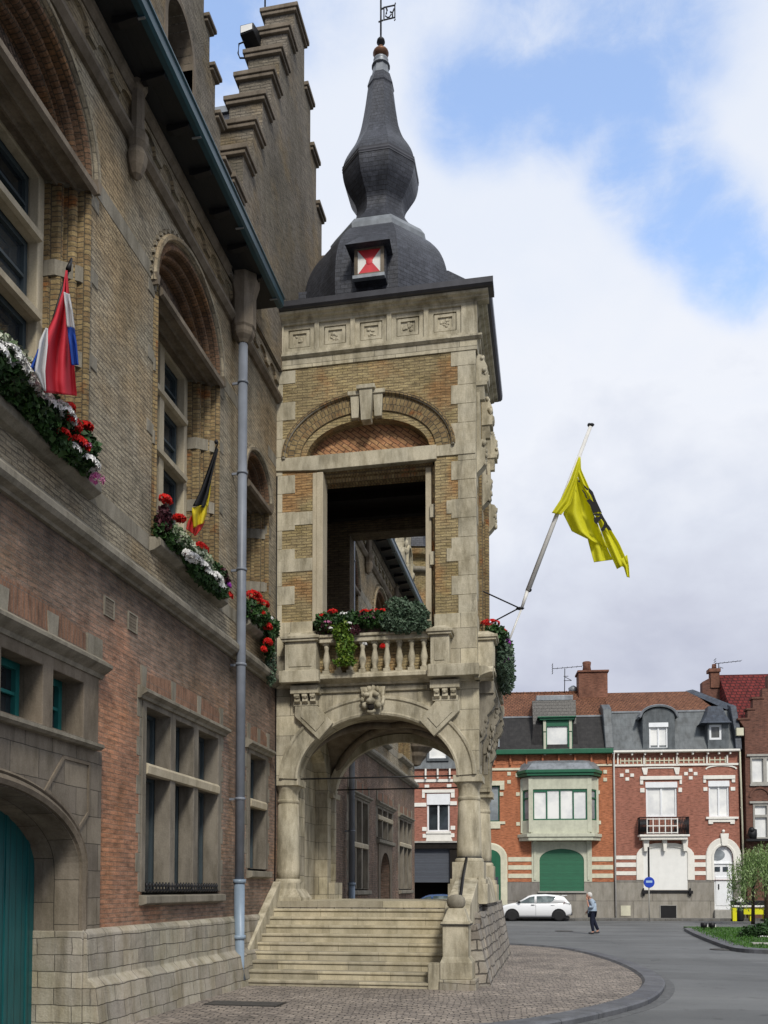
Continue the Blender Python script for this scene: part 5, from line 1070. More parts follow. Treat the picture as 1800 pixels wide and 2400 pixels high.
    q=MB(HF); q.add([(h0,.02,zc+.3),(h1,.02,zc+.3),(h1-.12,.0,dz1-.2),(h0+.12,.0,dz1-.2),(h0+.1,-.4,hzt),(h1-.1,-.4,hzt),(h0,-2.5,zc+.3),(h1,-2.5,zc+.3),(h0+.15,-2.5,hzt),(h1-.1,-2.5,hzt)],[(0,1,2,3),(3,2,5,4),(0,3,4,8,6),(1,7,9,5,2),(4,5,9,8)]); q.build('dormer_hood',M_mand,D)
    q=MB(HF); q.box(h0+.35,h1-.25,-1.2,-.38,hzt,z4(0,305,-.4)[1]); q.build('dormer_cap',M_lead,D,bevel=.03)
    # skylight left
    q=MB(HF); a0,z0_=z4(85,780,0.2); q.add([(a0-.6,.14,zc+.5),(a0+.45,.14,zc+.5),(a0+.45,-.62,zm-.65),(a0-.6,-.62,zm-.65)],[(0,1,2,3)]); q.build('roof_window',M_glg,mans)
    # chimney
    c0,c1=z4(830,0,-3.5)[0],z4(1078,0,-3.5)[0]; ct=z4(0,120,-3.5)[1]
    q=MB(HF); q.box(c0,c1,-4.6,-3.3,zr2-1.8,ct); q.box(c0-.08,c1+.08,-4.7,-3.2,ct,ct+.12); Ck=q.build('chimney',M_ch,H1,bevel=.01)
    q=MB(HF); q.lathe(z4(905,0,-3.8)[0],-3.9,[(.30,ct+.1),(.24,ct+.5),(.28,ct+.75),(.24,ct+.8)],12); q.build('chimney_pot',M_ch,Ck)
    q=MB(HF); q.lathe(z4(790,0,-3.8)[0],-4.3,[(.25,zr2),(.3,zr2+.35),(.1,zr2+.5)],10); q.build('roof_vent',M_lead,rf)
    q=MB(HF); a,z=z4(205,1962); q.box(a-.16,a+.0,.04,.07,z-.18,z+.2); q.box(a-.3,a-.22,.04,.07,z+.1,z+.2); q.build('house_plate',M_dark,H1)
    # downpipe between the houses
    q=MB(HF); a=z4(1125,0,.12)[0]; q.tube([(a,.45,zc+.1),(a+.02,.14,zc-.35),(a+.05,.14,.05)],.05,10); q.build('downpipe',M_wht,H1)
    # ---- red brick house with white trim
    aR=z5(1205,0)[0]; zc2=z5(600,790)[1]; zb2=z5(600,1890)[1]
    H2=thing('red_brick_house','red brick house with white trim, iron balcony, white shutter and grey mansard roof','house',tuple(HO+HF.A*5.),HA)
    bw=(z5(405,0)[0],z5(672,0)[0],z5(0,1350)[1],z5(0,1050)[1]); sw=(z5(945,0)[0],z5(1120,0)[0],z5(0,1352)[1],z5(0,1045)[1])
    gs=(z5(375,0)[0],z5(752,0)[0],z5(0,1975)[1],z5(0,1660)[1],z5(0,1605)[1]); dd=(z5(978,0)[0],z5(1145,0)[0],z5(0,2145)[1],z5(0,1700)[1],z5(0,1598)[1])
    gc=(gs[0]+gs[1])/2; dc=(dd[0]+dd[1])/2; gh=(gs[1]-gs[0])/2; dh=(dd[1]-dd[0])/2
    w=MB(HF); w.prism(rect(.01,aR,zb2,zc2+.0),-.4,0,[[(gs[0],zb2+.01),(gs[1],zb2+.01),(gs[1],gs[3])]+ell(gc,gs[3],gh,gs[4]-gs[3],0,180,16)[1:-1]+[(gs[0],gs[3])],[(dd[0],zb2+.01),(dd[1],zb2+.01),(dd[1],dd[3])]+ell(dc,dd[3],dh,dd[4]-dd[3],0,180,16)[1:-1]+[(dd[0],dd[3])],rect(*bw),rect(*sw)]); w.box(.01,aR,yd,yd+.3,0,zc2); w.box(aR-.3,aR,yd+.3,-.4,0,zc2); w.build('wall',M_br,H2)
    w=MB(HF); w.prism(notched(.05,aR,0,zb2-.005,[(gs[0],gs[1],gs[2]),(dd[0],dd[1],dd[2])]),-.38,.05); base=w.build('rendered_base',M_cem,H2)
    q=MB(HF); a0,a1,zt0,zt1=z5(515,0)[0],z5(650,0)[0],z5(0,2210)[1],z5(0,2110)[1]; q.prism(rect(a0-.04,a1+.04,max(.1,zt0-.3)-.04,zt1+.04),.04,.09,[rect(a0,a1,max(.1,zt0-.3),zt1)]); q.build('grille_frame',M_gry,base)
    q=MB(HF); q.box(a0,a1,.045,.06,max(.1,zt0-.3),zt1); q.build('cellar_grille',M_iron,base)
    q=MB(HF); a,z=z5(243,2155); q.box(a-.28,a+.28,.05,.08,z-.3,z+.3); q.build('utility_cover',M_crm,base)
    R=[]
    for y0,y1 in ((1680,1712),(1740,1778),(1815,1848)):
        z1_,z0_=z5(0,y0)[1],z5(0,y1)[1]; R+= [(.12,z5(318,0)[0],z0_,z1_),(z5(805,0)[0],z5(930,0)[0],z0_,z1_)]
    bandbox(HF,H2,'stripe',M_whs,R)
    bandbox(HF,H2,'eaves_band',M_whs,[(.02,aR,z5(0,912)[1],z5(0,895)[1])],b1=.10)
    q=MB(HF)
    for x in (165,285,395,535,672,805,935,1030,1125): a=z5(x,0)[0]; q.box(a-.04,a+.04,.03,.3,z5(0,820)[1],zc2)
    for x in (165,390,672,930,1105): a=z5(x,0)[0]; q.box(a-.04,a+.04,.0,.12,z5(0,900)[1],z5(0,825)[1])
    q.build_each('eaves_bracket',M_whs,H2)
    q=MB(HF)      # brick lattice between the brackets
    for xa,xb in ((190,370),(405,645),(690,905),(955,1090)):
        a0,a1=z5(xa,0)[0],z5(xb,0)[0]; n=int((a1-a0)/.24); z0_,z1_=z5(0,890)[1],z5(0,840)[1]
        for k in range(n+1): a=a0+(a1-a0)*k/n; q.box(a-.03,a+.03,0,.06,z0_,z1_)
        q.box(a0,a1,0,.055,(z0_+z1_)/2-.03,(z0_+z1_)/2+.03)
    q.build('lattice_frieze',M_crm,H2)
    R=[]
    for x,y in ((257,950),(210,985),(300,985),(258,1018),(805,942),(765,972),(848,972),(806,1008)): a,z=z5(x,y); R.append((a-.11,a+.11,z-.10,z+.10))
    bandbox(HF,H2,'stone_block',M_whs,R,b1=.05,bevel=.02)
    def trim(par,x0,x1,x2,x3,y0,y1,y2,yl0,yl1):
        a0,a1,a2,a3=z5(x0,0)[0],z5(x1,0)[0],z5(x2,0)[0],z5(x3,0)[0]; zt=z5(0,y0)[1]; zl=z5(0,y1)[1]; ze=z5(0,y2)[1]
        q=MB(HF); q.box(a0,a3,0,.10,zl,zt); q.box(a0,a1-.15,0,.06,ze,zl); q.box(a2+.15,a3,0,.06,ze,zl); q.box(a0,a1-.08,0,.05,z5(0,yl1)[1],z5(0,yl0)[1]); q.box(a2+.08,a3,0,.05,z5(0,yl1)[1],z5(0,yl0)[1]); return q.build('window_head',M_whs,par,bevel=.015)
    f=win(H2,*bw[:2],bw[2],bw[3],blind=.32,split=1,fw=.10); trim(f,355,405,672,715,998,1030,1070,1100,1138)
    q=MB(HF); a0,a1=z5(370,0)[0],z5(692,0)[0]; 
    for a in (a0,a1-.32): q.prism([(a,z5(0,925)[1]),(a+.36,z5(0,925)[1]),(a+.30,z5(0,985)[1]),(a+.12,z5(0,985)[1])],0,.08)
    q.box(a0+.3,a1-.3,0,.05,z5(0,932)[1],z5(0,922)[1]); q.build_each('stone_wedge',M_whs,f)
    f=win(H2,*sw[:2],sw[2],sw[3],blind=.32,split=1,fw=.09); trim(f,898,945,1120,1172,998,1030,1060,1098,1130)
    q=MB(HF); z_=sw[2]; a0,a1=z5(915,0)[0],z5(1192,0)[0]; q.box(a0,a1,0,.14,z_-.13,z_); q.box(a0+.15,a1-.2,0,.08,z_-.3,z_-.13); q.box(a0+.15,a0+.4,0,.08,z_-.42,z_-.3); q.box(a1-.45,a1-.2,0,.08,z_-.42,z_-.3); q.build('sill',M_whs,f,bevel=.01)
    q=MB(HF); q.sweep(ell((a0+a1)/2,z5(0,945)[1],(a1-a0)/2-.05,.22,0,180,12),[(-.04,0),(-.04,.06),(.04,.06),(.04,0)]); q.build('brow_moulding',M_whs,f)
    # balcony
    p0,p1=z5(345,0,.6)[0],z5(775,0,.6)[0]; zf=z5(0,1500,.6)[1]; zt=z5(0,1352,.6)[1]
    q=MB(HF); q.box(p0,p1,-.02,.7,zf-.12,zf); q.box(p0+.1,p1-.1,-.02,.6,zf-.3,zf-.12); q.build('balcony_slab',M_whs,H2,bevel=.02)
    q=MB(HF); q.tube([(p0+.04,0,zt),(p0+.04,.66,zt),(p1-.04,.66,zt),(p1-.04,0,zt)],.03,6); q.tube([(p0+.04,0,zf+.06),(p0+.04,.66,zf+.06),(p1-.04,.66,zf+.06),(p1-.04,0,zf+.06)],.02,6)
    for i in range(31): a=p0+.04+(p1-p0-.08)*i/30; q.box(a-.012,a+.012,.65,.67,zf,zt)
    for sg in (0,1):
        xa,xb=((p0+.04,p0+.55),(p1-.9,p1-.04))[sg]
        for i in range(10): q.tube([(xa+(xb-xa)*i/10,.66,zf+.1),(xa+(xb-xa)*(i+1)/10,.66,zt-.1)],.02,5); q.tube([(xa+(xb-xa)*i/10,.66,zt-.1),(xa+(xb-xa)*(i+1)/10,.66,zf+.1)],.02,5)
    for i in range(6): q.box(p0+.03,p0+.05,.1*i+.05,.1*i+.07,zf,zt); q.box(p1-.05,p1-.03,.1*i+.05,.1*i+.07,zf,zt)
    rail=q.build('balcony_railing',M_iron,H2)
    q=MB(HF); xa,xb=z5(410,0,.6)[0],z5(670,0,.6)[0]
    for i in range(6):
        a=xa+(xb-xa)*i/5; q.box(a-.03,a+.03,.68,.70,zf+.05,zt-.05)
    for z in (zf+.1,(zf+zt)/2,zt-.1): q.box(xa,xb,.68,.705,z-.03,z+.03)
    q.build('white_lattice',M_wht,rail)
    q=MB(HF)
    for x0_,x1_ in ((370,420),(535,572),(705,750)):
        a0,a1=z5(x0_,0)[0],z5(x1_,0)[0]; q.prism([(a0,zf-.3),(a1,zf-.3),(a1-.05,zf-.95),(a0+.05,zf-.95)],0,.35)
    q.build_each('balcony_bracket',M_whs,H2,bevel=.03)
    # big white shutter in a white arched surround
    q=MB(HF); o0,o1=z5(315,0)[0],z5(812,0)[0]; zt_=z5(0,1570)[1]; h_=(o1-o0)/2; oc=(o0+o1)/2; za_=z5(0,1690)[1]
    q.prism([(o0,zb2+.0),(gs[0],zb2),(gs[0],gs[3])]+ell(gc,gs[3],gh,gs[4]-gs[3],180,0,16)[1:-1]+[(gs[1],gs[3]),(gs[1],zb2),(o1,zb2),(o1,za_)]+[(oc+h_*math.cos(R_(t))**.8,za_+(zt_-za_)*math.sin(R_(t))) for t in (15,30,45,60,75)]+[(oc-h_*math.cos(R_(t))**.8,za_+(zt_-za_)*math.sin(R_(t))) for t in (75,60,45,30,15)]+[(o0,za_)],-.02,.09); S_=q.build('shop_window_surround',M_whs,H2,bevel=.015)
    q=MB(HF); q.prism([(gs[0],gs[2]),(gs[1],gs[2]),(gs[1],gs[3])]+ell(gc,gs[3],gh,gs[4]-gs[3],0,180,16)[1:-1]+[(gs[0],gs[3])],-.06,.03); q.build('roller_shutter',M_shw,S_)
    q=MB(HF); q.box(gs[0]-.1,gs[1]+.15,.0,.14,gs[2]-.16,gs[2]-.03)
    for a in (gs[0]-.12,gs[1]+.02): q.box(a,a+.22,.03,.28,gs[2]-.22,gs[2]-.05); q.box(a+.05,a+.12,.1,.2,gs[2]-.36,gs[2]+.1)
    q.build('sill',M_iron,S_)
    # door with round light
    q=MB(HF); q.sweep([(dd[1],zb2-.0),(dd[1],dd[3])]+ell(dc,dd[3],dh,dd[4]-dd[3],0,180,20)+[(dd[0],dd[3]),(dd[0],zb2)],[(0,-.2),(0,.08),(-.10,.10),(-.14,.06),(-.42,.10),(-.46,.04),(-.46,-.1)]); Sd=q.build('door_surround',M_whs,H2)
    q=MB(HF); a0,a1=z5(1040,0)[0],z5(1100,0)[0]; q.prism([(a0+.04,z5(0,1600)[1]),(a1-.04,z5(0,1600)[1]),(a1+.04,z5(0,1495)[1]),(a0-.04,z5(0,1495)[1])],.0,.18); q.ball((dc,.1,z5(0,1475)[1]),.1,8); q.build('keystone',M_whs,Sd,bevel=.02)
    q=MB(HF); q.prism([(dd[0],dd[2]),(dd[1],dd[2]),(dd[1],dd[3])]+ell(dc,dd[3],dh,dd[4]-dd[3],0,180,16)[1:-1]+[(dd[0],dd[3])],-.25,-.12); q.box(dd[0],dd[1],-.12,-.05,z5(0,1755)[1],z5(0,1740)[1]); q.box(dd[0]+.12,dd[1]-.12,-.12,-.09,z5(0,2110)[1],z5(0,1860)[1]); D=q.build('door',M_whtg,H2,bevel=.01)
    q=MB(HF); a,z=z5(1042,1672); q.prism(ell(a,z,.42,.33,0,345,22),-.12,-.10); q.build('round_window',M_glg,D)
    q=MB(HF)
    for x0_,x1_ in ((990,1035),(1060,1103)): q.box(z5(x0_,0)[0],z5(x1_,0)[0],-.12,-.08,z5(0,1817)[1],z5(0,1778)[1])
    q.build_each('door_light',M_gl,D)
    q=MB(HF); a,z=z5(1052,1948); q.box(a-.03,a+.03,-.09,-.05,z-.15,z+.15); q.build('letter_slot',M_iron,D)
    q=MB(HF); q.box(dd[0]-.05,dd[1]+.1,-.3,.3,0,dd[2]-.02); q.build('door_step',M_gry,H2,bevel=.02)
    # eaves, mansard and dormers
    q=MB(HF); q.box(.03,aR,-.05,.42,zc2,zc2+.12); q.build('gutter',M_whs,H2,bevel=.02)
    zm2=z5(0,445,-1.)[1]; q=MB(HF); q.add([(.02,.15,zc2+.12),(aR-.05,.15,zc2+.12),(aR-.05,-1.,zm2),(.02,-1.,zm2),(.02,-6,zm2),(aR-.05,-6,zm2),(aR-.05,-6,zc2),(.02,-6,zc2)],[(0,1,2,3),(3,2,5,4),(0,3,4,7),(1,6,5,2)]); mans=q.build('mansard_roof',M_mang,H2)
    q=MB(HF); q.box(.02,aR-.6,-1.1,-.93,zm2-.04,zm2+.06); q.build('lead_edge',M_lead,mans)
    zr3=z5(0,275,-4.)[1]; ar=z5(800,0,-4.)[0]; q=MB(HF); q.add([(0,-1.,zm2+.02),(aR-.9,-1.,zm2+.02),(ar,-4,zr3),(0,-4,zr3),(aR,-8.5,zm2),(0,-8.5,zm2)],[(0,1,2,3),(3,2,4,5),(1,4,2),(0,3,5)]); q.build('tiled_roof',M_til,H2)
    q=MB(HF); q.add([(ar-.3,-4.1,zr3+.05),(ar+.15,-4.0,zr3+.12),(aR+.1,-.9,zm2+.25),(aR-.35,-.95,zm2+.05),(ar+.3,-6.1,zr3+.3),(aR+.3,-6,zr3-.6),(aR+.1,-1.8,zm2+.2)],[(0,1,2,3),(1,4,5,6,2)]); q.build('lead_hip',M_mant,H2)
    # segmental dormer
    e0,e1=z5(385,0,.15)[0],z5(662,0,.15)[0]; ec=(e0+e1)/2; zdt=z5(0,490,.15)[1]; wz=(z5(440,0,.15)[0],z5(602,0,.15)[0],z5(0,762,.15)[1],z5(0,540,.15)[1])
    q=MB(HF); q.prism([(e0,zc2+.12),(e1,zc2+.12),(e1,zdt)]+ell(ec,zdt,(e1-e0)/2,.55,0,180,16)[1:-1]+[(e0,zdt)],-2,.15,[rect(*wz)]); D=q.build('dormer',M_mang,H2)
    q=MB(HF); q.sweep([(e1+.15,zdt-.05)]+ell(ec,zdt,(e1-e0)/2+.08,.62,8,172,18)+[(e0-.15,zdt-.05)],[(.02,-2.),(.02,.3),(-.08,.33),(-.12,.25),(-.12,-2.)]); q.build('dormer_hood',M_lead,D)
    win(D,*wz[:2],wz[2],wz[3],b=.15,split=1,fw=.09,blind=.25)
    # small dormer with flared pyramid hood
    s0,s1=z5(945,0,.2)[0],z5(1125,0,.2)[0]; q=MB(HF); q.prism(rect(s0,s1,zc2+.12,z5(0,555,.2)[1]),-1.6,.2,[rect(z5(958,0,.2)[0],z5(1068,0,.2)[0],z5(0,692,.2)[1],z5(0,562,.2)[1])]); D=q.build('dormer',M_mang,H2)
    win(D,z5(958,0,.2)[0],z5(1068,0,.2)[0],z5(0,692,.2)[1],z5(0,562,.2)[1],pane=M_glb,b=.2,split=0,fw=.13)
    q=MB(HF); zz=z5(0,555,.2)[1]; zy=z5(0,520,.2)[1]; zx=z5(0,405,-.4)[1]; q.add([(s0-.45,.55,zz),(s1+.1,.55,zz),(s1+.1,-1.5,zz),(s0-.45,-1.5,zz),(s0-.3,.4,zz+.10),(s1+.05,.4,zz+.10),(s0+.02,.0,zz+.55),(s1-.1,.0,zz+.55),(s0+.2,-.4,zx),(s1-.2,-.4,zx),(s0+.2,-1.5,zx),(s1-.2,-1.5,zx)],[(0,1,2,3),(0,1,5,4),(4,5,7,6),(6,7,9,8),(8,9,11,10),(0,4,6,8,10,3),(1,2,11,9,7,5)]); q.build('dormer_hood',M_mant,D)
    q=MB(HF); q.sprism([(.1,zc2),(.4,zc2+.1),(.2,zc2+1.2),(-.6,zm2+.2),(-1.2,zm2+.4),(-1.2,zc2)],aR-.25,aR+.1); q.build('party_wall_flashing',M_mant,H2,bevel=.03)
    q=MB(HF); a=z5(1205,0,.2)[0]; q.box(a-.15,a+.25,.1,.45,z5(0,665,.2)[1],z5(0,600,.2)[1]); q.tube([(a,.2,z5(0,665,.2)[1]),(a+.08,.2,z5(0,740,.2)[1]),(a+.25,.15,.1)],.055,8); q.build('downpipe',M_crm,H2)
    # ---- brown gabled house at the right
    H3=thing('brown_gabled_house','dark brown brick house with crow-stepped gable and dark red tiled roof at the right','house',tuple(HO+HF.A*(aR+5)),HA)
    a3=aR+.35; st=[(1220,575),(1225,505),(1300,505),(1298,420),(1345,420),(1345,325),(1425,325),(1425,235),(1475,235)]
    P=[z5(x,y,.1) for x,y in st]; top=P[-1][1]+1.; hw_=P[-1][0]+.9-P[0][0]
    left=[(a3,0),(a3,P[0][1])]+P[1:-1]+[(P[-1][0],P[-1][1]),(P[-1][0],top-.2)]
    right=[(2*(P[-1][0]+.6)-x,z) for x,z in left][::-1]
    W_=[(z5(1308,0)[0],z5(1475,0)[0]+.55,z5(0,1070)[1],z5(0,850)[1]),(z5(1325,0)[0],z5(1475,0)[0]+.75,z5(0,1540)[1],z5(0,1250)[1])]
    w=MB(HF); w.prism(left+right,-.4,.1,[rect(*W_[0]),rect(*W_[1])]); w.box(a3,a3+9,-9,-.4,0,P[0][1]) if 0 else None; w.build('stepped_gable',M_bb,H3)
    aw=right[-1][0]; w=MB(HF); w.box(a3,aw,-9,-8.7,0,P[0][1]); w.box(a3+.02,a3+.3,-8.7,-.4,0,P[0][1]); w.box(aw-.3,aw,-8.7,-.4,0,P[0][1]); w.build('wall',M_bb,H3)
    q=MB(HF)
    for i in range(1,7,2):
        x,z=P[i+0] if i<len(P) else P[-1]; q.box(P[i][0]-.08,P[i+1][0]+.12,-.45,.16,P[i][1],P[i][1]+.10)
    q.build_each('coping',M_bb,H3)
    for k,(a0,a1,z0,z1) in enumerate(W_):
        q=MB(HF); n=2; ww=(a1-a0)
        hs=[rect(a0+.05+i*ww/n,a0-.15+(i+1)*ww/n,zz0,zz1) for i in range(n) for zz0,zz1 in (((z0+.08,z1-.08),) if k==0 else ((z0+.08,z0+(z1-z0)*.62),(z0+(z1-z0)*.70,z1-.08)))]
        q.prism(rect(a0-.05,a1+.05,z0-.05,z1+.1),-.1,.14,hs); f=q.build('window',M_gry,H3,bevel=.01)
        q=MB(HF); q.box(a0,a1,-.05,-.02,z0,z1); q.build('pane',M_cursky,f)
        q=MB(HF); q.box(a0-.25,a1+.25,.05,.22,z1+.06,z1+.18); q.box(a0-.1,a1+.1,.05,.2,z0-.16,z0-.04); q.build('hood_moulding',M_gry,f)
    q=MB(HF); a=z5(1378,0)[0]; q.sweep(ell(a,z5(0,1190)[1],.5,.5,0,180,14),[(0,.05),(0,.16),(-.12,.16),(-.12,.05)]); q.build('blind_arch',M_bb,H3)
    q=MB(HF); q.box(z5(1240,0)[0],z5(1475,0)[0]+2,.1,.7,z5(0,1565)[1],z5(0,1545)[1]); q.ball((z5(1280,0)[0],.6,z5(0,1470)[1]),.18,8); q.ball((z5(1290,0)[0],.5,z5(0,1505)[1]),.3,8,(1,1,1),.3); q.build('ledge',M_iron,H3)
    zrf=z5(0,135,-4)[1]; q=MB(HF); q.add([(a3,-.42,P[0][1]-.3),(a3-0.,-8.7,P[0][1]-.3),(a3+4.5,-8.7,zrf+1),(a3+4.5,-.42,zrf+1)],[(0,1,2,3)])
    # the tiled slope faces the square behind the gable
    q=MB(HF); r0=z5(1045,0,-5)[0]; q.add([(a3-.3,-.45,z5(0,575,-.5)[1]),(aw,-.45,z5(0,575,-.5)[1]),(aw,-5.,z5(0,140,-5)[1]),(r0,-5.,z5(0,140,-5)[1]),(aw,-8.8,P[0][1]),(r0,-8.8,P[0][1])],[(0,1,2,3),(3,2,4,5),(0,3,5)]); q.build('tiled_roof',M_tir,H3)
    q=MB(HF); x0_,x1_=z5(905,0,-4.6)[0],z5(1045,0,-4.6)[0]; z0_,z1_=z5(0,400,-4.6)[1],z5(0,150,-4.6)[1]
    q.prism([(x0_,z0_-1),(x1_+.3,z0_-1),(x1_+.3,z5(0,400,-4.6)[1]),(x1_,z1_+.1),(x1_-.35,z1_),(x0_,z1_-.35)],-5.2,-4.6); ck=q.build('chimney_wall',M_bb,H3)
    q=MB(HF); xc=z5(1020,0,-4.5)[0]; zc_=z5(0,140,-4.5)[1]; q.box(xc-.3,xc+.25,-5.0,-4.5,zc_-.8,zc_+.2); q.box(xc-.42,xc+.3,-5.1,-4.4,zc_+.2,zc_+.42); q.lathe(xc-.02,-4.75,[(.16,zc_+.4),(.13,zc_+.75)],8); q.build('chimney',M_ch,ck)
    # ---- red house with white trim behind the arch
    H4=thing('white_trimmed_house','red brick house with white banded window and anthracite garage shutter seen through the arch','house',tuple(HO+HF.A*-13),HA)
    def z3(x,y,b=0.): return hz(680+x/3.456,1640+y/3.456,b)
    a0,a1=aL-8.,aL-.02; ze=z3(0,575)[1]; wn=(z3(1108,0)[0],z3(1290,0)[0],z3(0,1075)[1],z3(0,775)[1]); zg=z3(0,1165)[1]
    w=MB(HF); w.prism(rect(a0,a1,zg,ze),-.4,0,[rect(*wn)]); w.box(a0,a1,-9,-8.6,0,ze); w.box(a0,a0+.3,-8.6,-.4,0,ze); w.build('wall',M_br,H4)
    f=win(H4,*wn[:2],wn[2],wn[3],pane=M_gl,split=1,fw=.10,blind=z3(0,775)[1]-z3(0,860)[1])
    q=MB(HF); q.box(z3(1068,0)[0],z3(1330,0)[0],0,.08,z3(0,765)[1],z3(0,740)[1]); q.box(z3(1068,0)[0],z3(1090,0)[0],0,.06,z3(0,805)[1],z3(0,765)[1]); q.box(z3(1300,0)[0],z3(1330,0)[0],0,.06,z3(0,805)[1],z3(0,765)[1])
    q.prism([(z3(1110,0)[0],z3(0,1092)[1]),(z3(1098,0)[0],z3(0,1150)[1]),(z3(1312,0)[0],z3(0,1150)[1]),(z3(1290,0)[0],z3(0,1092)[1])],0,.08); q.box(z3(1100,0)[0],z3(1300,0)[0],0,.14,z3(0,1092)[1],z3(0,1075)[1]); q.build('window_head',M_whs,f,bevel=.01)
    bandbox(HF,H4,'stripe',M_whs,[(a0,z3(1105,0)[0]-.02,z3(0,875)[1],z3(0,845)[1]),(z3(1293,0)[0],z3(1348,0)[0],z3(0,865)[1],z3(0,835)[1]),(a0,a1,z3(0,680)[1],z3(0,658)[1]),(a0,a1,z3(0,575)[1],z3(0,550)[1])],b1=.07)
    R=[]
    for x,y in ((1108,705),(1288,700),(1088,1048),(1318,1038),(1092,1103),(1312,1098)): a,z=z3(x,y); R.append((a-.14,a+.14,z-.12,z+.12))
    bandbox(HF,H4,'stone_block',M_whs,R,b1=.05,bevel=.02)
    q=MB(HF)
    for x in (1098,1195,1292): a=z3(x,0)[0]; q.box(a-.05,a+.05,0,.3,z3(0,655)[1],z3(0,577)[1])
    q.build_each('eaves_bracket',M_whs,H4)
    q=MB(HF); q.box(a0,a1,-.38,.10,zg-.35,zg-.0); q.build('fascia',M_dark,H4)
    q=MB(HF); q.box(a0,a1,0.02,.2,zg,zg+.1); q.build('ledge',M_gry,H4)
    q=MB(HF); q.box(a0,a1,-.35,-.2,z3(0,1480)[1],zg-.35); q.build('garage_shutter',M_gar,H4)
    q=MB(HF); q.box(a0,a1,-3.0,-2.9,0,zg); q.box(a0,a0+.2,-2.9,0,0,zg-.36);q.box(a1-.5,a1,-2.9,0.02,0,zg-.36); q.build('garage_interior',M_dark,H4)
    zm4=z3(0,200,-1)[1]; q=MB(HF); q.add([(a0,.15,ze),(a1,.15,ze),(a1,-1,zm4),(a0,-1,zm4),(a0,-6,zm4),(a1,-6,zm4),(a0,-6,ze),(a1,-6,ze)],[(0,1,2,3),(3,2,5,4),(0,3,4,6),(1,7,5,2)]); q.build('mansard_roof',M_mang,H4)
    x0_,x1_=z3(1125,0,.2)[0],z3(1262,0,.2)[0]; q=MB(HF); q.prism(rect(x0_-.15,x1_+.15,z3(0,510,.2)[1],z3(0,330,.2)[1]),-1.2,.1,[rect(x0_,x1_,z3(0,488,.2)[1],z3(0,350,.2)[1])]); D=q.build('dormer',M_mang,H4)
    win(D,x0_,x1_,z3(0,488,.2)[1],z3(0,350,.2)[1],b=.1,split=0,fw=.06)
    # pavement with kerb in front of the row
    pv=MB(HF); pv.box(-30,40,-.0,1.9,-.3,.10); struct('pavement',pv,stonemat('grey pavement slabs',(.20,.195,.185),(.17,.165,.16),amt=.4,joints=(.5,.5),jm=.01,bump=.1))
    pv=MB(HF); pv.box(-30,40,1.9,2.1,-.3,.115); struct('pavement_kerb',pv,stonemat('row kerb stone',(.17,.165,.16),amt=.4,joints=(1.,9.),jm=.01))
houses()
# ---- television aerials
def aerial(px,py,b,arms,lab,h=1.6):
    a,z=hz(px,py,b); base=HF((a,b,z-h)); A=thing('television_aerial',lab,'aerial',tuple(base),HA)
    q=MB(HF); q.tube([(a,b,z-h),(a+.03,b,z)],.028,6); q.build('mast',M_iron,A)
    q=MB(HF)
    for (x0,z0,x1,z1) in arms: q.tube([(a+x0,b,z+z0),(a+x1,b,z+z1)],.02,5)
    n=7
    for i in range(n): x=arms[0][0]+(arms[0][2]-arms[0][0])*i/(n-1); zz=arms[0][1]+(arms[0][3]-arms[0][1])*i/(n-1); q.tube([(a+x,b-.25,z+zz),(a+x,b+.25,z+zz)],.012,4)
    q.build('boom',M_iron,A)
    q=MB(HF)
    for i in range(5): q.box(a+arms[0][0]-.02,a+arms[0][0]+.02,b-.25,b+.25,z+arms[0][1]-.3+.14*i,z+arms[0][1]-.28+.14*i)
    q.build('reflector',M_iron,A)
aerial(1130+710/3.6857,1550+62/3.6857,-3.9,[(-.75,.0,1.1,.12),(-.05,-.5,.25,-.5),(.05,-.55,.45,-.78),(-.03,-.78,.45,-.78)],'thin television aerial beside the large brick chimney of the orange house',1.6)
aerial(1400+1045/3.6875,1550+20/3.6875,-4.7,[(-.2,0,1.4,.15),(.0,-.2,.3,-.3)],'thin television aerial on the chimney of the brown gabled house',.9)
# ================================================================== flower boxes
L_dk=leafmat('dark leaves',[(.010,.030,.008),(.022,.06,.014),(.04,.095,.022),(.018,.045,.012)])
L_lt=leafmat('lime leaves',[(.06,.13,.015),(.13,.21,.02),(.03,.085,.012),(.19,.24,.03)])
L_gr=leafmat('grey green leaves',[(.05,.085,.05),(.09,.14,.085),(.03,.06,.035),(.13,.18,.12)])
L_pu=leafmat('burgundy leaves',[(.06,.012,.02),(.03,.008,.012),(.09,.02,.03)])
L_vr=leafmat('variegated leaves',[(.45,.48,.36),(.10,.18,.07),(.55,.56,.45),(.06,.12,.04)])
F_rd=leafmat('red petals',[(.50,.008,.006),(.65,.02,.012),(.36,.004,.006)])
F_wh=leafmat('white petals',[(.68,.68,.66),(.80,.79,.77),(.55,.56,.56)])
F_pk=leafmat('pink petals',[(.50,.10,.28),(.60,.25,.42),(.38,.05,.22)])
F_vi=leafmat('violet petals',[(.30,.03,.34),(.42,.08,.46),(.22,.02,.25)])
M_soil=plain('wooden trough',(.07,.05,.04),.8,0,.2,.4)
def rnd_unit():
    while 1:
        v=Vector((random.uniform(-1,1),random.uniform(-1,1),random.uniform(-1,1)))
        if .05<v.length<1: return v.normalized()
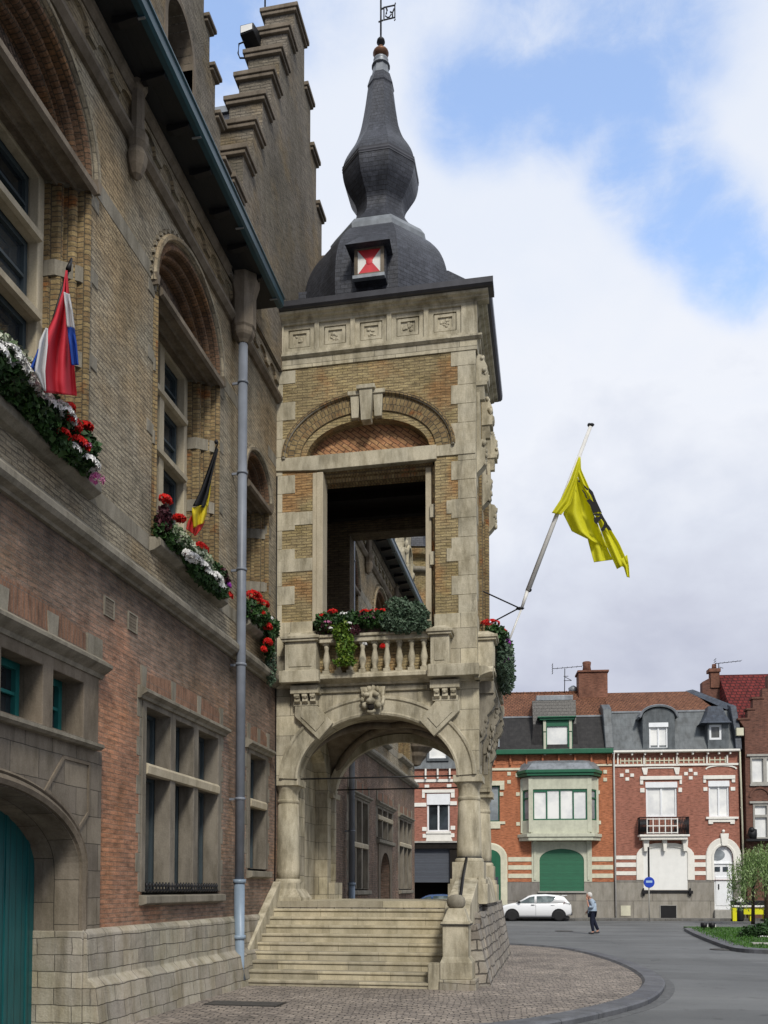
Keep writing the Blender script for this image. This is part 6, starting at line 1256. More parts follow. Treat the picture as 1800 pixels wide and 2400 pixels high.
def leafcloud(clumps,n,size,asp=1.5):
    q=MB(WF); W_=[c[1][0]*c[1][1]+c[1][1]*c[1][2]+c[1][0]*c[1][2] for c in clumps]; tot=sum(W_)
    for (c,r),w in zip(clumps,W_):
        for _ in range(int(1.7*n*w/tot)):
            d=rnd_unit(); k=random.uniform(.45,1.0)**.5*(1+.18*math.sin(d.x*7+c[0]*9)*math.cos(d.z*6)); p=Vector((c[0]+d.x*r[0]*k,c[1]+d.y*r[1]*k,c[2]+d.z*r[2]*k))
            s=size*.72*random.choice((.45,.6,.8,1.,1.25,1.6)); u=(d.cross(rnd_unit())).normalized(); v=(d*.5+rnd_unit()*.8).normalized(); w2=(v-u*v.dot(u)).normalized()
            a=p-w2*s*asp*.5; b=p+w2*s*asp*.5; m1=p+u*s*.5+d*s*.12; m2=p-u*s*.5+d*s*.12
            q.add([tuple(a),tuple(m1),tuple(b),tuple(m2)],[(0,1,2,3)],False,[[(0,0),(1,.5),(0,1),(-1,.5)]])
    return q
def blooms(clumps,n,size,petals=5,dome=True):
    q=MB(WF)
    for (c,r,k) in [(c,r,None) for c,r in clumps]:
        for _ in range(max(1,n//len(clumps))):
            d=rnd_unit(); 
            if dome: d.z=abs(d.z)*.7+.1; d.x+=.0
            p=Vector((c[0]+d.x*r[0],c[1]+d.y*r[1],c[2]+d.z*r[2])); nn=(d+rnd_unit()*.4).normalized(); u=nn.cross(rnd_unit()).normalized(); w2=nn.cross(u); s=size*random.uniform(.7,1.25)
            pts=[tuple(p)]
            for j in range(petals*2):
                t=math.pi*j/petals; rr=s*(.52 if j%2==0 else .26); pts.append(tuple(p+u*rr*math.cos(t)+w2*rr*math.sin(t)+nn*(.12*s*(1 if j%2 else -.3))))
            q.add(pts,[(0,1+j,1+(j+1)%(petals*2)) for j in range(petals*2)],False,[[(0,0),(1,0),(1,1)]]*(petals*2))
    return q
def fbox(label,base,trough,parts,grp='flower boxes on the town hall windows and balcony'):
    r=thing('flower_box',label,'flower box',base,0,grp)
    if trough: q=MB(WF); q.box(*trough); q.build('trough',M_soil,r,bevel=.01)
    for nm,mat,kind,cl,n,s in parts:
        o=(leafcloud(cl,n,s) if kind=='l' else blooms(cl,n,s)).build(nm,mat,r,recalc=False)
    return r
random.seed(11)
X0=FX
def line(y0,y1,x,z,r,n,j=.0): return [((x+random.uniform(-j,j),y0+(y1-y0)*(i+.5)/n,z+random.uniform(-j,j)),r) for i in range(n)]
# box of the nearest window (left edge of the frame)
fbox('large flower box of white and red blooms below the red white and blue flag',(X0+.3,9.0,6.95),(X0+.02,X0+.26,7.9,10.2,6.98,7.12),[
 ('foliage',L_dk,'l',line(7.7,10.0,X0+.2,7.12,(.19,.26,.23),8,.04)+line(8.6,10.05,X0+.25,6.94,(.13,.22,.13),5,.04),4300,.07),
 ('variegated_foliage',L_vr,'l',line(7.9,9.1,X0+.24,7.34,(.16,.25,.12),4,.05),700,.055),
 ('white_flowers',F_wh,'b',line(7.8,9.3,X0+.34,7.10,(.12,.22,.20),6,.04)+[((X0+.34,9.8,6.84),(.12,.18,.12)),((X0+.3,9.5,6.88),(.1,.1,.08))],620,.085),
 ('red_flowers',F_rd,'b',[((X0+.36,9.42,7.10),(.09,.12,.14)),((X0+.36,9.55,6.96),(.10,.14,.10)),((X0+.34,9.75,7.28),(.06,.08,.06)),((X0+.34,9.35,7.30),(.06,.07,.05)),((X0+.36,9.2,6.92),(.06,.08,.05))],260,.085),
 ('pink_flowers',F_pk,'b',[((X0+.38,9.65,7.0),(.06,.06,.05)),((X0+.36,10.0,6.74),(.08,.10,.09)),((X0+.34,9.1,7.5),(.06,.06,.06))],60,.08)])
fbox('flower box under the tall arched window with the black yellow and red flag',(X0+.3,13.4,6.95),(X0+.02,X0+.26,12.4,14.5,6.95,7.1),[
 ('foliage',L_dk,'l',line(12.3,14.5,X0+.16,7.05,(.18,.30,.20),7,.04)+line(13.1,14.6,X0+.24,6.84,(.12,.22,.14),4,.03),3600,.065),
 ('grey_foliage',L_vr,'l',line(12.5,14.0,X0+.25,7.10,(.13,.26,.13),5,.05),1300,.055),
 ('burgundy_foliage',L_pu,'l',[((X0+.22,14.45,7.08),(.14,.25,.14)),((X0+.18,12.3,7.2),(.1,.12,.22))],800,.06),
 ('red_flowers',F_rd,'b',[((X0+.2,12.3,7.50),(.08,.12,.07)),((X0+.2,12.8,7.42),(.09,.10,.06)),((X0+.26,13.55,7.22),(.10,.16,.12)),((X0+.28,12.9,6.92),(.05,.07,.05)),((X0+.28,13.6,6.88),(.05,.07,.05)),((X0+.28,14.7,6.82),(.08,.10,.11))],330,.08),
 ('white_flowers',F_wh,'b',line(12.7,14.5,X0+.32,6.86,(.08,.22,.13),6,.05),420,.07),
 ('violet_flowers',F_vi,'b',[((X0+.28,14.6,6.98),(.08,.09,.08))],50,.08)])
fbox('small flower box of red blooms under the narrow window between drainpipe and tower',(X0+.3,16.9,6.95),(X0+.02,X0+.24,16.1,17.6,6.98,7.12),[
 ('foliage',L_dk,'l',line(16.1,17.6,X0+.16,7.05,(.18,.28,.22),4,.04)+[((X0+.2,17.2,6.7),(.12,.2,.28))],2300,.065),
 ('trailing_foliage',L_gr,'l',[((X0+.16,17.5,6.3),(.10,.2,.42))],450,.05),
 ('red_flowers',F_rd,'b',[((X0+.2,16.35,7.36),(.13,.24,.09)),((X0+.22,16.75,7.32),(.13,.2,.09)),((X0+.28,16.6,7.08),(.07,.1,.07)),((X0+.3,16.85,6.90),(.08,.12,.10)),((X0+.3,16.9,6.6),(.08,.13,.11)),((X0+.28,16.7,6.42),(.04,.07,.06))],460,.085),
 ('white_flowers',F_wh,'b',[((X0+.3,17.1,7.15),(.04,.04,.04))],6,.07)])
yb=TY-.25
fbox('long balcony flower box with lime trailing plant and grey green bush over the balustrade',(-3.6,yb,7.04),(-4.75,-2.45,yb-.02,yb+.2,7.05,7.2),[
 ('foliage',L_dk,'l',[((x,yb-.02,7.30),(.22,.22,.20)) for x in (-4.6,-4.3,-4.0,-3.7,-3.4,-3.1)],3800,.06),
 ('lime_foliage',L_lt,'l',[((-4.2,yb-.16,7.05),(.22,.12,.24)),((-4.12,yb-.22,6.7),(.20,.10,.34)),((-4.15,yb-.22,6.42),(.24,.08,.10)),((-4.45,yb-.1,7.2),(.16,.1,.1))],1500,.055),
 ('bushy_foliage',L_gr,'l',[((-3.05,yb-.05,7.48),(.30,.24,.26)),((-2.72,yb-.05,7.36),(.28,.24,.26)),((-3.2,yb-.1,7.24),(.26,.20,.20)),((-2.62,yb-.08,7.15),(.22,.18,.18)),((-2.95,yb-.14,7.12),(.28,.16,.16))],5200,.05),
 ('burgundy_foliage',L_pu,'l',[((-4.55,yb-.1,7.22),(.16,.12,.12)),((-3.75,yb-.1,7.35),(.2,.12,.10)),((-3.95,yb-.16,7.1),(.12,.1,.12))],500,.05),
 ('red_flowers',F_rd,'b',[((-4.42,yb-.1,7.50),(.10,.08,.06)),((-4.65,yb-.1,7.42),(.09,.07,.05)),((-3.5,yb-.08,7.46),(.24,.1,.05)),((-3.75,yb-.1,7.46),(.1,.08,.05)),((-3.35,yb-.25,6.66),(.05,.04,.10))],200,.065),
 ('white_flowers',F_wh,'b',[((-4.15,yb-.14,7.42),(.12,.07,.06)),((-4.05,yb-.2,7.20),(.05,.05,.04)),((-4.45,yb-.18,7.12),(.05,.05,.04)),((-4.0,yb-.2,7.08),(.05,.04,.04)),((-3.72,yb-.26,6.75),(.04,.03,.04))],60,.06),
 ('pink_flowers',F_pk,'b',[((-4.52,yb-.17,7.25),(.09,.06,.05)),((-3.65,yb-.15,7.3),(.14,.06,.06))],50,.055)])
fbox('flower box of red and violet blooms on the right side balcony beside the long flagpole',(TX+.35,20.3,7.04),(TX+.15,TX+.4,19.2,21.2,7.05,7.2),[
 ('foliage',L_dk,'l',line(19.1,21.4,TX+.34,7.2,(.28,.3,.24),6,.04),3400,.06),
 ('trailing_foliage',L_gr,'l',line(19.2,21.6,TX+.50,6.75,(.18,.28,.42),6,.06),3000,.05),
 ('red_flowers',F_rd,'b',[((TX+.22,19.3,7.46),(.20,.2,.08)),((TX+.42,20.0,7.46),(.12,.16,.08))],180,.08),
 ('violet_flowers',F_vi,'b',[((TX+.52,19.5,7.02),(.12,.22,.22)),((TX+.56,19.8,6.75),(.08,.2,.12))],230,.075)])
# ================================================================== flags
def grid_cloth(P,nu,nv,name,mat,parent,matf=None,thick=.004):
    q=MB(WF); pts=[tuple(P(i/nu,j/nv)) for j in range(nv+1) for i in range(nu+1)]
    fs=[];uv=[]
    for j in range(nv):
        for i in range(nu):
            if matf and not matf((i+.5)/nu,(j+.5)/nv): continue
            fs.append((j*(nu+1)+i,j*(nu+1)+i+1,(j+1)*(nu+1)+i+1,(j+1)*(nu+1)+i)); uv.append([(i/nu,j/nv),((i+1)/nu,j/nv),((i+1)/nu,(j+1)/nv),(i/nu,(j+1)/nv)])
    q.add(pts,fs,True,uv); o=q.build(name,mat,parent,recalc=False)
    if thick: md=o.modifiers.new('solid','SOLIDIFY'); md.thickness=thick
    return o
C_red=clothmat('flag red',(.74,.05,.08)); C_wht=clothmat('flag white',(.74,.74,.74)); C_blu=clothmat('flag blue',(.02,.10,.50))
C_yel=clothmat('flag yellow',(.82,.80,.035)); C_blk=clothmat('flag black',(.012,.012,.014)); C_bye=clothmat('flag golden yellow',(.75,.62,.02)); C_brd=clothmat('flag scarlet',(.55,.03,.02))
M_pole=plain('white flagpole paint',(.66,.65,.62),.4,0,.4,.2)
def interp(K,t):
    for (t0,v0),(t1,v1) in zip(K,K[1:]):
        if t<=t1: k=(t-t0)/(t1-t0); return v0+(v1-v0)*k
    return K[-1][1]
def wflag():
    # red white and blue flag on a slanting pole: draped folds hanging from the pole
    xf=X0+.55; top=onX(163,618,xf)[::-1]; Tz=onX(155,630,xf)[1]; Ty=onX(158,630,xf)[0]
    F=thing('flag','red white and blue flag hanging furled from a wall pole above the largest flower box','flag',(X0,9.6,Tz-.9))
    def pt(px,py,dx=0): y,z=onX(px,py,xf+dx); return Vector((xf+dx,y,z))
    q=MB(WF); q.tube([(X0-.3,9.45,Tz-1.35),tuple(pt(166,612))],.018,8); q.build('pole',M_iron,F)
    q=MB(WF); q.tube([tuple(pt(160,632)),tuple(pt(168,606))],.03,8,r2=.012); q.build('finial',M_iron,F)
    # outlines of the visible folds (photograph), given depth by pleats
    def fold(name,mat,Lf,Rt,amp=.05,ph=0,off=0,n=10,m=24,fr=2.5):
        def P(u,v):
            l=interp([(i/(len(Lf)-1),Vector(p)) for i,p in enumerate(Lf)],v); r=interp([(i/(len(Rt)-1),Vector(p)) for i,p in enumerate(Rt)],v); c=l.lerp(r,u)
            d=off+amp*math.sin(u*math.pi*fr+ph)*min(1,v*2.2); return pt(c.x,c.y,d)
        return grid_cloth(P,n,m,name,mat,F)
    fold('red_field',C_red,[(154,634),(147,680),(128,740),(104,790),(97,870),(104,920)],[(158,634),(163,700),(170,790),(176,880),(180,920),(180,928)],.06,0,.0,14,26,4)
    fold('white_stripe',C_wht,[(149,684),(153,720),(157,766)],[(163,690),(170,730),(175,770)],.03,.5,.12)
    fold('blue_stripe',C_blu,[(157,765),(163,810),(168,856)],[(174,768),(180,810),(184,856)],.03,.3,.12)
    fold('white_underside',C_wht,[(107,768),(92,800),(80,870),(103,915)],[(112,770),(112,810),(106,870),(108,918)],.03,0,.10)
    fold('blue_underside',C_blu,[(104,778),(85,830),(72,860)],[(106,782),(94,830),(82,872)],.02,0,.10)
wflag()
def bflag():
    xf=X0+.6
    def pt(px,py,dx=0): y,z=onX(px,py,xf+dx); return Vector((xf+dx,y,z))
    p=pt(508,1040); F=thing('flag','black yellow and red flag hanging furled beside the second arched window','flag',(X0,p.y,p.z-.6))
    q=MB(WF); q.tube([(X0+.0,*onX(462,1175,X0+.0)),tuple(pt(510,1040))],.012,8); q.build('pole',M_iron,F)
    q=MB(WF); q.ball(tuple(pt(507,1036)),.035,8); q.build('finial',M_iron,F)
    def fold(name,mat,Lf,Rt,amp=.04,ph=0,off=0,n=8,m=16,fr=3.):
        def P(u,v):
            l=interp([(i/(len(Lf)-1),Vector(p)) for i,p in enumerate(Lf)],v); r=interp([(i/(len(Rt)-1),Vector(p)) for i,p in enumerate(Rt)],v); c=l.lerp(r,u)
            return pt(c.x,c.y,off+amp*math.sin(u*math.pi*fr+ph)*min(1,v*2.2))
        return grid_cloth(P,n,m,name,mat,F)
    fold('black_stripe',C_blk,[(508,1050),(490,1100),(470,1150),(452,1186)],[(512,1052),(498,1110),(488,1160),(480,1190)],.04)
    fold('yellow_stripe',C_bye,[(450,1190),(450,1205),(453,1238)],[(487,1180),(484,1205),(476,1226)],.05)
    fold('yellow_edge',C_bye,[(488,1132),(484,1160),(482,1185)],[(494,1130),(492,1160),(487,1188)],.01)
    fold('red_stripe',C_brd,[(448,1208),(440,1225),(436,1240)],[(452,1222),(454,1235),(456,1254)],.02,0,-.02)
    fold('red_tip',C_brd,[(454,1236),(454,1245),(455,1256)],[(480,1222),(472,1240),(458,1256)],.02)
bflag()
def yflag():
    yf=20.5
    def pt(px,py,dy=0): x,z=onY(px,py,yf+dy); return Vector((x,yf+dy,z))
    F=thing('flag','large yellow flag with black lion on a white pole leaning from the tower','flag',(TX,yf,7.))
    q=MB(WF); q.tube([tuple(pt(1182,1530)),tuple(pt(1222,1428))],.022,8); q.tube([tuple(pt(1222,1428)),tuple(pt(1237,1382))],.03,8,r2=.045); q.tube([tuple(pt(1237,1385)),tuple(pt(1384,1000))],.058,12,r2=.040); q.build('pole',M_pole,F)
    q=MB(WF); q.ball(tuple(pt(1386,996)),.055,8,(1.3,1,.7)); q.ball(tuple(pt(1381,996)),.045,8); q.ball(tuple(pt(1240,1383)),.05,8,(1.3,1,1)); q.build('finial',M_iron,F)
    q=MB(WF); q.ball(tuple(pt(1219,1426)),.05,8,(2,1,.8)); q.build('clamp',M_iron,F)
    c=pt(1217,1425)
    q=MB(WF); q.tube([(TX,yf-.8,onY(1124,1384,yf-.8)[1]),tuple(c)],.016,6); q.tube([(TX,yf+.9,onY(1150,1462,yf+.8)[1]),tuple(c)],.016,6); q.build('stay',M_iron,F)
    def fold(name,mat,Lf,Rt,amp=.08,ph=0,off=0,n=16,m=28,fr=3.,sel=None):
        def P(u,v):
            l=interp([(i/(len(Lf)-1),Vector(p)) for i,p in enumerate(Lf)],v); r=interp([(i/(len(Rt)-1),Vector(p)) for i,p in enumerate(Rt)],v); c=l.lerp(r,u)
            return pt(c.x,c.y,off+amp*math.sin(u*math.pi*fr+ph+v*1.2)*min(1,v*3))
        return grid_cloth(P,n,m,name,mat,F,sel)
    L1=[(1357,1066),(1345,1105),(1322,1150),(1293,1205)]; 
    fold('hoist_fold',C_yel,[(1357,1068),(1336,1124),(1314,1170),(1293,1202)],[(1360,1080),(1352,1130),(1338,1180),(1315,1207)],.05,0,-.14)
    fold('rear_fold',C_yel,[(1346,1110),(1334,1160),(1320,1205),(1340,1245),(1375,1262)],[(1350,1110),(1368,1150),(1390,1200),(1410,1250),(1424,1285)],.10,.6,.06)
    fold('fly_end',C_yel,[(1375,1255),(1384,1290),(1392,1318)],[(1420,1278),(1428,1296),(1436,1312)],.05,0,.12)
    fold('front_fold',C_yel,[(1357,1072),(1347,1098),(1366,1150),(1400,1220),(1424,1286),(1446,1334)],[(1361,1072),(1362,1100),(1382,1145),(1412,1208),(1452,1274),(1472,1320)],.05,0,-.04)
    fold('fly_tip',C_yel,[(1446,1318),(1462,1330),(1469,1352)],[(1470,1300),(1474,1325),(1476,1354)],.03,0,-.05)
    # lion emblem: black sheet just in front of the front fold
    q=MB(WF)
    def patch(poly,dy=-.155):
        P=[tuple(pt(x,y,dy)) for x,y in poly]; tri=tessellate_polygon([[Vector((x,y,0)) for x,y in poly]]); q.add(P,[tuple(t) for t in tri],False,[[(0,0)]*3 for t in tri])
    def zz(x,y): return (1100+x/3.402,950+y/3.403)
    for pl in ([(952,655),(985,690),(1012,760),(1045,830),(1058,860),(1030,850),(985,860),(965,800),(935,760),(960,745),(990,770),(975,720),(950,690)],
               [(870,598),(884,600),(880,616),(868,612)],[(905,625),(930,650),(950,672),(940,680),(918,655)],[(900,670),(925,700),(940,740),(928,738),(915,700),(898,680)],
               [(985,862),(1055,862),(1070,890),(1100,940),(1090,975),(1065,1010),(1045,990),(1070,960),(1075,930),(1050,905),(1030,930),(1015,950),(995,930),(992,900),(1010,890),(1030,893),(1040,882),(990,875)],
               [(1095,940),(1118,965),(1138,1000),(1110,995),(1090,975)]): patch([zz(*p) for p in pl])
    q.build('lion_emblem',C_blk,F,recalc=False)
yflag()
# ================================================================== floodlight on the large gable, slate-ridge rod
def flood():
    y=18.35; x,z=onY(578,105,y); F=thing('floodlight','white floodlight on a bent bracket at the top steps of the big gable','floodlight',(x,y,z-.4))
    x0,z0=onY(566,92,y); x1,z1=onY(597,62,y)
    q=MB(WF); q.add([(x0,y-.1,z0),(x1,y-.1,z0+.06),(x1,y-.1,z1),(x0,y-.1,z1-.02),(x0+.05,y+.3,z0-.1),(x1+.08,y+.3,z0-.06),(x1+.1,y+.3,z1),(x0+.05,y+.3,z1)],[(0,1,2,3),(4,5,6,7),(0,1,5,4),(1,2,6,5),(2,3,7,6),(3,0,4,7)]); q.build('housing',M_iron,F,bevel=.01)
    q=MB(WF); q.add([(x0+.02,y-.115,z0+.03),(x1-.02,y-.115,z0+.08),(x1-.02,y-.115,z1-.03),(x0+.02,y-.115,z1-.05)],[(0,1,2,3)]); q.build('lens',M_wht,F,recalc=False)
    p=[onY(a,b,y) for a,b in ((572,98),(560,103),(558,125),(562,136),(600,136))]
    q=MB(WF); q.tube([(a,y,b) for a,b in p],.018,6); q.build('bracket',M_iron,F)
    a,b=onY(618,15,19.3); R=thing('lightning_rod','thin black rod standing on the topmost step of the big gable','rod',(a,19.4,b-.1))
    q=MB(WF); q.tube([(a,19.4,b-.1),(a,19.4,b+1.6)],.02,6); q.build('rod',M_iron,R); q=MB(WF); q.box(a-.08,a+.08,19.32,19.48,b-.12,b+.0); q.build('foot',M_iron,R)
flood()
# ================================================================== cars
def car(name,label,loc,rz,paint):
    c,s=math.cos(rz),math.sin(rz); f=Fr(loc,(c,s,0),(s,-c,0))    # a = length (rear at +), b = side nearest the viewer
    T=thing(name,label,'car',loc,rz)
    Lh=2.0; Wd=.86
    # body rings along the length: (a, z of sill, shoulder z, half width)
    st=[(-2.02,.42,.62,.55),(-1.95,.30,.74,.72),(-1.7,.24,.86,.82),(-1.2,.22,.98,.86),(-.8,.22,1.02,.87),(0,.22,1.0,.87),(.9,.22,1.02,.87),(1.5,.24,1.04,.86),(1.85,.30,1.02,.80),(2.0,.36,.92,.74),(2.03,.44,.72,.66)]
    q=MB(f); pts=[];m=12
    for a,z0,z1,w in st:
        prof=[(-w*.90,z0),(-w*.99,z0+.12),(-w,(z0+z1)/2+.02),(-w*.97,z1-.10),(-w*.93,z1-.02),(-w*.80,z1+.02),(w*.80,z1+.02),(w*.93,z1-.02),(w*.97,z1-.10),(w,(z0+z1)/2+.02),(w*.99,z0+.12),(w*.90,z0)]
        pts+=[(a,b,z) for b,z in prof]
    n=len(st); fs=[(i*m+j,i*m+(j+1)%m,(i+1)*m+(j+1)%m,(i+1)*m+j) for i in range(n-1) for j in range(m)]+[tuple(range(m)),tuple((n-1)*m+j for j in range(m))]
    q.add(pts,fs,True); 
    # cabin
    cb=[(-1.05,1.0,.80,.0),(-.35,1.40,.62,.4),(-.1,1.47,.60,.45),(.6,1.50,.60,.45),(1.3,1.44,.60,.4),(1.62,1.36,.60,.3),(1.95,.98,.72,0)]
    pts=[]
    for a,zt,wt,k in cb: pts+= [(a,-.82,.98),(a,-wt-.03,zt-.05),(a,-wt+.06,zt),(a,wt-.06,zt),(a,wt+.03,zt-.05),(a,.82,.98)]
    n=len(cb); fs=[(i*6+j,i*6+(j+1)%6,(i+1)*6+(j+1)%6,(i+1)*6+j) for i in range(n-1) for j in range(6)]+[tuple(range(6)),tuple((n-1)*6+j for j in range(6))]
    q.add(pts,fs,True); q.box(1.5,1.80,-.5,.5,1.41,1.445); Bd=q.build('body',paint,T)
    # dark wheel arches and sills
    q=MB(f)
    for a in (-1.28,1.30):
        for sg in (-1,1): q.add([(a+.40*math.cos(R_(t)),sg*.872,.30+.40*math.sin(R_(t))) for t in range(-20,201,20)]+[(a+.40*math.cos(R_(t)),sg*.60,.30+.40*math.sin(R_(t))) for t in range(-20,201,20)],[tuple(range(12))]+[(k,k+1,k+13,k+12) for k in range(11)])
    q.box(-1.9,1.9,-.78,.78,.16,.26); q.build('wheel_arch',M_iron,T,recalc=False)
    for a in (-1.28,1.30):
        for sg in (-1,1):
            wf=Fr(f((a,sg*.78,.31)),(c,s,0),(0,0,1),(s*sg,-c*sg,0)); q=MB(wf); q.lathe(0,0,[(.16,-.10),(.27,-.10),(.31,-.07),(.31,.07),(.28,.10),(.19,.10)],28); w=q.build('wheel',M_tyre,T)
            q=MB(wf); q.lathe(0,0,[(.19,.06),(.20,.095),(.18,.08),(.06,.07),(.05,.09),(.02,.095)],20); q.build('hubcap',M_hub,w)
    # side windows on the sloping cabin sides
    def side(sg,poly,nm,mat,par=T,out=.012):
        P=[]
        for a,z in poly:
            k=(z-.98)/(1.42-.98); w=.82+( .635-.82)*k; P.append((a,sg*(w+out),z))
        q=MB(f); q.add(P,[tuple(range(len(P)))],False); return q.build(nm,mat,par,recalc=False)
    for sg in (-1,1):
        side(sg,[(-.98,1.0),(-.82,1.05),(-.30,1.33),(-.02,1.38),(-.04,1.02)],'window',M_cgl); side(sg,[(.10,1.02),(.10,1.385),(.75,1.40),(1.15,1.35),(1.0,1.12),(.85,1.04)],'window',M_cgl)
        side(sg,[(-1.02,1.0),(-.98,1.0),(-.84,1.04),(-.86,1.10)],'mirror_base',M_iron)
        q=MB(f); q.ball((-.88,sg*.93,1.05),.09,8,(.9,1,.7)); q.build('mirror',M_iron,T)
        for a in (-.12,.98): q=MB(f); q.box(a-.11,a+.09,sg*.875-.015,sg*.875+.015,.88,.915); q.build('door_handle',M_iron if a<0 else paint,T,bevel=.008)
        q=MB(f); q.add([(1.52,sg*.835,.92),(1.88,sg*.765,.86),(1.93,sg*.72,.97),(1.60,sg*.80,1.06)],[(0,1,2,3)]); q.build('tail_lamp',M_tail,T,recalc=False)
        for a0 in (.03,):
            q=MB(f); q.box(a0-.004,a0+.004,sg*.868,sg*.876,.32,.98); q.build('door_seam',M_iron,T)
    q=MB(f); q.add([(1.66,-.52,1.33),(1.66,.52,1.33),(1.925,.62,1.04),(1.925,-.62,1.04)],[(0,1,2,3)]); q.build('rear_window',M_cgl,T,recalc=False)
    q=MB(f); q.add([(-1.0,-.70,1.03),(-1.0,.70,1.03),(-.40,.54,1.39),(-.40,-.54,1.39)],[(0,1,2,3)]); q.build('windscreen',M_cgl,T,recalc=False)
    q=MB(f); q.box(1.9,2.07,-.62,.62,.32,.50); q.box(2.02,2.05,-.22,.22,.62,.74); q.build('bumper',M_iron,T,bevel=.02)
    for sg in (-1,1): q=MB(f); q.ball((-1.86,sg*.58,.68),.14,8,(.5,1.1,.7)); q.build('headlight',M_gl,T)
    return T
M_tyre=plain('tyre rubber',(.018,.018,.019),.8,0,.3,.2); M_hub=plain('dark hubcap',(.07,.07,.075),.4,.5,.5,.2)
M_cw=plain('white car paint',(.78,.79,.80),.22,0,.5,.04,1,0,coat=1.); M_cb=plain('blue car paint',(.02,.06,.16),.2,.2,.5,.04,1,0,coat=1.)
M_cgl=glassmat('car glass',(.05,.07,.07),.05,.8,vary=(.22,.26,.26)); M_tail=plain('tail lamp red',(.10,.012,.012),.2,0,.6,.1)
gx,gy=onG(1300,2162); ux=HF.A
rear=Vector((*onG(1336,2158),0)); car('parked_car','white hatchback parked along the houses just right of the tower',tuple(rear-HF.A*2.0+Vector((0,.2,0))),HA,M_cw)
bx,by=onG(1010,2155); car('parked_car','dark blue car parked before the anthracite shutter, its roof showing above the landing',(bx+.2,by-1.,0),HA,M_cb)
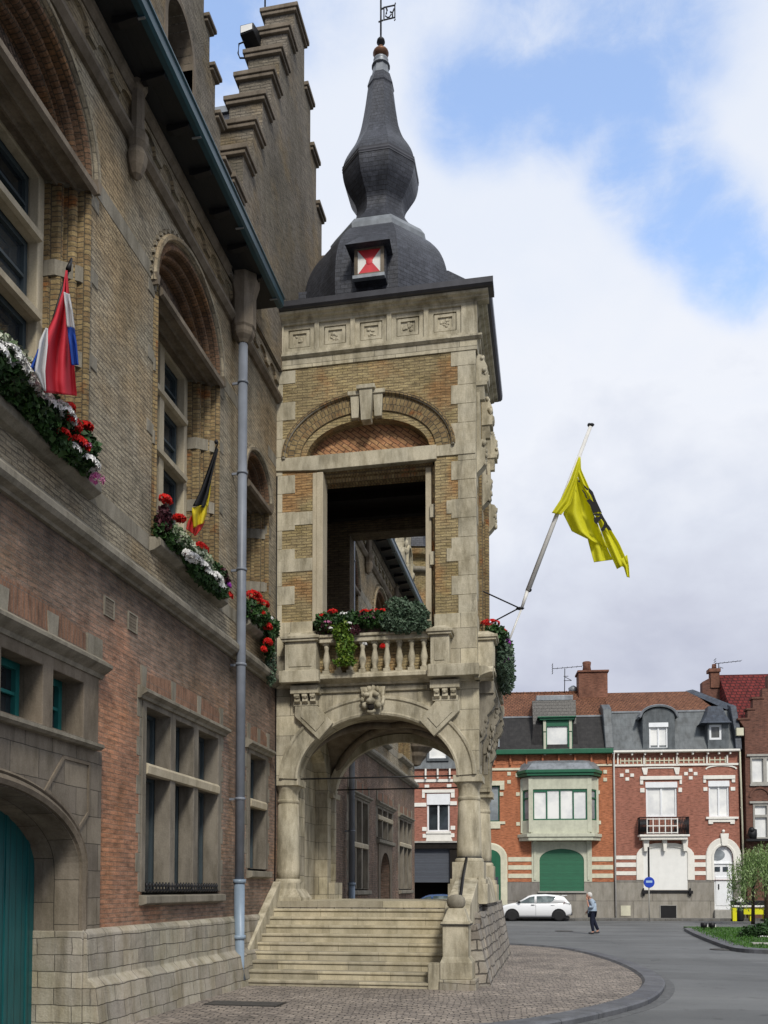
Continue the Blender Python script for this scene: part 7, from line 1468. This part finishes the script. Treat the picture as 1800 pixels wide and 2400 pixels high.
# ================================================================== person walking
def skin_mesh(name,verts,edges,radii,mat,parent,sub=2,root=0,inv=None):
    me=bpy.data.meshes.new(name); me.from_pydata([Vector(v) for v in verts],edges,[]); o=bpy.data.objects.new(name,me); C.objects.link(o); o.parent=parent
    sk=o.modifiers.new('skin','SKIN'); sk.use_smooth_shade=True
    for i,r in enumerate(radii): me.skin_vertices[0].data[i].radius=(r,r) if not isinstance(r,tuple) else r
    me.skin_vertices[0].data[root].use_root=True
    sb=o.modifiers.new('sub','SUBSURF'); sb.levels=sub; sb.render_levels=sub; me.materials.append(mat); return o
def person():
    x,y=onG(1388,2189); P=thing('person','white-haired person in pale blue jacket and dark trousers walking left, hand at the face','person',(x,y,0),YAW)
    k=.97; skin=plain('skin tone',(.46,.24,.17),.55,0,.3,.15); jk=plain('pale blue jacket cloth',(.38,.47,.58),.85,0,.2,.4,14,.3); tr=plain('dark navy trousers cloth',(.014,.018,.035),.85,0,.2,.3); hr=plain('white hair',(.62,.60,.57),.8,0,.2,.3,30,.5); sh=plain('dark shoes',(.03,.03,.035),.5)
    # facing -X, mid-stride; local frame: x forward negative
    V=[(0,0,.90),(-.01,0,1.05),(.0,0,1.25),(-.04,0,1.38),(-.10,0,1.46),(-.12,0,1.55),(-.13,0,1.62),      # 0..6 pelvis to crown
       (-.02,-.17,1.33),(-.02,-.23,1.10),(-.18,-.20,1.12),(-.22,-.12,1.38),                               # near arm, bent to the face 7..10
       (-.02,.17,1.33),(.02,.22,1.08),(-.12,.20,.95),(-.18,.18,.90),                                     # far arm 11..14
       (.0,-.09,.84),(-.04,-.09,.48),(.03,-.09,.09),(-.08,-.10,.05),                                     # near leg 15..18
       (.0,.09,.84),(.11,.09,.50),(.27,.09,.14),(.17,.09,.06)]                                           # far leg 19..22
    V=[(a*k,b*k,c*k) for a,b,c in V]
    E=[(0,1),(1,2),(2,3),(3,4),(4,5),(5,6),(3,7),(7,8),(8,9),(9,10),(3,11),(11,12),(12,13),(13,14),(0,15),(15,16),(16,17),(17,18),(0,19),(19,20),(20,21),(21,22)]
    Rr=[.13,.12,.13,.10,.055,.085,.075,.06,.045,.038,.03,.06,.045,.036,.03,.085,.06,.045,.035,.085,.06,.045,.035]
    skin_mesh('body',V,E,Rr,skin,P)
    J=[V[i] for i in (0,1,2,3,7,8,9,11,12,13)]; J[0]=(0.02,0,.80); J.append((-.085,0,1.45*k)); 
    skin_mesh('jacket',J,[(0,1),(1,2),(2,3),(3,4),(4,5),(5,6),(3,7),(7,8),(8,9),(3,10)],[(.19,.18),(.18,.19),(.17,.18),(.13,.14),.095,.07,.055,.095,.07,.055,.075],jk,P,root=1)
    T_=[V[0],V[15],V[16],V[17],V[19],V[20],V[21]]
    skin_mesh('trousers',T_,[(0,1),(1,2),(2,3),(0,4),(4,5),(5,6)],[.155,.105,.08,.062,.105,.08,.062],tr,P)
    def blob(nm,c,r,sq,mat,n=14): q=MB(Fr((x,y,0),(math.cos(YAW),math.sin(YAW),0),(-math.sin(YAW),math.cos(YAW),0))); q.ball(tuple(v*k for v in c),r,n,sq); return q.build(nm,mat,P)
    fr=Fr((x,y,0),(math.cos(YAW),math.sin(YAW),0),(-math.sin(YAW),math.cos(YAW),0)); q=MB(fr)
    q.ball((-.12*k,0,1.57*k),.105,16,(1.05,.88,1.2)); q.ball((-.225*k,0,1.55*k),.022,8); q.ball((-.11*k,-.095*k,1.56*k),.025,8,(.8,.4,1.2)); q.ball((-.205*k,0,1.50*k),.03,8,(.6,1,.5)); q.ball((-.21*k,-.04*k,1.585*k),.014,6); q.ball((-.21*k,.04*k,1.585*k),.014,6); q.build('head',skin,P)
    blob('hair',(-.095,0,1.60),.112,(1.02,.95,1.05),hr); 
    q=MB(fr)      # near hand with fingers curled against the cheek
    hc=Vector((-.225,-.10,1.43))*k; q.ball(tuple(hc),.042,10,(.8,.5,1.1))
    for i in range(4): q.tube([tuple(hc+Vector((-.02+.012*i,-.0,.03))),tuple(hc+Vector((-.025+.013*i,.015,.065+.006*(i%2)))),tuple(hc+Vector((-.01+.012*i,.03,.09)))],.009,6)
    q.tube([tuple(hc+Vector((.02,0,.0))),tuple(hc+Vector((.04,.02,.04)))],.010,6)
    hc=Vector((-.20,.18,.87))*k; q.ball(tuple(hc),.04,10,(.8,.5,1.1))
    for i in range(4): q.tube([tuple(hc+Vector((-.01,-.02+.012*i,-.03))),tuple(hc+Vector((-.02,-.02+.012*i,-.08)))],.009,6)
    q.build('hand',skin,P)
    for nm,(a,b,c) in (('shoe',(-.05,-.09,.045)),('shoe',(.20,.09,.06))):
        q=MB(fr); q.ball((a*k,b,c),.10,12,(1.35,.48,.45)); q.build(nm,sh,P)
person()
# ================================================================== road sign
def sign():
    x,y=onG(1522,2160); S=thing('road_sign','round blue road sign with a pale bar on a grey post before the red house','road sign',(x,y,0)); D=-_F0
    f=Fr((x,y,0),tuple(_R),tuple(D)); zc=onY(1520,2068,y)[1]
    q=MB(f); q.tube([(0,0,0),(0,0,zc+.3)],.035,8); q.build('post',M_gry,S)
    q=MB(f); q.box(-.045,.045,-.03,.03,zc+.28,onY(1522,1985,y)[1]); q.build('upper_post',M_iron,S)
    mb=plain('sign blue',(.01,.05,.42),.35,0,.5,.1)
    q=MB(Fr((x,y,zc),tuple(_R),(0,0,1),tuple(D))); q.lathe(0,0,[(.30,.03),(.30,.05),(.28,.055)],28); d=q.build('disc',mb,S)
    q=MB(f); q.prism(rect(-.17,.17,zc-.02,zc+.10),.056,.062); q.build('bar',plain('sign pale blue',(.35,.50,.72),.4,0,.4,.1),d)
    q=MB(f); q.box(-.05,.05,-.03,.04,zc-.06,zc+.06); q.build('clamp',M_iron,S)
sign()
# ================================================================== trees and small things on the right
M_bark=stonemat('bark',(.10,.075,.05),(.06,.045,.03),amt=.6,scale=2,bump=1.)
def tree():
    x,y=onG(1796,2168); T=thing('willow_tree','small weeping tree with pale green drooping leaves at the right edge','tree',(x,y,0))
    q=MB(WF); q.tube([(x,y,0),(x+.03,y,1.2),(x+.0,y+.05,2.4)],.13,10,r2=.07)
    random.seed(5); tips=[]
    for i in range(16):
        t=random.uniform(0,6.28); r=random.uniform(.5,1.5); p0=Vector((x,y,random.uniform(1.6,2.4))); p2=Vector((x+r*math.cos(t),y+r*math.sin(t),random.uniform(2.6,4.0))); p1=(p0+p2)/2+Vector((0,0,.5)); q.tube([tuple(p0),tuple(p1),tuple(p2)],.035,5,r2=.012); tips.append(p2)
    q.build('trunk',M_bark,T)
    q=MB(WF)
    for i in range(760):
        t=random.uniform(0,6.28); rr=1.6*math.sqrt(random.random()); h=3.95-.45*rr*rr+random.uniform(-.35,.25)+.35*math.sin(t*3+1)*rr/1.7; rr*=1+.16*math.sin(t*5); p=Vector((x+rr*math.cos(t),y+rr*math.sin(t),h)); L=random.uniform(.4,1.9)*(.5+rr/2.2); sw=Vector((random.uniform(-.12,.12),random.uniform(-.12,.12),0))
        for k in range(int(L/.075)):
            c=p+sw*(k*.075)-Vector((0,0,k*.075)); 
            if c.z<.75 or random.random()<.2: continue
            d=rnd_unit(); d.z=-abs(d.z)-.6; d.normalize(); u=d.cross(rnd_unit()).normalized(); s=random.uniform(.05,.10)
            q.add([tuple(c),tuple(c+d*s+u*s*.28),tuple(c+d*s*2.1),tuple(c+d*s-u*s*.28)],[(0,1,2,3)],False,[[(0,0),(1,0),(1,1),(0,1)]])
    q.build('crown',leafmat('willow leaves',[(.12,.20,.06),(.22,.31,.12),(.07,.14,.03),(.18,.27,.08),(.30,.38,.20)]),T,recalc=False)
    x,y=onG(1765,2166); S=thing('tree_stake','dark upright wooden stake in front of the weeping tree','stake',(x,y,0)); q=MB(WF); q.tube([(x,y,0),(x+.02,y,1.2),(x+.03,y,2.35)],.10,8,r2=.06); q.build('post',M_bark,S); q=MB(WF); q.lathe(x+.02,y,[(.10,1.9),(.11,1.93),(.11,1.99),(.09,2.02)],8); q.build('tie_band',M_iron,S)
    # dark ground-cover bush with white flowers
    x,y=onG(1795,2196,.1); B=thing('low_bush','low dark green bush with a fringe of white flowers on the lawn','bush',(x,y,.1))
    leafcloud([((x,y,.3),(.8,.5,.26)),((x+.6,y+.2,.45),(.7,.5,.4)),((x-.5,y,.2),(.45,.35,.14)),((x+1.5,y,.4),(.8,.5,.35))],5200,.07).build('foliage',L_dk,B,recalc=False)
    blooms([((x-.2+.3*i,y-.55,.12),(.2,.06,.05)) for i in range(6)],150,.06).build('white_flowers',F_wh,B,recalc=False)
    for i,(px,lab) in enumerate(((1650,'left one of two small black ground spotlights at the back edge of the lawn'),(1669,'right one of two small black ground spotlights at the back edge of the lawn'))):
        x,y=onG(px,2178,.1); s=thing('ground_spotlight',lab,'spotlight',(x,y,.1),0,'ground spotlights on the lawn')
        q=MB(WF); q.tube([(x,y,.08),(x,y,.2)],.02,6); q.build('spike',M_iron,s)
        q=MB(WF); q.lathe(x,y,[(.10,.17),(.14,.22),(.14,.36),(.10,.38)],10); q.build('housing',M_iron,s); q=MB(WF); q.box(x+.09,x+.15,y-.05,y+.05,.2,.3); q.build('lens',M_wht,s)
    x,y=onG(1790,2213,.1); st=thing('stone_slab','flat pale stone slab lying in the lawn at the right edge','stone',(x,y,.1)); q=MB(WF); q.box(x-.35,x+.35,y-.16,y+.16,.09,.15); q.build('slab',M_gry,st,bevel=.03)
    my=plain('yellow bench paint',(.68,.66,.01),.4,0,.5,.15)
    for i,(px,w,lab) in enumerate(((1757,.95,'yellow bench with a white seat board between the downpipe and the dark stake'),(1795,.9,'yellow bench partly behind the weeping tree, right of the dark stake'))):
        x,y=onG(px,2159); b=thing('yellow_bench',lab,'bench',(x,y,0),HA,'yellow benches by the houses')
        for sx in (-1,1):
            q=MB(WF); q.box(x+sx*(w-.13)-.11,x+sx*(w-.13)+.11,y-.22,y-.14,0,.78); q.box(x+sx*(w-.13)-.11,x+sx*(w-.13)+.11,y+.14,y+.22,0,.78); q.build('leg',my,b,bevel=.01)
        q=MB(WF); q.box(x-w+.2,x+w-.2,y-.16,y-.12,.38,.74); q.build('apron',my,b)
        q=MB(WF); q.box(x-w,x+w,y-.28,y+.28,.78,.88); q.build('seat',M_wht if i==0 else my,b,bevel=.015)
        q=MB(WF); q.box(x-w,x+w,y+.24,y+.30,.88,1.15); q.build('backrest',M_iron,b,bevel=.01)
    x,y=onG(1735,2159); b=thing('litter_bin','slim dark litter bin with a pale lid at the foot of the cream downpipe','litter bin',(x,y,0)); q=MB(WF); q.lathe(x,y,[(.17,0),(.20,.1),(.20,1.0),(.17,1.05)],12); q.build('bin_body',M_iron,b); q=MB(WF); q.lathe(x,y,[(.19,1.05),(.21,1.1),(.14,1.25),(.05,1.35)],12); q.build('lid',M_wht,b)
tree()
